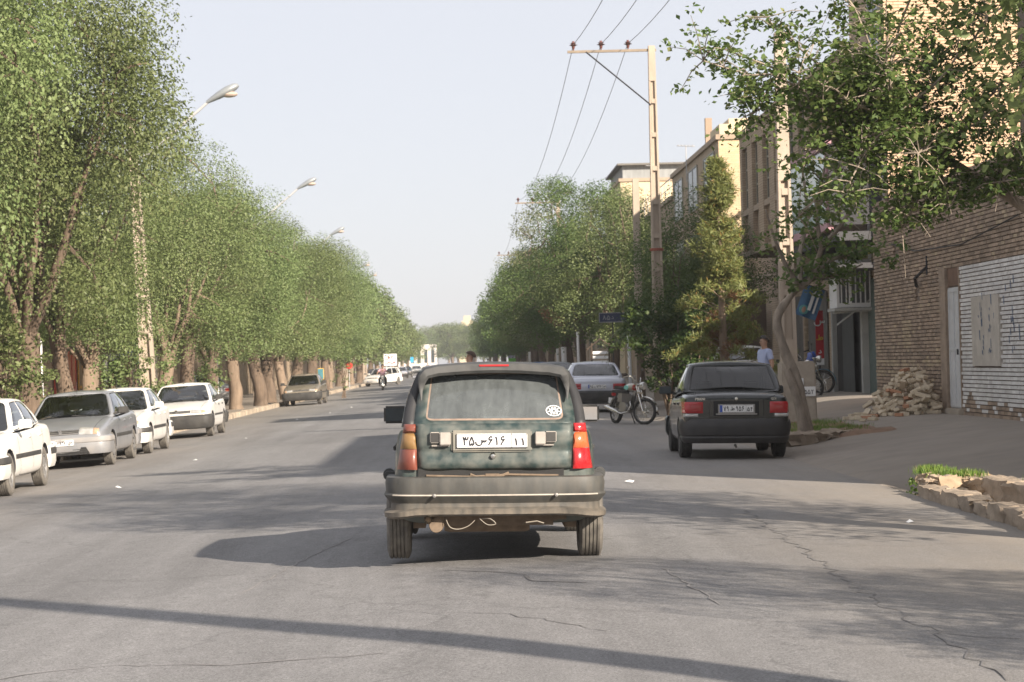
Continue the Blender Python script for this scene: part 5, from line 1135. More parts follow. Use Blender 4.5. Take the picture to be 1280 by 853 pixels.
def tree_meshes(seed, tr, fork, cen, rad, ncl, cr, lpc, lsz, leafm, barkm, lean=(0,0), nl=9, low=-.9, zmin=2.35, extra=None, asp=.6, holes=0):
    rr = random.Random(seed); g = G(); base = Vector((0,0,0)); fk = Vector((lean[0],lean[1],fork))
    tp = [base+Vector((0,0,-.15))]+[base.lerp(fk,t)+Vector((rr.uniform(-.06,.06),rr.uniform(-.06,.06),0))*(1 if t<1 else .3) for t in (.08,.35,.65,1)]
    g.tube(*dense(tp, [tr*1.3,tr*1.08,tr,tr*.95,tr*.93], 4), 14); g.rough(.05, 3.5)
    cs = []; tries = 0
    while len(cs) < ncl and tries < ncl*30:
        tries += 1; v = Vector((rr.gauss(0,1),rr.gauss(0,1),rr.gauss(0,1))).normalized()*(rr.random()**.4)
        if v.z < low: continue
        zlim = zmin
        p = Vector((cen[0]+v.x*rad[0], cen[1]+v.y*rad[1], cen[2]+v.z*rad[2])); p += Vector((noise.noise(p*.6+Vector((seed,0,0))),noise.noise(p*.6+Vector((0,seed,0))),noise.noise(p*.6)))*.9
        if p.z < zlim: continue
        if holes and noise.noise(p*.75+Vector((seed*3,1,0))) < -holes: continue
        cs.append(p)
    prim = []
    for i in range(nl):
        a = 2*PI*i/nl+rr.uniform(-.3,.3); e = rr.uniform(.25,1.15); d = Vector((math.cos(a)*math.cos(e),math.sin(a)*math.cos(e),math.sin(e))); t = Vector((cen[0]+d.x*rad[0]*.75, cen[1]+d.y*rad[1]*.75, cen[2]+d.z*rad[2]*.6-rad[2]*.1))
        P = limb_path(fk-Vector((0,0,rr.uniform(0,.3))), t, .12, seed*50+i, 6); g.tube(P, [tr*lerp(.42,.06,(k/6)**.7) for k in range(7)], 7); prim += [(q, tr*lerp(.5,.1,k/6)) for k, q in enumerate(P)][2:]
    for i, c in enumerate(cs):
        if i % 2: continue
        q, r_ = min(prim, key=lambda pr: (pr[0]-c).length); P = limb_path(q, c, .1, seed*99+i, 3); g.tube(P, [max(.012,min(r_*.5,.05)),.03,.018,.008], 4, caps=False)
        if i % 4 == 0: prim += [(P[1],.03),(P[2],.02)]
    rads = [cr*rr.uniform(.6,1.35) for _ in cs]; pts, dd = clump_pts(cs, rads, [int(lpc*(r_/cr)**2)+4 for r_ in rads], seed, True, .28)
    return g.mesh('trunk', barkm, 60), leaf_mesh('crown', pts, lsz, leafm, asp, seed=seed, N=dd, tone=np.repeat(np.random.RandomState(seed+5).random_sample(len(rads)), [int(lpc*(r_/cr)**2)+4 for r_ in rads]))
def put_tree(name, label, cat, meshes, loc, rz=0, sc=1., group=None, crownmat=None):
    t = thing(name, label, cat, loc, rz, group); t.scale = sc if isinstance(sc, tuple) else (sc,)*3; link('trunk', meshes[0], t); link('crown', meshes[1], t); return t
EL = [tree_meshes(11,.30,1.9,(0,0,5.2),(3.5,3.5,3.9),185,.95,560,.078,LEAF,M['bark'],(.2,.1),low=-.85,holes=.42), tree_meshes(23,.28,2.3,(0,0,4.9),(3.2,3.5,3.6),110,.98,640,.078,LEAF,M['bark'],(-.3,.2),low=-.85,holes=.26), tree_meshes(37,.25,1.9,(.2,0,4.7),(3.1,3.3,3.4),105,.95,640,.078,LEAF,M['barklight'],(.35,-.2),low=-.9)]
ELF = [tree_meshes(61,.27,2.0,(0,0,4.9),(3.3,3.6,3.5),110,1.0,110,.22,LEAF,M['bark'],(.2,.1),low=-.85,nl=5), tree_meshes(67,.27,2.0,(0,0,4.7),(3.1,3.6,3.3),110,1.0,110,.22,LEAF,M['barklight'],(-.2,.1),low=-.85,nl=5)]
LG = 'street elms along the left kerb'
ltr = [(-9.9,40.5,0,0,(.95,1,1.38),'large elm at the left edge of the photo, trunk out of frame'),(-9.1,49.0,0,1.3,(.84,1.,1.32),'thickest left elm with dark trunk behind the first white saloon'),(-9.7,57.5,1,.4,(.74,1.,1.12),'left elm with broad pale trunk behind the silver grey saloon'),(-10.4,65,2,2.2,(.7,1,.95),'left elm whose trunk is hidden by the concrete lamp post'),(-9.4,72,2,1.1,(.9,1,1.12),'left elm with peeled orange trunk right of the concrete lamp post'),
 (-9.4,79,1,2.9,(.9,1,1.10),'left elm with short stubby trunk behind the fourth parked car'),(-9.2,86,0,4.0,(.88,1,.98),'left elm with leaning brown trunk above the fourth parked car'),(-9.1,94,2,5.0,(.95,1,1.06),'left elm with dark leaning trunk just right of the fourth parked car'),(-8.7,101,1,.9,1.0,'left elm with pale forked trunk left of the bronze saloon'),(-9.0,109.5,0,2.0,1.02,'left elm with thick trunk just behind the bronze saloon'),
 (-8.9,118,2,3.2,1.02,'left elm standing right of the bronze saloon by the yellow post'),(-9.1,127,1,4.4,1.05,'left elm behind the round red sign'),(-8.9,137,0,5.2,1.04,'left elm just before the white hatchback'),(-9.1,148,1,.2,1.06,'left elm beside the pink shirted rider')]
for x,y,v,rz,sc,lb in ltr: put_tree('elm_tree', lb, 'tree', EL[v], (x,y,-.25), rz, sc, LG)
for i,y in enumerate([159,171,184,198,213,229,247,267,290,316,346,382,425]): put_tree('elm_tree', f'hazy distant elm of the far end of the left row', 'tree', ELF[i%2], (-9.2-R.uniform(0,.6),y,-.25), R.uniform(0,6), R.uniform(1.0,1.12), 'distant left elms')
for i,(x,y) in enumerate([(-16.5,112),(-15.5,130),(-16.5,150)]): put_tree('elm_tree', 'dense elm behind the left row over the side lane', 'tree', ELF[i%2], (x,y,-.25), R.uniform(0,6), R.uniform(1.,1.15), 'elms behind the left row')
for (x,y,sc,lb) in ((-12.6,51,(1.1,1,1.32),'tall elm filling the gap behind the thickest left trunk'),(-13.0,63,(1,1,1.1),'elm behind the lamp post at the side lane'),(-12.8,44,(1.1,1,1.4),'tall elm at the upper left corner behind the nearest one')): put_tree('elm_tree', lb, 'tree', EL[1], (x,y,-.25), y, sc, 'elms behind the left row')
# right-hand trees
DK = [tree_meshes(71,.22,2.4,(0,0,5.6),(2.7,3.0,3.7),95,.92,520,.088,LEAFD,M['bark'],(-.2,.1),low=-.95), tree_meshes(83,.2,2.0,(0,0,4.4),(2.4,2.8,3.0),75,.90,520,.088,LEAFD,M['bark'],(.2,.1),low=-.95)]
PLT = tree_meshes(91,.2,2.5,(0,0,6.0),(2.2,2.6,4.2),120,.55,75,.11,LEAFP,M['bark'],(-.3,.1),low=-.95,holes=.25); MIDT = tree_meshes(97,.2,2.2,(0,0,4.8),(2.3,2.8,3.6),110,.75,270,.09,LEAF,M['bark'],(.2,.1),low=-.95,holes=.35)
rtr = [(5.35,100,DK[0],0,1.03,'tallest dark green tree on the right beyond the silver blue saloon'),(5.7,86,MIDT,.5,.92,'greyish green tree just left of the tall concrete pole'),(7.2,76,DK[1],1.5,.62,'dark tree behind the tall concrete pole'),(5.4,112,DK[1],2.5,1.15,'dark tree behind the white posts on the right'),
 (4.6,124,PLT,.3,1.03,'thin pale tree leaning over the road left of the tallest dark tree'),(5.3,136,DK[0],3.,.92,'second dark tree beyond the pale thin tree'),(5.0,150,MIDT,4.,1.05,'mid green tree beyond the pale thin tree on the right'),(5.2,166,DK[0],5.,.95,'dark tree two thirds down the right row'),
 (6.7,67,DK[1],3.3,.8,'low dark tree behind the parked red and cream motorcycle')]
for x,y,me,rz,sc,lb in rtr: put_tree('street_tree', lb, 'tree', me, (x,y,ground_z(min(x,8),60)-.05), rz, sc, 'trees along the right side')
ELD = tree_meshes(101,.25,2.0,(0,0,5.0),(3.0,3.4,3.7),110,.95,110,.21,LEAFD,M['bark'],(.2,.1),low=-.9,nl=5)
for i,y in enumerate([182,199,217,236,257,280,306,336,372,415]): put_tree('street_tree', 'hazy distant tree at the far end of the right row', 'tree', ELD, (5.6+R.uniform(-.3,.4),y,.1), R.uniform(0,6), R.uniform(.95,1.1), 'distant trees of the right row')
for i in range(22): put_tree('far_tree', 'very distant hazy tree closing the street', 'tree', ELF[i%2], (-34+i*2.3+R.uniform(-1,1), 560+R.uniform(0,260), -.3), R.uniform(0,6), R.uniform(1.2,1.75), 'hazy trees closing the end of the street')
# big rust coloured clump in the right trees
g = leaf_mesh('crown', clump_pts([PX(690,398,98),PX(700,402,98.4),PX(683,390,97.6)], [.45,.4,.35], 130, 5), .11, AUT); t = thing('broken_branch', 'rust brown dead branch caught in the dark right trees', 'branch'); link('dead_leaves', g, t); g = G(); g.tube([PX(690,380,98),PX(692,400,98),PX(700,408,98)], [.03,.02,.01], 5); g.build('twig', M['bark'], t)

# near overhanging tree, trunk outside the frame
def near_tree():
    rr = random.Random(5); base = Vector((6.95,25.2,.05)); g = G(); fk = Vector((6.8,25.3,2.5)); g.tube([base-Vector((0,0,.1)),base+Vector((0,0,.8)),base+Vector((-.1,0,1.7)),fk],[.24,.19,.17,.16],12)
    tg = [(905,60,25),(880,75,24.6),(935,150,25.3),(960,20,25.8),(1000,90,24.8),(1010,190,25.6),(1040,-40,25.4),(1060,240,25),(1090,120,26),(1110,20,24.5),(1130,285,25.4),(1150,190,24.7),(1180,60,26),(1190,255,25),(1230,150,24.8),(1240,20,25.5),(1262,225,24.6),(1290,80,25),(1180,-120,25.5),(1320,200,25.3),(1020,140,25.9),(1075,60,25.6),(1085,170,25.2),(1045,110,26.2),(1110,250,25.9),(1150,130,25.6),(975,130,26),(1080,-150,25),(960,-90,25.6),(1000,270,26.4),(1310,-60,26),(1350,120,24)]
    cs = []; prim = [(fk,.15)]
    for i,(px,py,Y) in enumerate(tg):
        t = PX(px,py,Y); mid = fk.lerp(t,.35)+Vector((0,0,.55)); q, r_ = min(prim, key=lambda pr: (pr[0]-t).length+(.0 if pr[1]>.03 else 1)); P = limb_path(q, t, .09, i, 7); r0 = min(r_*.55,.07)
        g.tube(P, [max(.006,lerp(r0,.007,k/7)) for k in range(8)], 6); prim += [(p_, lerp(r0,.007,k/7)) for k,p_ in enumerate(P)][2:6]
        for k in range(2,8):
            for _ in range(5):
                d = Vector((rr.gauss(0,1),rr.gauss(0,1),rr.gauss(0,.7))).normalized()*rr.uniform(.2,.62); c = P[k]+d; g.tube([P[k],P[k].lerp(c,.5)+Vector((0,0,.05)),c],[.008,.006,.003],4,caps=False); cs.append(c); cs.append(P[k].lerp(c,.6))
    cs = [c for c in cs if 453-((c.z-CAMZ)*1+c.x*.026)*2890/c.y < 290-.35*max(0,(c.x/c.y*2890+575-1130))]
    pts = clump_pts(cs, [rr.uniform(.10,.26) for _ in cs], [rr.choice((7,10,13,17)) for _ in cs], 9); t = thing('overhanging_tree', 'nearest tree reaching in from the right edge with large green leaves over the brick wall', 'tree'); g.build('trunk', M['barkgrey'], t, smooth=60); link('crown', leaf_mesh('crown', pts, .078, LEAFM, .6, up=.5, seed=3, bend=.10), t)
near_tree()
# offscreen kerb trees whose shade falls across the road
put_tree('street_tree', 'kerb tree outside the frame whose shade crosses the road', 'tree', MIDT, (6.3,15.6,.1), 1., 1.05, 'kerb trees outside the frame on the right')
t_ = put_tree('street_tree', 'small kerb tree outside the frame shading the foreground', 'tree', MIDT, (6.6,8.4,.1), 2., (.62,.62,.52), 'kerb trees outside the frame on the right')

# bent mulberry by the near pole
def mulberry():
    Y = 37.4; g = G(); rr = random.Random(8)
    pth = [(1012,562),(1009,540),(1006,515),(1001,488),(990,458),(978,428),(972,405),(975,388),(986,373),(1003,360),(1018,345)]; P = [PX(x,y,Y) for x,y in pth]
    g.tube(P, [.17,.12,.11,.108,.10,.092,.085,.075,.065,.055,.05], 14) if False else g.tube(*dense(P, [.15,.10,.093,.096,.084,.082,.073,.068,.057,.05,.045], 4), 16); g.rough(.035, 6)
    P2 = [PX(x,y,Y-.1) for x,y in ((1008,552),(1003,520),(995,490),(984,462))]; g.tube(P2, [.12,.08,.07,.06], 8)
    cs = []; limbs = [[(1018,345),(1040,325),(1070,315),(1105,305)],[(1018,345),(1028,310),(1022,270),(1030,225),(1035,190)],[(1003,360),(1000,320),(1012,270),(1005,215),(1000,170)],[(1003,360),(985,335),(970,300),(958,262)],[(1018,345),(1050,345),(1080,330)],[(1028,310),(1050,285),(1075,250),(1085,215)],[(1012,270),(1040,240),(1060,200)]]
    for k, lb in enumerate(limbs):
        Q = [PX(x,y,Y+.25*i*(-1)**k) for i,(x,y) in enumerate(lb)]; g.tube(Q, [lerp(.05,.012,i/(len(Q)-1)) for i in range(len(Q))], 6)
        for i in range(1,len(Q)):
            for _ in range(10 if k in (0,4) else 4):
                d = Vector((rr.gauss(0,1),rr.gauss(0,1),rr.gauss(0,.6))).normalized()*rr.uniform(.1,.5); c = Q[i].lerp(Q[i-1],rr.random())+d; cs.append(c); g.tube([c-d,c],[.008,.003],4,caps=False)
    pts = clump_pts(cs, [rr.uniform(.12,.26) for _ in cs], [rr.choice((8,12,16)) for _ in cs], 4); t = thing('bent_tree', 'bent grey trunked tree leaning across the near concrete pole', 'tree'); g.build('trunk', M['barkgrey'], t, smooth=60); link('crown', leaf_mesh('crown', pts, .12, LEAFM, .62, up=.5, seed=13, bend=.05), t)
mulberry()
# pine
def pine():
    Y = 50.; rr = random.Random(4); g = G(); b = PX(912,488,Y); b.z = ground_z(5.8,50); tp = PX(895,205,Y); g.tube([b,b.lerp(tp,.3)+Vector((-.05,0,0)),b.lerp(tp,.7),tp],[.11,.09,.05,.012],9); cs = []; brn = []; H = tp.z-b.z
    for i in range(165):
        u = rr.random()**1.05; z = b.z+H*lerp(.16,1,u); r_ = lerp(1.4,.14,u**.8)*rr.uniform(.25,1.1)*(.82+.18*math.sin(u*23)); a = rr.uniform(0,2*PI); ax = b.lerp(tp,(z-b.z)/H); c = ax+Vector((math.cos(a)*r_,math.sin(a)*r_,.12*r_+rr.uniform(-.1,.15)))
        if i % 2 == 0: g.tube([ax-Vector((0,0,.1)),ax.lerp(c,.6),c],[.02,.012,.006],4,caps=False)
        if u < .42 and r_ < .62 and rr.random() < .55: brn.append(c)
        else: cs.append(c)
    rs = np.random.RandomState(3)
    def needles(C, k, mat, r_, seed):
        pts = clump_pts(C, [r_*rr.uniform(.7,1.2) for _ in C], k, seed); cc = np.repeat(np.array([list(c) for c in C]), k, axis=0); D = pts-cc+rs.normal(size=pts.shape)*.06+np.array([0,0,.05]); return leaf_mesh('needles', pts, .12, mat, .16, up=.1, seed=seed, D=D, bend=0)
    t = thing('pine_tree', 'slim yellowish green pine with some brown needles beside the tall concrete pole', 'tree'); g.build('trunk', M['barklight'], t, smooth=60); link('crown', needles(cs, 190, NEED, .24, 1), t); link('dead_needles', needles(brn, 150, NEEDB, .22, 2), t)
pine()
# dark bushes between the motorcycle and the black saloon, with a palm
def bush(label, pts, r_, k, mat, lsz, seed, cat='bush', name='bush', group=None):
    rr = random.Random(seed); g = G(); cs = []; base = Vector(pts[0]); base.z = ground_z(base.x,base.y) if base.x > 0 else -.25
    for p in pts:
        p = Vector(p); g.tube([base+Vector((rr.uniform(-.1,.1),rr.uniform(-.1,.1),-.05)), base.lerp(p,.5)+Vector((rr.uniform(-.1,.1),0,.1)), p],[.03,.02,.008],5)
        for _ in range(5): cs.append(p+Vector((rr.gauss(0,.8*r_),rr.gauss(0,.8*r_),rr.gauss(0,.75*r_))))
    t = thing(name, label, cat, group=group); g.build('stem', M['bark'], t); link('foliage', leaf_mesh('foliage', clump_pts(cs, [r_*rr.uniform(.6,1.2) for _ in cs], k, seed), lsz, mat, .6, seed=seed), t)
bush('dark oleander bush behind the red and cream motorcycle', [PX(x,y,56+R.uniform(-.6,.6)) for x,y in ((838,478),(822,470),(836,440),(812,430),(845,455),(825,405),(848,395),(808,410),(838,420),(852,430))], .34, 70, BUSH, .11, 21)
bush('tall dark leafy shrub in front of the tall concrete pole', [PX(x,y,61+R.uniform(-.6,.6)) for x,y in ((850,470),(870,440),(858,400),(875,410),(885,440),(862,375),(845,380),(800,400),(790,415),(880,385))], .38, 75, BUSH, .12, 22)
bush('dark shrub between the tall pole and the pine', [PX(x,y,54+R.uniform(-.5,.5)) for x,y in ((868,470),(880,450),(865,430),(890,425),(878,405))], .32, 70, BUSH, .11, 23)
t = thing('palm_tree', 'small palm with drooping grey green fronds left of the tall concrete pole', 'palm tree'); Y = 63.; c0 = PX(800,412,Y); g = G(); g.tube([Vector((c0.x,Y,.2)),Vector((c0.x,Y,c0.z-.2)),c0],[.12,.10,.06],8); g.build('trunk', M['bark'], t)
for k in range(13):
    a = 2*PI*k/13; e = R.uniform(.2,.9); L_ = R.uniform(.9,1.25); g = G(); P = []; 
    for i in range(9): s_ = i/8*L_; P.append(c0+Vector((math.cos(a)*s_*math.cos(e*.6), math.sin(a)*s_*.6, s_*math.sin(e)*.8-.85*s_*s_)))
    g.tube(P, [.012]*4+[.006]*5, 4)
    for i in range(1,9):
        for sg in (-1,1):
            for h in (0,.5):
                p = P[i].lerp(P[i-1],h); tn = (P[i]-P[i-1]).normalized(); sd = tn.cross(Vector((0,0,1))).normalized()*sg; tip = p+sd*.26*(1-.4*i/9)+tn*.20-Vector((0,0,.07)); g.add([p,p.lerp(tip,.5)+tn*.016,tip,p.lerp(tip,.5)-tn*.016],[(0,1,2,3)],1,R.random())
    g.build('frond', [M['bark'],PALMM], t)
# saplings left, in front of the trunks
for i,(px,py,Y,h) in enumerate(((8,430,47,1.7),(38,462,47,1.3),(140,470,62,1.5),(166,458,62,1.9),(202,475,64,1.4),(262,475,74,1.2),(430,462,120,1.2))):
    pts = [PX(px+R.uniform(-7,7),py+R.uniform(-22,26),Y) for _ in range(6)]
    bush(['yellow green sapling at the left edge of the photo','young shrub left of the thickest left trunk','young green sapling before the white door frame','tall green sapling just left of the concrete lamp post','green sapling just right of the concrete lamp post','low sapling behind the fourth parked car','small sapling right of the bronze saloon'][i], pts, .26, 26, LEAF, .10, 40+i, 'sapling', 'sapling')
# grass and weeds
def tufts(name, spots, k, h, seed, mat=GRASS, kind='stuff', label=None, cat=None):
    rs = np.random.RandomState(seed); C = []; 
    for (x,y,r_,z) in spots:
        q = rs.normal(size=(k,2))*r_/1.8; C += [(x+a,y+b,(z if z is not None else ground_z(x+a,y+b))+h*.42) for a,b in q]
    C = np.array(C); D = rs.normal(size=C.shape)*.42; D[:,2] = 1; me = leaf_mesh(name, C, h, mat, .07, up=-.6, seed=seed, D=D, bend=.0); o = link(name, me); tag(o, label, cat, kind=kind); return o
tufts('grass', [(5.75+R.uniform(-.35,.8), 36.8+R.uniform(0,6.), .25, None) for _ in range(60)], 60, .11, 1)
tufts('grass', [(5.9+R.uniform(-.15,.6), R.uniform(19.5,23.6), .16, None) for _ in range(40)], 70, .16, 2)
tufts('grass', [(5.05+R.uniform(-.15,.3), 24.2+R.uniform(-.4,1.), .10, .08) for _ in range(16)], 60, .12, 3)
tufts('grass', [(5.1+R.uniform(-.15,.15), R.uniform(17,23), .08, None) for _ in range(14)], 30, .10, 4)
bush('low leafy weed growing from the rubble at the end of the ditch', [PX(1150,610,25.),PX(1162,604,25.),PX(1172,608,25.1),PX(1185,608,25.1)], .09, 22, GRASS, .05, 61, 'weed', 'weed')
bush('pale dry weed hanging over the kerb beside the rubble', [PX(1160,628,24.),PX(1175,624,24.),PX(1188,630,24.)], .11, 40, GRASS, .045, 62, 'weed', 'weed')
# ================================================================ BUILDINGS
def mb(name, c, **k): return pm(name, c, .9, **k)
BR = mb('brick_brown',(.32,.24,.175),var=.15,scale=1.2,rnd=.28,bump=.35,bscale=60); BRP = mb('brick_pale',(.42,.33,.22),var=.12,scale=2,rnd=.18,bump=.3,bscale=60); BRW = mb('brick_whitewashed',(.72,.71,.69),var=.13,scale=1.5,rnd=.12,bump=.35,bscale=60,dust=.22,dcol=(.40,.33,.26))
MORT = mb('dark_joint',(.155,.118,.09),var=.2,scale=4); MORTP = mb('pale_joint',(.40,.30,.20),var=.1,scale=4); BRC = mb('brick_cream',(.56,.40,.265),var=.07,scale=.7,rnd=.10,bump=.25,bscale=60)
PLAS = mb('plaster_panel',(.50,.46,.40),var=.15,scale=3,bump=.2); JAMB = mb('cement_jamb',(.30,.23,.17),var=.22,scale=4,bump=.4); 
def bricks_x(g, X, y0, y1, z0, z1, face=-1, bl=.215, bh=.052, ch=.069, mi=lambda y,z,i: 0, hole=lambda y,z: False, dep=.03, seed=1):
    """bricks on a wall whose face looks along -x"""
    rr = random.Random(seed); r = 0; z = z0
    while z+bh <= z1+.01:
        y = y0-(bl+.012)*(.5 if r%2 else 0)
        while y < y1:
            a, b = max(y,y0), min(y+bl,y1)
            if b-a > .04 and not hole((a+b)/2, z+bh/2):
                d = dep+rr.uniform(-.004,.004); x0, x1 = X, X+d*face
                g.add([(x0,a,z),(x0,b,z),(x0,b,z+bh),(x0,a,z+bh),(x1,a,z),(x1,b,z),(x1,b,z+bh),(x1,a,z+bh)],[(4,7,6,5),(0,4,5,1),(3,2,6,7),(0,3,7,4),(1,5,6,2)], mi((a+b)/2,z,r), rr.random())
            y += bl+.012
        z += ch; r += 1
def bricks_y(g, Y, x0, x1, z0, z1, bl=.215, bh=.055, ch=.068, mi=0, hole=lambda x,z: False, dep=.02, seed=1, keep=None):
    """bricks on a wall whose face looks along -y; keep(x,z) True = leave for the singly built ones (returned)"""
    rr = random.Random(seed); r = 0; z = z0; out = []
    while z+bh <= z1+.01:
        x = x0-(bl+.01)*(.5 if r%2 else 0)
        while x < x1:
            a, b = max(x,x0), min(x+bl,x1)
            if b-a > .04 and not hole((a+b)/2, z+bh/2):
                d = dep+rr.uniform(-.003,.003)
                if keep and keep((a+b)/2,z) and abs(b-a-bl)<1e-6: out.append(((a+b)/2, Y, z+bh/2))
                else: g.add([(a,Y,z),(b,Y,z),(b,Y,z+bh),(a,Y,z+bh),(a,Y-d,z),(b,Y-d,z),(b,Y-d,z+bh),(a,Y-d,z+bh)],[(4,5,6,7),(0,1,5,4),(3,7,6,2),(0,4,7,3),(1,2,6,5)], mi, rr.random())
            x += bl+.01
        z += ch; r += 1
    return out
# ---- right-hand brick house: tall part outside the frame, garden wall in view
bw = thing('brick_house', 'long brown brick wall with a whitewashed section, narrow white door and brick courses', 'building')
g = G(); g.bx(8.62,8.95,35.,47.6,-.3,4.40); g.bx(8.6,8.98,34.98,47.62,4.40,4.47,1); g.bx(8.62,18,20.7,35.,-.3,8.2); g.bx(8.95,9.6,47.35,47.6,-.3,4.4); g.build('wall_core', [MORT,BR], bw)
WY0, WY1 = 34.5, 47.58
def whit(y,z): return y < 39.40 and z < 2.83+.02*math.sin(y*3)
def hol(y,z): return (39.45 < y < 40.95 and z < 2.86) or (36.5 < y < 38.5 and 1.13 < z < 2.30) or (45.0 < y < 45.35 and 3.15 < z < 3.62) or (43.0 < y < 43.3 and 2.35 < z < 2.82)
def colr(y,z,i):
    if whit(y,z): return 2 if not (z < .50+.3*noise.noise(Vector((y*1.3,0,0))) and R.random() < .85) else 0
    if 43.9 < y < 44.6 and 1.45 < z < 2.0: return 1
    if abs(z-1.18) < .075 or (abs(z-.95) < .04 and y > 44) : return 1 if R.random() < .7 else 0
    return 1 if R.random() < .05 else 0
g = G(); bricks_x(g, 8.62, WY0, WY1, .16, 4.39, mi=colr, hole=hol, seed=3); tag(g.build('bricks', [BR,BRP,BRW], bw, smooth=0), kind='stuff')
g = G(); g.bx(8.55,8.62,40.45,40.95,.1,2.86); g.bx(8.58,8.62,39.44,39.50,.3,2.86); g.build('door_jamb', JAMB, bw)
g = G(); g.bx(8.50,8.9,39.35,40.5,.12,.40); g.build('door_step', M['concrete'], bw, bevel=.02)
DW = pm('door_white_paint',(.58,.60,.62),.5,var=.12,scale=3,dust=.3); g = G(); g.bx(8.60,8.64,39.52,40.42,.41,2.50); 
for a,b in ((39.56,39.62),(39.94,39.99),(40.33,40.39)): g.bx(8.585,8.60,a,b,.43,2.48)
for z in (.43,1.4,2.42): g.bx(8.588,8.60,39.6,40.35,z,z+.06)
dr = g.build('door', DW, bw); g = G(); g.box((8.58,39.66,1.38),(.03,.05,.10)); g.build('door_handle', M['ink'], dr)
g = G(); g.bx(8.60,8.64,39.52,40.42,2.53,2.84); g.build('lintel_panel', mb('rusty_board',(.16,.095,.06),var=.25), bw)
g = G(); g.bx(8.565,8.62,36.52,38.48,1.14,2.29); pp = g.build('plaster_panel', PLAS, bw); rr = random.Random(4)
BL = pm('blue_grey_stroke',(.10,.14,.22),.8,var=.2); g = G()
for k in range(26):
    y, z = rr.choice((36.8,37.1,37.6,37.75))+rr.gauss(0,.12), rr.uniform(1.3,2.22); h = rr.uniform(.04,.18); w_ = rr.uniform(.02,.07); g.add([(8.562,y,z),(8.562,y+w_,z+.02),(8.562,y+w_*1.4,z+h),(8.562,y+.01,z+h)],[(0,1,2,3)])
g.build('paint_marks', BL, pp)
g = G()
for k in range(16): y, z = rr.gauss(35.6,.25), rr.gauss(1.75,.3); h = rr.uniform(.04,.14); g.add([(8.584,y,z),(8.584,y+.05,z+.01),(8.584,y+.06,z+h),(8.584,y+.02,z+h)],[(0,1,2,3)])
g.build('paint_marks', BL, bw)
g = G(); g.tube([(8.58,42.1,2.95),(8.45,42.6,2.75),(8.56,43.0,2.62)],.03,6); g.tube([(8.58,42.1,2.8),(8.58,42.1,3.15)],.02,6); g.build('iron_bracket', M['ink'], bw)
g = G(); g.tube([(8.56,45.6,3.55),(8.54,43,3.28),(8.54,39,3.2),(8.55,35,3.45)],.012,5); g.build('wall_cable', M['rubber'], bw)

# ---- brick pile
bp_ = thing('brick_pile', 'heap of loose pale yellow bricks against the brown brick wall', 'brick pile', (8.0,41.6,0)); rr = random.Random(12)
bm1 = G(); bm1.box((0,0,0),(.21,.10,.058)); bme = bm1.mesh('brick', mb('loose_brick',(.60,.51,.38),var=.15,scale=3,bump=.35,bscale=50,dust=.2), 30, bevel=.006); bm1 = G(); bm1.box((0,0,0),(.20,.10,.056)); bme2 = bm1.mesh('brick', mb('loose_brick_red',(.42,.22,.13),var=.15,scale=3,bump=.35), 30, bevel=.006)
bm1 = G(); bm1.box((0,0,0),(.12,.10,.056)); bme3 = bm1.mesh('brick', bme.materials[0], 30, bevel=.008)
def hgt(x,y):
    cx, cy = .22, .25; v = .98-1.0*abs(x-cx)/(1.05 if x<cx else .55)-.5*max(0,abs(y-cy)-.1)/1.2; return max(0, v)
nb = 0
for L_ in range(14):
    z = L_*.062
    for _ in range(64):
        x, y = rr.uniform(-1.05,.62), rr.uniform(-1.4,1.6)
        H = hgt(x,y)
        if H <= z-.01 or H > z+.22 and y > -.3 and rr.random() < .75: continue
        if nb > 285: break
        gz = ground_z(8.0+x, 41.6+y); me = rr.choice((bme,bme,bme,bme,bme,bme,bme3,bme3,bme3,bme2)) if rr.random() < .7 else bme
        link('brick', me, bp_, (x, y, gz+z+.03+.0), (rr.gauss(0,.28) if L_ else 0, rr.gauss(0,.28) if L_ else 0, rr.uniform(0,PI))); nb += 1

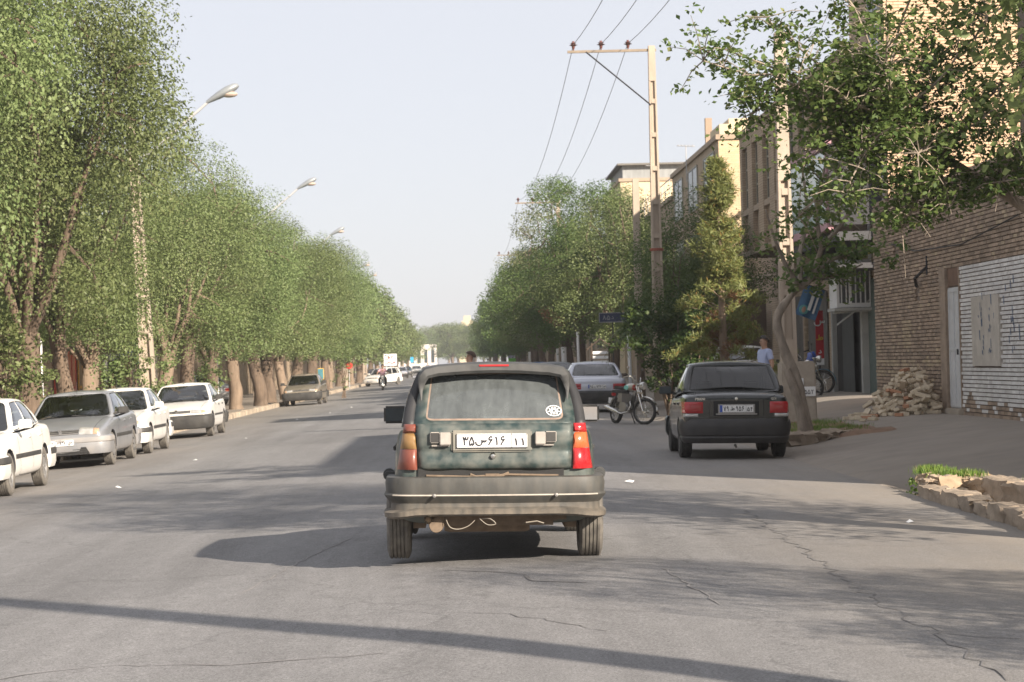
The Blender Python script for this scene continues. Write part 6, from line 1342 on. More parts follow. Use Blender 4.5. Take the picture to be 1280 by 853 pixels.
# ---- tall brick building behind, sunlit flank towards the camera, bay over the street
b2 = thing('brick_apartment_building', 'tall brick building with sunlit cream flank, overhanging bay of tall windows', 'building'); X2, Y2 = 9.5, 50.6
BRS = mb('brick_street_face',(.25,.185,.13),var=.15,scale=1.5,bump=.4,bscale=40)
def brickmat(name, c1, c2, mo, sc=1.):
    m = bpy.data.materials.new(name); m.use_nodes = True; n = m.node_tree; L = n.links; b = n.nodes['Principled BSDF']; tc = n.nodes.new('ShaderNodeTexCoord'); sx = n.nodes.new('ShaderNodeSeparateXYZ'); L.new(tc.outputs['Object'], sx.inputs[0])
    ad = n.nodes.new('ShaderNodeMath'); ad.operation = 'ADD'; L.new(sx.outputs[0], ad.inputs[0]); L.new(sx.outputs[1], ad.inputs[1]); cb = n.nodes.new('ShaderNodeCombineXYZ'); L.new(ad.outputs[0], cb.inputs[0]); L.new(sx.outputs[2], cb.inputs[1])
    bt = n.nodes.new('ShaderNodeTexBrick'); bt.inputs['Scale'].default_value = 1; bt.inputs['Brick Width'].default_value = .22; bt.inputs['Row Height'].default_value = .07; bt.inputs['Mortar Size'].default_value = .009; bt.inputs['Color1'].default_value = (*c1,1); bt.inputs['Color2'].default_value = (*c2,1); bt.inputs['Mortar'].default_value = (*mo,1)
    L.new(cb.outputs[0], bt.inputs[0]); nz = n.nodes.new('ShaderNodeTexNoise'); nz.inputs['Scale'].default_value = .8; nz.inputs['Detail'].default_value = 6; L.new(tc.outputs['Object'], nz.inputs[0]); mr = n.nodes.new('ShaderNodeMapRange'); mr.inputs[1].default_value = .3; mr.inputs[2].default_value = .7; mr.inputs[3].default_value = .85; mr.inputs[4].default_value = 1.12; L.new(nz.outputs[0], mr.inputs[0])
    sc_ = n.nodes.new('ShaderNodeVectorMath'); sc_.operation = 'SCALE'; L.new(bt.outputs[0], sc_.inputs[0]); L.new(mr.outputs[0], sc_.inputs['Scale']); L.new(sc_.outputs[0], b.inputs['Base Color']); b.inputs['Roughness'].default_value = .9
    bp = n.nodes.new('ShaderNodeBump'); bp.inputs['Strength'].default_value = .6; bp.inputs['Distance'].default_value = .01; bp.invert = True; L.new(bt.outputs['Fac'], bp.inputs['Height']); L.new(bp.outputs[0], b.inputs['Normal']); return m
BMS = brickmat('far_brick_brown',(.43,.335,.235),(.38,.29,.20),(.26,.20,.145)); BMC = brickmat('far_brick_cream',(.55,.43,.27),(.50,.385,.235),(.42,.33,.22))
STONE = mb('window_band',(.34,.265,.195),var=.12,scale=3); CREAM = mb('cream_render',(.56,.46,.31),var=.08,scale=1.2,bump=.15)
g = G(); g.bx(X2,22,Y2,55.,-.2,11.2); g.bx(X2,22,55.,70,-.2,8.7); g.bx(X2-.06,22,55,70.06,8.7,8.85,1); g.build('wall', [BMS,STONE], b2)
g = G(); g.bx(X2+.02,15,Y2-.01,Y2,3.,11.2); g.build('flank_backing', MORTP, b2)
g = G(); keep = bricks_y(g, Y2-.011, X2, 13.6, 3.6, 9.9, seed=5, keep=lambda x,z: x < 12.05 and 4.5 < z < 6.4); tag(g.build('flank_bricks', [BRC], b2, smooth=0), kind='stuff')
s1 = G(); s1.box((0,0,0),(.215,.024,.055)); sb = s1.mesh('brick', BRC, 0)
R.shuffle(keep)
gk = G()
for i, p in enumerate(keep):
    if i < 290: link('brick', sb, b2, (p[0], p[1]-.011+R.uniform(-.002,.002), p[2]))
    else: gk.box((p[0],p[1]-.011,p[2]),(.215,.024,.055),r=R.random())
if gk.v: tag(gk.build('flank_bricks', [BRC], b2, smooth=0), kind='stuff')
FR = pm('window_frame_grey',(.42,.42,.42),.5,var=.08); FRB = pm('window_frame_olive',(.30,.28,.22),.5,var=.08)
def win_x(par, X, y0, y1, z0, z1, fm=FR, nm=1, nz=2, dep=.06, glass=None, name='window'):
    """window on a face looking along -x at X"""
    t = .045; g = G(); g.bx(X-.01,X+dep,y0,y0+t,z0,z1); g.bx(X-.01,X+dep,y1-t,y1,z0,z1); g.bx(X-.012,X+dep,y0,y1,z0,z0+t); g.bx(X-.012,X+dep,y0,y1,z1-t,z1)
    for k in range(1,nm+1): y = lerp(y0,y1,k/(nm+1)); g.bx(X-.005,X+dep,y-.02,y+.02,z0,z1)
    for k in range(1,nz): z = lerp(z0,z1,k/nz); g.bx(X-.006,X+dep,y0,y1,z-.02,z+.02)
    f = g.build(name, fm, par); g = G(); g.bx(X+.012,X+.02,y0+t,y1-t,z0+t,z1-t); g.build('pane', glass or M['winglass'], f); return f
def win_y(par, Y, x0, x1, z0, z1, fm=FR, nm=1, nz=2, glass=None):
    t = .05; g = G(); g.bx(x0,x0+t,Y-.02,Y+.06,z0,z1); g.bx(x1-t,x1,Y-.02,Y+.06,z0,z1); g.bx(x0,x1,Y-.022,Y+.06,z0,z0+t); g.bx(x0,x1,Y-.022,Y+.06,z1-t,z1)
    for k in range(1,nm+1): x = lerp(x0,x1,k/(nm+1)); g.bx(x-.02,x+.02,Y-.015,Y+.06,z0,z1)
    for k in range(1,nz): z = lerp(z0,z1,k/nz); g.bx(x0,x1,Y-.016,Y+.06,z-.02,z+.02)
    f = g.build('window', fm, par); g = G(); g.bx(x0+t,x1-t,Y-.008,Y,z0+t,z1-t); g.build('pane', glass or M['winglass'], f); return f
for z0 in (4.3,6.1,7.9): win_x(b2, X2-.05, 51.0, 52.3, z0, z0+1.6, FR, 1, 3)
for z0 in (6.3,): win_x(b2, X2-.05, 53.2, 54.6, z0, z0+1.5, FR, 1, 2)
# bay
XB = 8.5; g = G(); g.bx(XB+.25,X2,55.4,68.8,4.42,7.9); g.bx(XB-.05,X2,55.3,68.9,7.86,8.02,1); g.bx(XB-.02,X2,55.38,68.82,4.30,4.44,1)
ys = [(67.05,68.3),(64.75,66.0),(62.45,63.7),(60.15,61.4),(57.85,59.1),(55.9,57.0)]
prev = 55.4
for (a,b) in sorted(ys): g.bx(XB,XB+.27,prev,a,4.44,7.86); prev = b
g.bx(XB,XB+.27,prev,68.8,4.44,7.86)
for (a,b) in ys: g.bx(XB+.01,XB+.27,a,b,7.48,7.86); g.bx(XB+.01,XB+.27,a,b,5.52,5.68,1); g.bx(XB+.13,XB+.27,a,b,4.6,5.52,1)
bay = g.build('bay', [BMS,STONE], b2)
for (a,b) in ys: win_x(bay, XB+.12, a+.02, b-.02, 5.7, 7.46, FRB, 1, 3, name='bay_window')
g = G(); g.bx(X2-.12,22,Y2-.12,55.1,11.2,11.4); g.build('parapet', STONE, b2)
# pink framed glass sign
sg = thing('shop_sign', 'large pink framed sign with pale blue glass under the brick bay', 'sign', (8.3,54.8,5.15)); g = G(); PK = pm('pink_frame',(.42,.23,.26),.6,var=.1)
for a in ((-.08,.06,-3.7,3.7,.83,1.0),(-.08,.06,-3.7,3.7,-1.0,-.83),(-.08,.06,-3.7,-3.52,-.83,.83),(-.08,.06,3.52,3.7,-.83,.83)): g.bx(*a)
g.build('frame', PK, sg); g = G(); g.bx(-.02,.05,-3.52,3.52,-.83,.83); g.build('panel', pm('sign_glass',(.24,.33,.35),.25,var=.15,scale=.8,coat=.4), sg); g = G(); g.bx(-.03,1.2,-3.78,-3.705,-.9,.9); g.build('bracket', M['ink'], sg)
# ground floor: shutters, columns, banner
SH = mb('corrugated_shutter',(.16,.15,.135),var=.15,scale=2)
def shutter(par, X, y0, y1, z0, z1, mat, pitch=.09, name='shutter'):
    g = G(); y = y0
    while y < y1-.01: g.bx(X-.02,X,y,y+pitch*.55,z0,z1); g.bx(X-.006,X+.01,y+pitch*.55,y+pitch,z0,z1); y += pitch
    return g.build(name, mat, par)
for (a,b) in ((59.2,62.4),(62.9,66.2)): shutter(b2, X2-.03, a, b, .75, 3.0, SH)
g = G(); g.bx(X2-.12,X2,62.42,62.88,.3,3.3); bricks_y(g, 62.42, X2-.16, X2+.0, .4, 3.2, bl=.16, seed=8, mi=1); g.build('brick_pier', [BR,BRP], b2)
g = G(); g.bx(X2-.15,X2,58.9,66.4,.3,.74); g.build('plinth', M['concrete'], b2)
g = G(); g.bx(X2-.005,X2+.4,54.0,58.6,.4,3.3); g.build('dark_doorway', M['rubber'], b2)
GC = pm('column_grey',(.36,.37,.36),.7,var=.15,scale=2,bump=.2,dust=.3); g = G(); g.bx(X2-.19,X2-.0,53.25,53.5,.3,3.2); g.bx(X2-.34,X2-.22,56.6,56.8,.3,3.2); g.build('column', GC, b2, bevel=.01)
shutter(b2, X2-.02, 50.9, 53.2, .42, 3.1, pm('green_grey_shutter',(.13,.17,.155),.7,var=.15), .12)
shutter(b2, X2-.1, 54.9, 56.5, .42, 2.9, pm('dark_grey_shutter',(.10,.105,.10),.7,var=.15), .1)
g = G(); g.bx(8.4,X2,51.,58.8,3.28,3.40); g.bx(8.42,X2,51.0,58.8,3.9,4.1); g.build('awning_beam', pm('dark_beam',(.05,.05,.055),.7), b2)
# barred window box with air cooler
ac = thing('air_cooler', 'white barred air cooler box hung on the wall above the shop doorway', 'air cooler', (9.12,52.9,3.0)); WB = pm('cooler_white',(.72,.73,.74),.5,var=.08,dust=.25)
g = G(); 
for a in ((-.44,-.38,-.04,1.,-.55,.55),(.38,.44,-.04,1.,-.55,.55),(-.38,.38,-.04,1.,.47,.55),(-.38,.38,-.04,1.,-.55,-.45),(-.16,-.12,-.03,.0,-.45,.47)): g.bx(*a)
g.build('casing', WB, ac); g = G(); g.bx(-.38,.38,.08,.14,-.45,.47); g.build('grille_back', pm('cooler_pad',(.16,.17,.18),.8,var=.2,scale=20), ac)
for k in range(7): g = G(); x = -.33+.11*k; g.bx(x-.014,x+.014,-.045,-.02,-.45,.47); g.build('bar', WB, ac)
g = G(); g.bx(-.5,.5,-.1,1.,-.63,-.56); g.tube([(.42,.5,-.6),(-.2,.2,-1.1)],.02,6) if False else None; g.tube([(-.45,.0,-.95),(.44,.0,-.30)],.022,6); g.tube([(-.5,.1,-.66),(.6,.1,-.60)],.03,6); g.build('support', GC, ac)
g = G(); g.tube([(.36,.0,.56),(.36,.0,1.35),(.36,.5,1.42)],.05,8); g.build('pipe', WB, ac)
# red vertical banner
bn = thing('banner', 'tall narrow red banner with white and yellow writing by the shop doorway', 'banner', (9.05,58.0,0)); g = G(); g.tube([(0,0,.3),(0,0,2.6)],.02,6); g.build('pole', M['ink'], bn)
p0 = PX(1039,388,58); p1 = PX(1040,456,58); g = G(); g.bx(-.09,.11,-.03,-.015,p1.z,p0.z); cl = g.build('cloth', pm('banner_red',(.45,.015,.02),.6,var=.1), bn); g = G(); g.bx(-.09,.11,-.036,-.031,p1.z,p1.z+.16); g.build('white_band', M['white'], cl)
me = pen_mesh('س',.20,M['white'],.2); link('lettering', me, cl, (.01,-.037,p0.z-.28)); me = pen_mesh('ه' if False else 'ط',.16,pm('banner_yellow',(.7,.5,.03),.6),.22); link('lettering', me, cl, (.01,-.037,lerp(p0.z,p1.z,.5))); me = pen_mesh('د',.15,M['white'],.2); link('lettering', me, cl, (.01,-.037,lerp(p0.z,p1.z,.75)))
# tilted blue poster flag
fl = thing('hanging_sign', 'tilted blue cloth sign with white stripes hanging behind the bent tree', 'sign', tuple(PX(1014,378,57))); fl.rotation_euler = (0,.35,0); g = G(); n = 8; vs = []
for j in range(n+1):
    for i in range(n+1): u, v = i/n-.5, j/n-.5; vs.append((u*.52, .03*math.sin(u*9)+.02*v, v*.78))
g.add(vs, [(j*(n+1)+i,j*(n+1)+i+1,(j+1)*(n+1)+i+1,(j+1)*(n+1)+i) for j in range(n) for i in range(n)]); g.build('cloth', pm('sign_blue',(.03,.11,.22),.6,var=.15,scale=6), fl)
g = G(); g.bx(-.02,.06,-.05,-.045,-.2,.39); g.bx(.12,.17,-.05,-.045,-.25,.39); g.build('white_stripe', M['white'], fl); g = G(); g.ball((-.10,-.04,-.22),(.12,.01,.12),16,8); g.ball((-.10,-.05,-.22),(.05,.01,.08),12,8,1); g.build('round_emblem', [pm('emblem_teal',(.10,.32,.32),.6), SKIN], fl); g = G(); g.tube([(-.3,0,.40),(.3,0,.40)],.012,5); g.tube([(0,0,.4),(.2,.1,.75)],.01,5); g.build('hanger', M['ink'], fl)

# ---- cream house and the row beyond
def street_house(label, X, y0, y1, h, wm, fm, nwin=3, depth=12, floors=(1.2,4.6,7.2), base=.2, wfr=FRB, near=True, group=None, winy=True):
    b = thing('street_house', label, 'building', group=group); g = G(); g.bx(X,X+depth,y0,y1,base-.4,h); g.build('wall', [fm], b)
    g = G(); g.bx(X+.001,X+depth,y0-.015,y0,base-.4,h); g.build('flank_wall', wm, b); g = G(); g.bx(X-.10,X+depth,y0-.10,y1+.02,h,h+.18); g.build('parapet', STONE, b)
    L_ = y1-y0
    for zf in floors:
        if zf+1.6 > h: continue
        for k in range(nwin): a = y0+L_*(k+.2)/nwin; win_x(b, X-.05, a, a+L_/nwin*.6, zf+(.9 if zf<2 else 0), zf+1.7, wfr, 1, 2)
    g = G()
    for zf in floors[1:]: g.bx(X-.06,X,y0,y1,zf-.55,zf-.35)
    g.build('string_course', STONE, b); return b
b3 = street_house('cream brick house with sunlit flank, drainpipe and stepped parapet behind the pine', 9.5, 83, 101, 9.2, BMC, BMS)
g = G(); g.tube([(10.55,82.9,9.1),(10.55,82.9,6.2),(10.75,82.9,6.1)],.07,8); g.build('drainpipe', GC, b3); g = G(); g.bx(9.55,11.6,82.95,86,9.38,9.75); g.bx(9.9,11.2,83,85.5,9.75,9.95); g.build('roof_step', CREAM, b3); g = G(); g.bx(9.6,9.85,88,88.3,9.38,10.5); g.build('chimney', BR, b3)
gt_ = G(); gx0, gx1 = PX(944,400,82.8).x, PX(972,400,82.8).x; gz0, gz1 = .35, PX(950,388,82.8).z
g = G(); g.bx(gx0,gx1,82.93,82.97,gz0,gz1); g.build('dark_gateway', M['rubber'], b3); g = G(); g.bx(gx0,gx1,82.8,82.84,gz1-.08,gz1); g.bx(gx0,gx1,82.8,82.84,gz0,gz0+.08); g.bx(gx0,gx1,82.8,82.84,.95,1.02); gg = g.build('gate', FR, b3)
for k in range(8): x = lerp(gx0,gx1,(k+.5)/8); g = G(); g.bx(x-.018,x+.018,82.79,82.83,gz0,gz1); g.build('bar', M['white'], gg)
win_y(b3, 82.95, PX(952,350,83).x, PX(972,350,83).x, PX(952,385,83).z, PX(952,348,83).z, FR, 1, 1)
ff = thing('pennant', 'small red triangular pennant on the cream house', 'flag', tuple(PX(962,348,81.8))); g = G(); g.prism([(-.12,-.2),(.12,-.2),(.02,.28)],'y',-.01,.01); g.build('cloth', pm('banner_red2',(.5,.03,.03),.6), ff); g = G(); g.tube([(.02,0,-.2),(.02,.9,.35)],.012,5); g.build('staff', M['ink'], ff)
street_house('lower brown house with roof railing beyond the cream house', 9.5, 101.2, 127, 8.3, BMC, BMS, 4)
rl = thing('railing', 'thin metal railing on the roof of the lower brown house', 'railing', (9.6,101.5,8.48)); g = G(); g.tube([(0,0,.9),(0,24,.9)],.025,5); g.tube([(0,0,.5),(0,24,.5)],.018,5); g.build('rail', FR, rl)
for k in range(13): g = G(); g.tube([(0,k*2,0),(0,k*2,.9)],.022,5); g.build('post', FR, rl)
b4 = street_house('tall cream tower house with a corrugated shed on its roof, left of the tall pole', 9.15, 128, 142, 11.2, CREAM, CREAM, 2, floors=(1.2,4.6,7.2)); g = G(); g.bx(9.3,13,128.2,138,11.38,12.1); g.build('roof_shed', mb('corrugated_sheet',(.26,.27,.27),var=.2,scale=1,stretch=(6,1,1)), b4); g = G(); g.bx(9.0,13.4,127.8,138.4,12.1,12.2); g.build('shed_roof', SH, b4)
for i,(y0,y1,h) in enumerate(((143,172,7.2),(173,205,8.0),(206,250,7.0),(251,310,8.4),(311,400,7.5))): street_house('plain brown street house hidden behind the right-hand trees', 9.6, y0, y1, h, BMC, BMS, 3, group='houses behind the right-hand trees')
street_house('brown house between the brick bay and the cream house', 10.6, 70.3, 82.8, 5.6, BMS, BMS, 3)
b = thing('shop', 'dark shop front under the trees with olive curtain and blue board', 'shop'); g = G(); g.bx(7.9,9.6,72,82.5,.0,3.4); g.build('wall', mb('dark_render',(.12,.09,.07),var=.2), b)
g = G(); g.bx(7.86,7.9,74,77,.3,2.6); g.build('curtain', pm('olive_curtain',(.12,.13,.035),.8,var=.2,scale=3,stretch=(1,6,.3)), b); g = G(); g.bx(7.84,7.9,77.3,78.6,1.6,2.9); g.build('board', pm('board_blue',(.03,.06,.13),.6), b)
ss = thing('street_sign', 'dark blue street name board with white frame among the trees left of the pole', 'sign', tuple(PX(766,397,73))); ss.scale = (.7,1,.7); g = G(); g.bx(-.62,.62,-.02,.02,-.22,.22); g.build('board', pm('board_navy',(.02,.03,.07),.5), ss); WD = pm('dull_white',(.30,.30,.31),.6); g = G()
for a in ((-.62,.62,-.03,-.021,.19,.22),(-.62,.62,-.03,-.021,-.22,-.19),(-.62,-.59,-.03,-.021,-.22,.22),(.59,.62,-.03,-.021,-.22,.22)): g.bx(*a)
g.build('border', WD, ss); link('lettering', pen_mesh('۸۵د', .2, WD, .16, .5), ss, (-.2,-.03,0)); g = G(); g.tube([(0,.05,.2),(0,.05,-2.6)],.03,6); g.build('post', M['ink'], ss)
# end of the street
b = thing('apartment_block', 'hazy pale multi storey block closing the view at the end of the street', 'building'); g = G(); g.bx(1.,5.6,900,912,0,17.5); g.bx(-.6,1.,900,912,0,15.5); g.bx(1.8,4.6,900,908,17.5,19.5); g.build('wall', CREAM, b)
for k in range(4): win_y(b, 899.9, 1.6, 3.2, 4+3.2*k, 6+3.2*k, FRB, 0, 1)
for k in range(4): win_y(b, 899.9, 3.7, 5.2, 4+3.2*k, 6+3.2*k, FRB, 0, 1)
g = G(); g.bx(-.8,1.2,899.5,900,12.4,13.3); g.build('rust_balcony', pm('rust_red',(.4,.12,.06),.8), b)
b = thing('white_building', 'hazy white low building beyond the far left trees', 'building'); g = G(); g.bx(-17,-6.5,640,660,0,6.6); g.build('wall', pm('far_white',(.72,.66,.60),.8,var=.05), b)
for k in range(5): win_y(b, 639.9, -15.5+1.9*k, -14.6+1.9*k, 1.5, 5.2, FRB, 0, 1)

# ---- left side: walls and shops behind the trees
lw = thing('brick_wall', 'dark brown wall behind the left trees left of the orange gate', 'wall'); g = G(); g.bx(-14.5,-13.6,40,75.6,-.3,3.6); g.build('wall', BMS, lw)
def shop(label, y0, y1, h, mat): b = thing('shop', label, 'shop'); g = G(); g.bx(-18,-13.55,y0,y1,-.3,h); g.build('wall', mat, b); return b
def gate(label, y0, y1, z1, c1, c2, X=-13.5):
    t = thing('gate', label, 'gate', (X,y0,-.2)); L_ = y1-y0; m1 = pm('gate_'+label[:6],c1,.6,var=.12,dust=.2); m2 = pm('gatef_'+label[:6],c2,.6,var=.12); n = max(4,int(L_/.42))
    for k in range(n): g = G(); g.bx(-.02,.02,L_*k/n+.02,L_*(k+1)/n-.02,.05,z1+.2); g.build('panel', m1, t)
    g = G()
    for z in (0,z1*.5,z1+.15): g.bx(.0,.06,0,L_,z,z+.09)
    for k in range(0,n+1,2): g.bx(.0,.05,L_*k/n-.03,L_*k/n+.03,0,z1+.2)
    g.build('frame', m2, t); return t
shop('low brick shop behind the orange and yellow gates', 75.8, 87.2, 4.0, BMS); gate('orange metal gate with red frame behind the left trees', 77.2, 81.4, 2.1, (.60,.22,.12), (.48,.05,.03)); gate('yellow brown metal gate beside the orange gate', 82., 86.2, 2.1, (.20,.13,.07), (.50,.27,.04))
s3 = shop('shop with a grey door frame and blue sign above it', 87.4, 95.2, 4.4, mb('red_brown_render',(.17,.09,.06),var=.2)); g = G(); 
for a in ((-13.54,-13.44,88.2,88.5,-.2,2.0),(-13.54,-13.44,91.7,92.0,-.2,2.0),(-13.54,-13.44,88.2,92.0,1.85,2.1)): g.bx(*a)
g.build('door_frame', FR, s3); g = G(); g.bx(-13.55,-13.5,88.5,91.7,-.2,1.85); g.build('dark_doorway', M['rubber'], s3)
def board(label, y0, y1, z0, z1, bc, fc, txt, tc_):
    t = thing('shop_sign', label, 'sign', (-13.4,(y0+y1)/2,(z0+z1)/2)); w_, h = (y1-y0)/2, (z1-z0)/2; t.rotation_euler = (0,0,PI/2); g = G(); g.bx(-w_,w_,-.03,.03,-h,h); g.build('board', pm('board_'+label[:8],bc,.5,var=.1), t); g = G()
    for a in ((-w_,w_,-.05,-.031,h-.07,h),(-w_,w_,-.05,-.031,-h,-h+.07),(-w_,-w_+.08,-.05,-.031,-h,h),(w_-.08,w_,-.05,-.031,-h,h)): g.bx(*a)
    g.build('frame', pm('bframe_'+label[:8],fc,.5), t)
    if txt: link('lettering', pen_mesh(txt, h*.9, tc_, .2, w_*1.3), t, (0,-.04,0))
board('blue shop sign with red Persian lettering above the door frame', 91.0, 95.0, 1.95, 2.95, (.02,.05,.22), (.45,.45,.47), 'سدس', pm('sign_red',(.6,.04,.06),.5))
s4 = shop('shop with a green framed barred window left of the lamp post', 95.4, 104, 4.2, mb('grey_render',(.20,.18,.15),var=.2)); t = thing('shop_sign', 'green framed board with grey vertical panels left of the concrete lamp post', 'sign', (-13.4,98,2.45)); g = G()
for a in ((-.03,.04,-2.4,2.4,.62,.75),(-.03,.04,-2.4,2.4,-.75,-.62),(-.03,.04,-2.4,-2.25,-.62,.62),(-.03,.04,2.25,2.4,-.62,.62)): g.bx(*a)
g.build('frame', pm('sign_green',(.02,.22,.18),.5), t)
for k in range(9): g = G(); g.bx(-.02,.02,-2.2+.49*k,-1.76+.49*k,-.6,.6); g.build('panel', pm('panel_grey',(.30,.31,.31),.6,var=.2), t)
shop('long low brown wall behind the left trees beyond the shops', 104.2, 300, 3.4, BMS)
cf_ = thing('corrugated_fence', 'low whitish corrugated fence at the left edge behind the first saloon', 'fence', (-11.2,49,-.25)); 
for k in range(20): g = G(); g.bx(-.02,.02 if k%2 else .035,k*.24,k*.24+.235,0,1.25+.05*(k%3)); g.build('sheet', pm('sheet_white',(.46,.43,.38),.7,var=.12), cf_)
g = G(); g.tube([(-9.75,54.,-.25),(-9.78,54.,2.2)],.075,8); tag(g.build('white_post', M['white']), 'white painted metal post beside the thickest left trunk', 'post')
g = G(); g.tube([(-9.3,88.6,-.25),(-9.32,88.6,2.6)],.07,8); tag(g.build('white_post', M['white']), 'thin white post above the roof of the fourth parked car', 'post')
p = PX(402,489,120); g = G(); g.box((p.x,120,.2),(.3,.3,1.0)); g.box((p.x,120,1.0),(.34,.34,.6),1); tag(g.build('traffic_post', [pm('post_yellow',(.62,.38,.03),.6), pm('post_teal',(.06,.2,.24),.6)], bevel=.03), 'yellow and teal box post right of the bronze saloon', 'post')
rs_ = thing('round_sign', 'round red sign on a thin post by the left trees before the hatchback', 'sign', (-7.95,150,-.25)); p = PX(436.5,457,150); g = G(); g.lathe([(.001,-.02),(.24,-.02),(.24,.02),(.001,.02)], (p.x+7.95,0,p.z+.25), 'y', 20); g.build('disc', pm('disc_red',(.55,.05,.03),.6), rs_); g = G(); g.tube([(p.x+7.95,.05,0),(p.x+7.95,.05,p.z+.25)],.03,6); g.build('post', FR, rs_)
p = PX(488,450,215); t = thing('billboard', 'white board with red lettering above the small white hatchback', 'sign', tuple(p)); g = G(); g.bx(-.6,.6,-.03,.03,-.55,.55); g.build('board', M['white'], t); link('lettering', pen_mesh('س۲د',.36,pm('sign_red2',(.6,.03,.03),.5),.24,1.0), t, (0,-.035,.18)); link('lettering', pen_mesh('سس',.3,MATS['sign_red2'],.3,1.0), t, (0,-.035,-.22)); g = G(); g.tube([(0,.06,0),(0,.06,-p.z-.3)],.04,6); g.build('post', FR, t)
p = PX(515,450,300); t = thing('blue_sign', 'small bright blue sign far down the left side', 'sign', tuple(p)); g = G(); g.bx(-.2,.2,-.03,.03,-.35,.35); g.build('board', pm('sign_sky',(.04,.35,.65),.5), t); g = G(); g.tube([(0,.05,0),(0,.05,-p.z-.3)],.04,6); g.build('post', FR, t)
p = PX(640,448,185); t = thing('green_banner', 'green and lilac banner by the road under the right trees', 'banner', tuple(p)); g = G(); g.bx(-.3,.3,-.02,.02,-.28,.0); g.build('cloth', pm('banner_green',(.18,.55,.08),.6), t); g = G(); g.bx(-.33,.2,-.02,.02,.0,.22); g.build('top_cloth', pm('banner_lilac',(.42,.40,.55),.6), t); g = G(); g.tube([(.25,.05,.25),(.25,.05,-p.z)],.03,6); g.build('post', FR, t)
# ---- white posts and trunks, right side
for px, py0, Y, r_, lb in ((722,415,96,.055,'tallest white post right of centre under the trees'),(704.5,434,110,.13,'thick whitewashed stump beside the tallest white post'),(697,436,118,.07,'thin white post left of the whitewashed stump'),(786,418,66,.05,'slim white post left of the parked motorcycle'),(662,440,140,.07,'short pale post between the far parked cars')):
    p = PX(px,py0,Y); b0 = PX(px+ (453-py0)*-.0+2,500,Y); g = G(); g.tube([(p.x+.03,Y,0),(p.x,Y,p.z)],r_,8); tag(g.build('white_post', M['white']), lb, 'post')
p = PX(751,455,84); t = thing('kiosk_board', 'small gabled notice board with white slats behind the silver blue saloon', 'notice board', (p.x,84,0)); g = G()
for s in (-1,1): g.tube([(s*.32,0,0),(s*.32,0,2.0)],.03,6)
g.tube([(-.5,0,1.75),(0,0,2.15),(.5,0,1.75)],.03,6); g.build('frame', M['wood'], t)
for k in range(3): g = G(); g.bx(-.28,.28,-.02,.0,1.25+.17*k,1.35+.17*k); g.build('slat', M['white'], t)

# ================================================================ POLES, LAMPS, WIRES
def ladder_pole(g, H, w0, w1, d0, d1, lean=(0,0), first=.9, step=.95, upto=.9):
    """reinforced concrete pole: two flanges, thin web, cross ribs leaving recessed panels on the road face"""
    def sec(z, fx0, fx1, fy0, fy1): t = z/H; w_ = lerp(w0,w1,t)/2; d = lerp(d0,d1,t)/2; ox, oy = lean[0]*t, lean[1]*t; return [(ox+lerp(-w_,w_,fx0),oy+lerp(-d,d,fy0),z),(ox+lerp(-w_,w_,fx1),oy+lerp(-d,d,fy0),z),(ox+lerp(-w_,w_,fx1),oy+lerp(-d,d,fy1),z),(ox+lerp(-w_,w_,fx0),oy+lerp(-d,d,fy1),z)]
    def seg(z0, z1, *f): g.add(sec(z0,*f)+sec(z1,*f), [(0,3,2,1),(4,5,6,7),(0,1,5,4),(1,2,6,5),(2,3,7,6),(3,0,4,7)])
    Ht = H*upto; seg(Ht,H,0,1,0,1); seg(0,Ht,0,.24,0,1); seg(0,Ht,.76,1,0,1); seg(0,Ht,.24,.76,.36,.64); seg(0,first,.24,.76,.0,.36); 
    z = first
    while z < Ht-.2: seg(z+step-.13, z+step, .24,.76,.02,.36); z += step
def pole(name, label, cat, loc, H, w0=.34, w1=.17, lean=(0,0), **k):
    t = thing(name, label, cat, loc); g = G(); ladder_pole(g, H, w0, w1, .30, .17, lean, **k); g.build('shaft', M['polecon'], t, bevel=.008); return t
INS = pm('insulator_brown',(.13,.05,.04),.25,coat=.7)
def power_pole(label, x, y, zg, H=10.2, det=True):
    t = pole('power_pole', label, 'utility pole', (x,y,zg), H-zg, .36, .19); h = H-zg; g = G(); g.box((-1.12,0,h-.12),(2.5,.07,.07)); g.build('crossarm', M['steel'] if False else pm('crossarm_weathered',(.24,.19,.14),.7,var=.2), t)
    g = G(); g.tube([(-1.85,-.06,h-.14),(-.06,-.10,h-1.68)],.022,6); g.build('brace', M['ink'], t)
    for dx in (-2.2,-1.42,-.66):
        g = G(); g.lathe([(.001,.20),(.03,.20),(.05,.16),(.09,.14),(.05,.12),(.12,.09),(.05,.06),(.04,.0),(.02,-.03),(.02,-.10)], (dx,0,h-.02), 'z', 14); g.build('insulator', INS, t)
    return t
XP = 5.62; pp1 = power_pole('tall concrete power pole with a sideways crossarm, left of the pine', XP, 65, .2); g = G(); g.lathe([(.19,-.04),(.2,0),(.19,.04)],(0,0,4.25),'z',12); g.build('rusty_band', pm('rust_band',(.25,.07,.04),.8), pp1)
power_pole('farther power pole crossarm showing above the dark right trees', XP, 127, .2); power_pole('concrete power pole outside the frame whose shadow crosses the foreground', XP, 4.6, .1); power_pole('farthest power pole hidden in the right trees', XP, 189, .2)
WIRE = pm('wire_grey',(.16,.16,.16),.5,.5)
for dx, lb in ((-2.2,'left'),(-1.42,'middle'),(-.66,'right')):
    g = G(); P = []; ys = [4.6,65,127,189,251]
    for a,b in zip(ys[:-1],ys[1:]): P += [(XP+dx, lerp(a,b,i/16), 10.28-1.15*4*(i/16)*(1-i/16)) for i in range(16)]
    g.tube(P, .009, 5, caps=False); tag(g.build('power_line', WIRE), f'{lb} of the three power lines strung between the crossarms', 'power line')
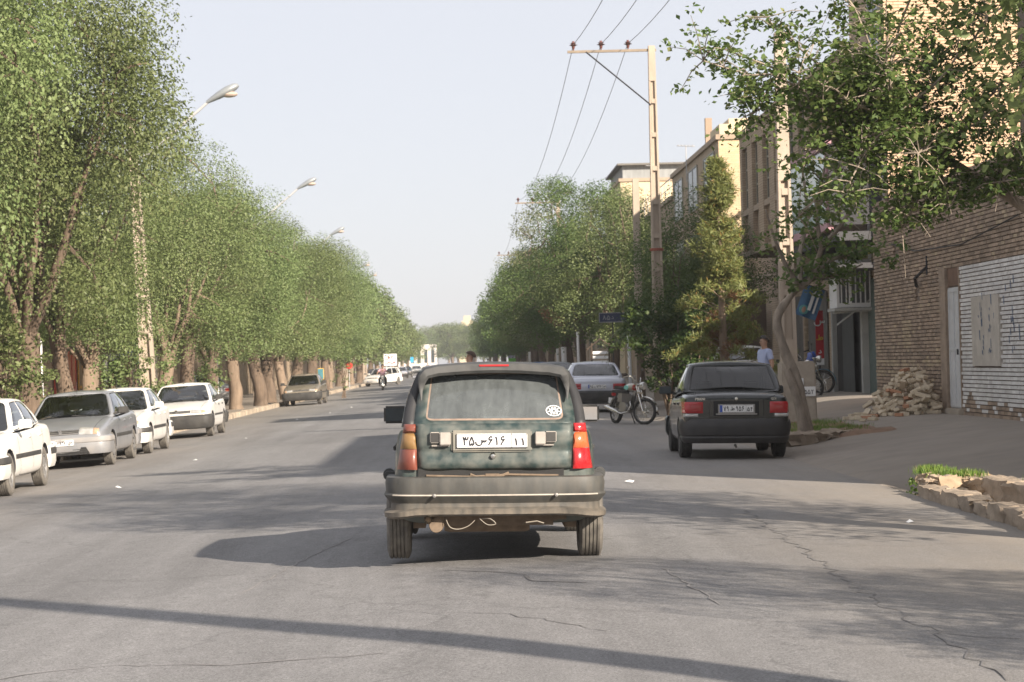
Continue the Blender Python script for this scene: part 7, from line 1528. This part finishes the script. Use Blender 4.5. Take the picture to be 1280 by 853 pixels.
np_ = pole('concrete_pole', 'near pale concrete pole standing in a square concrete base behind the black saloon', 'utility pole', (6.22,43.6,.1), 7.4, .32, .2, lean=(-.02,0), first=1.6, upto=.62)
p = PX(986,545,43.2); g = G(); g.box((.12,-.1,.55),(.66,.66,1.25),tp=.95); bs = g.build('base', M['concrete'], np_, bevel=.03); g = G(); g.bx(-.0,.2,-.445,-.438,.62,.86,0); g.bx(.0,.42,-.447,-.438,.52,.70,0); pa = g.build('pasted_paper', M['white'], bs); link('lettering', pen_mesh('۹۱۳۵۵۲',.08,M['ink'],.2,.34), pa, (.21,-.452,.60))
pole('concrete_pole', 'shorter plain concrete pole left of the tall power pole', 'utility pole', (5.62,72,.2), 6.8, .27, .2, first=2, upto=.3)
# street lamps
def lamp(label, x, y, H, w0=.42, arm=2.6, lean=(0,0), grp='street lamps on the left', hd=None):
    t = pole('street_lamp', label, 'street lamp', (x,y,-.25), H, w0, .2, lean); t['group'] = grp; hx, hz = hd; a = Vector((lean[0],lean[1],H-.3)); e = Vector((hx-x,0,hz+.25)); dirv = Vector((.74,0,.62)); g = G(); st = e-dirv*3.0
    g.tube([a, st.lerp(a,.2), e-dirv*2.2, e-dirv*.2, e], .04, 7); g.build('arm', FR, t)
    g = G(); vs = []; n = 14; sdv = Vector((0,1,0)); upd = dirv.cross(sdv)*-1
    if upd.z < 0: upd = -upd
    prof = [(-.05,.05,.05),(.10,.10,.08),(.35,.17,.12),(.62,.19,.14),(.85,.15,.11),(.95,.06,.05)]
    d2 = (dirv+Vector((.25,0,-.1))).normalized(); up2 = Vector((-d2.z,0,d2.x))
    for l,w_,h_ in prof:
        for k in range(n): an = 2*PI*k/n; vs.append(e+d2*l+sdv*w_*math.cos(an)+up2*h_*math.sin(an)*(1 if math.sin(an)>0 else .75))
    fs = [(i*n+k,i*n+(k+1)%n,(i+1)*n+(k+1)%n,(i+1)*n+k) for i in range(5) for k in range(n)]+[tuple(range(n)),tuple(range(6*n-1,5*n-1,-1))]; g.add(vs, fs); hh = g.build('lamp_head', pm('lamp_grey',(.27,.29,.30),.45,.2,var=.08), t, smooth=60)
    g = G(); g.ball(e+d2*.6-up2*.10, (.24,.15,.09), 14, 8); g.build('lamp_lens', pm('lamp_lens',(.45,.36,.30),.3,coat=.5,var=.1), hh); return t
lamps = [(268,122,64,-8.55,8.6,.46,'nearest street lamp on a leaning concrete post among the left elms'),(380,230,106,-9.3,8.3,.34,'second street lamp head above the left trees'),(421,288,144,-9.3,8.3,.34,'third street lamp head above the left trees'),(457,329,188,-9.3,8.3,.34,'fourth street lamp head, small, above the left trees'),(468,341,226,-9.3,8.3,.34,'fifth street lamp head, tiny, above the left trees')]
for px,py,Y,x,H,w0,lb in lamps:
    p = PX(px-7,py+6,Y); lamp(lb, x, Y, H, w0, hd=(p.x,p.z), lean=(-.35,0) if Y == 64 else (0,0))
# TV aerials on roofs
for (px,py,Y,h,lb) in ((858,182,90,.9,'roof aerial on the cream house'),(816,207,115,1.3,'roof aerial left of the tall power pole'),(800,206,134,1.2,'roof aerial on the tower house shed')):
    p = PX(px,py,Y); t = thing('aerial', 'thin television '+lb, 'aerial', (p.x,Y,p.z)); g = G(); g.tube([(0,0,0),(0,0,-h-.5)],.02,5); g.tube([(-.35,0,.02),(.35,0,-.02)],.02,5); g.build('mast', FR, t)
    for k in range(5): g = G(); g.tube([(-.3+.14*k,-.15,.03),(-.3+.14*k,.15,.03)],.012,4); g.build('element', FR, t)
# litter on the road
for i,(px,py) in enumerate(((246,576),(149,610),(308,549),(413,517),(440,510),(372,525),(787,604),(1139,655))):
    x,y = gp(px,py); g = G(); n = 6; vs = [(R.uniform(.03,.07)*math.cos(a),R.uniform(.03,.07)*math.sin(a),R.uniform(.0,.02)) for a in [2*PI*k/n for k in range(n)]]+[(0,0,.03)]
    g.add(vs, [(k,(k+1)%n,n) for k in range(n)]); o = g.build('paper_scrap', M['white'], loc=(x,y,road_z(x)+.006)); tag(o, ['white scrap on the road beside the silver grey saloon','white scrap on the road nearest the first white saloon','white scrap on the road level with the fourth parked car','white scrap on the road beside the bronze saloon','second white scrap farther on beside the bronze saloon','white scrap on the road before the bronze saloon','white scrap on the road right of the green hatchback','small pale scrap on the road before the right kerb'][i], 'litter')
# haze
g = G(); g.bx(-2600,2600,-300,2650,-1.7,21.5); hz_ = g.build('haze', [], smooth=0); tag(hz_, kind='stuff'); m = bpy.data.materials.new('haze'); m.use_nodes = True; n = m.node_tree; n.nodes.clear(); o = n.nodes.new('ShaderNodeOutputMaterial'); v = n.nodes.new('ShaderNodeVolumePrincipled'); v.inputs['Color'].default_value = (.92,.93,.95,1); v.inputs['Density'].default_value = .00045; v.inputs['Anisotropy'].default_value = .2; n.links.new(v.outputs[0], o.inputs[1]); hz_.data.materials.clear(); hz_.data.materials.append(m)
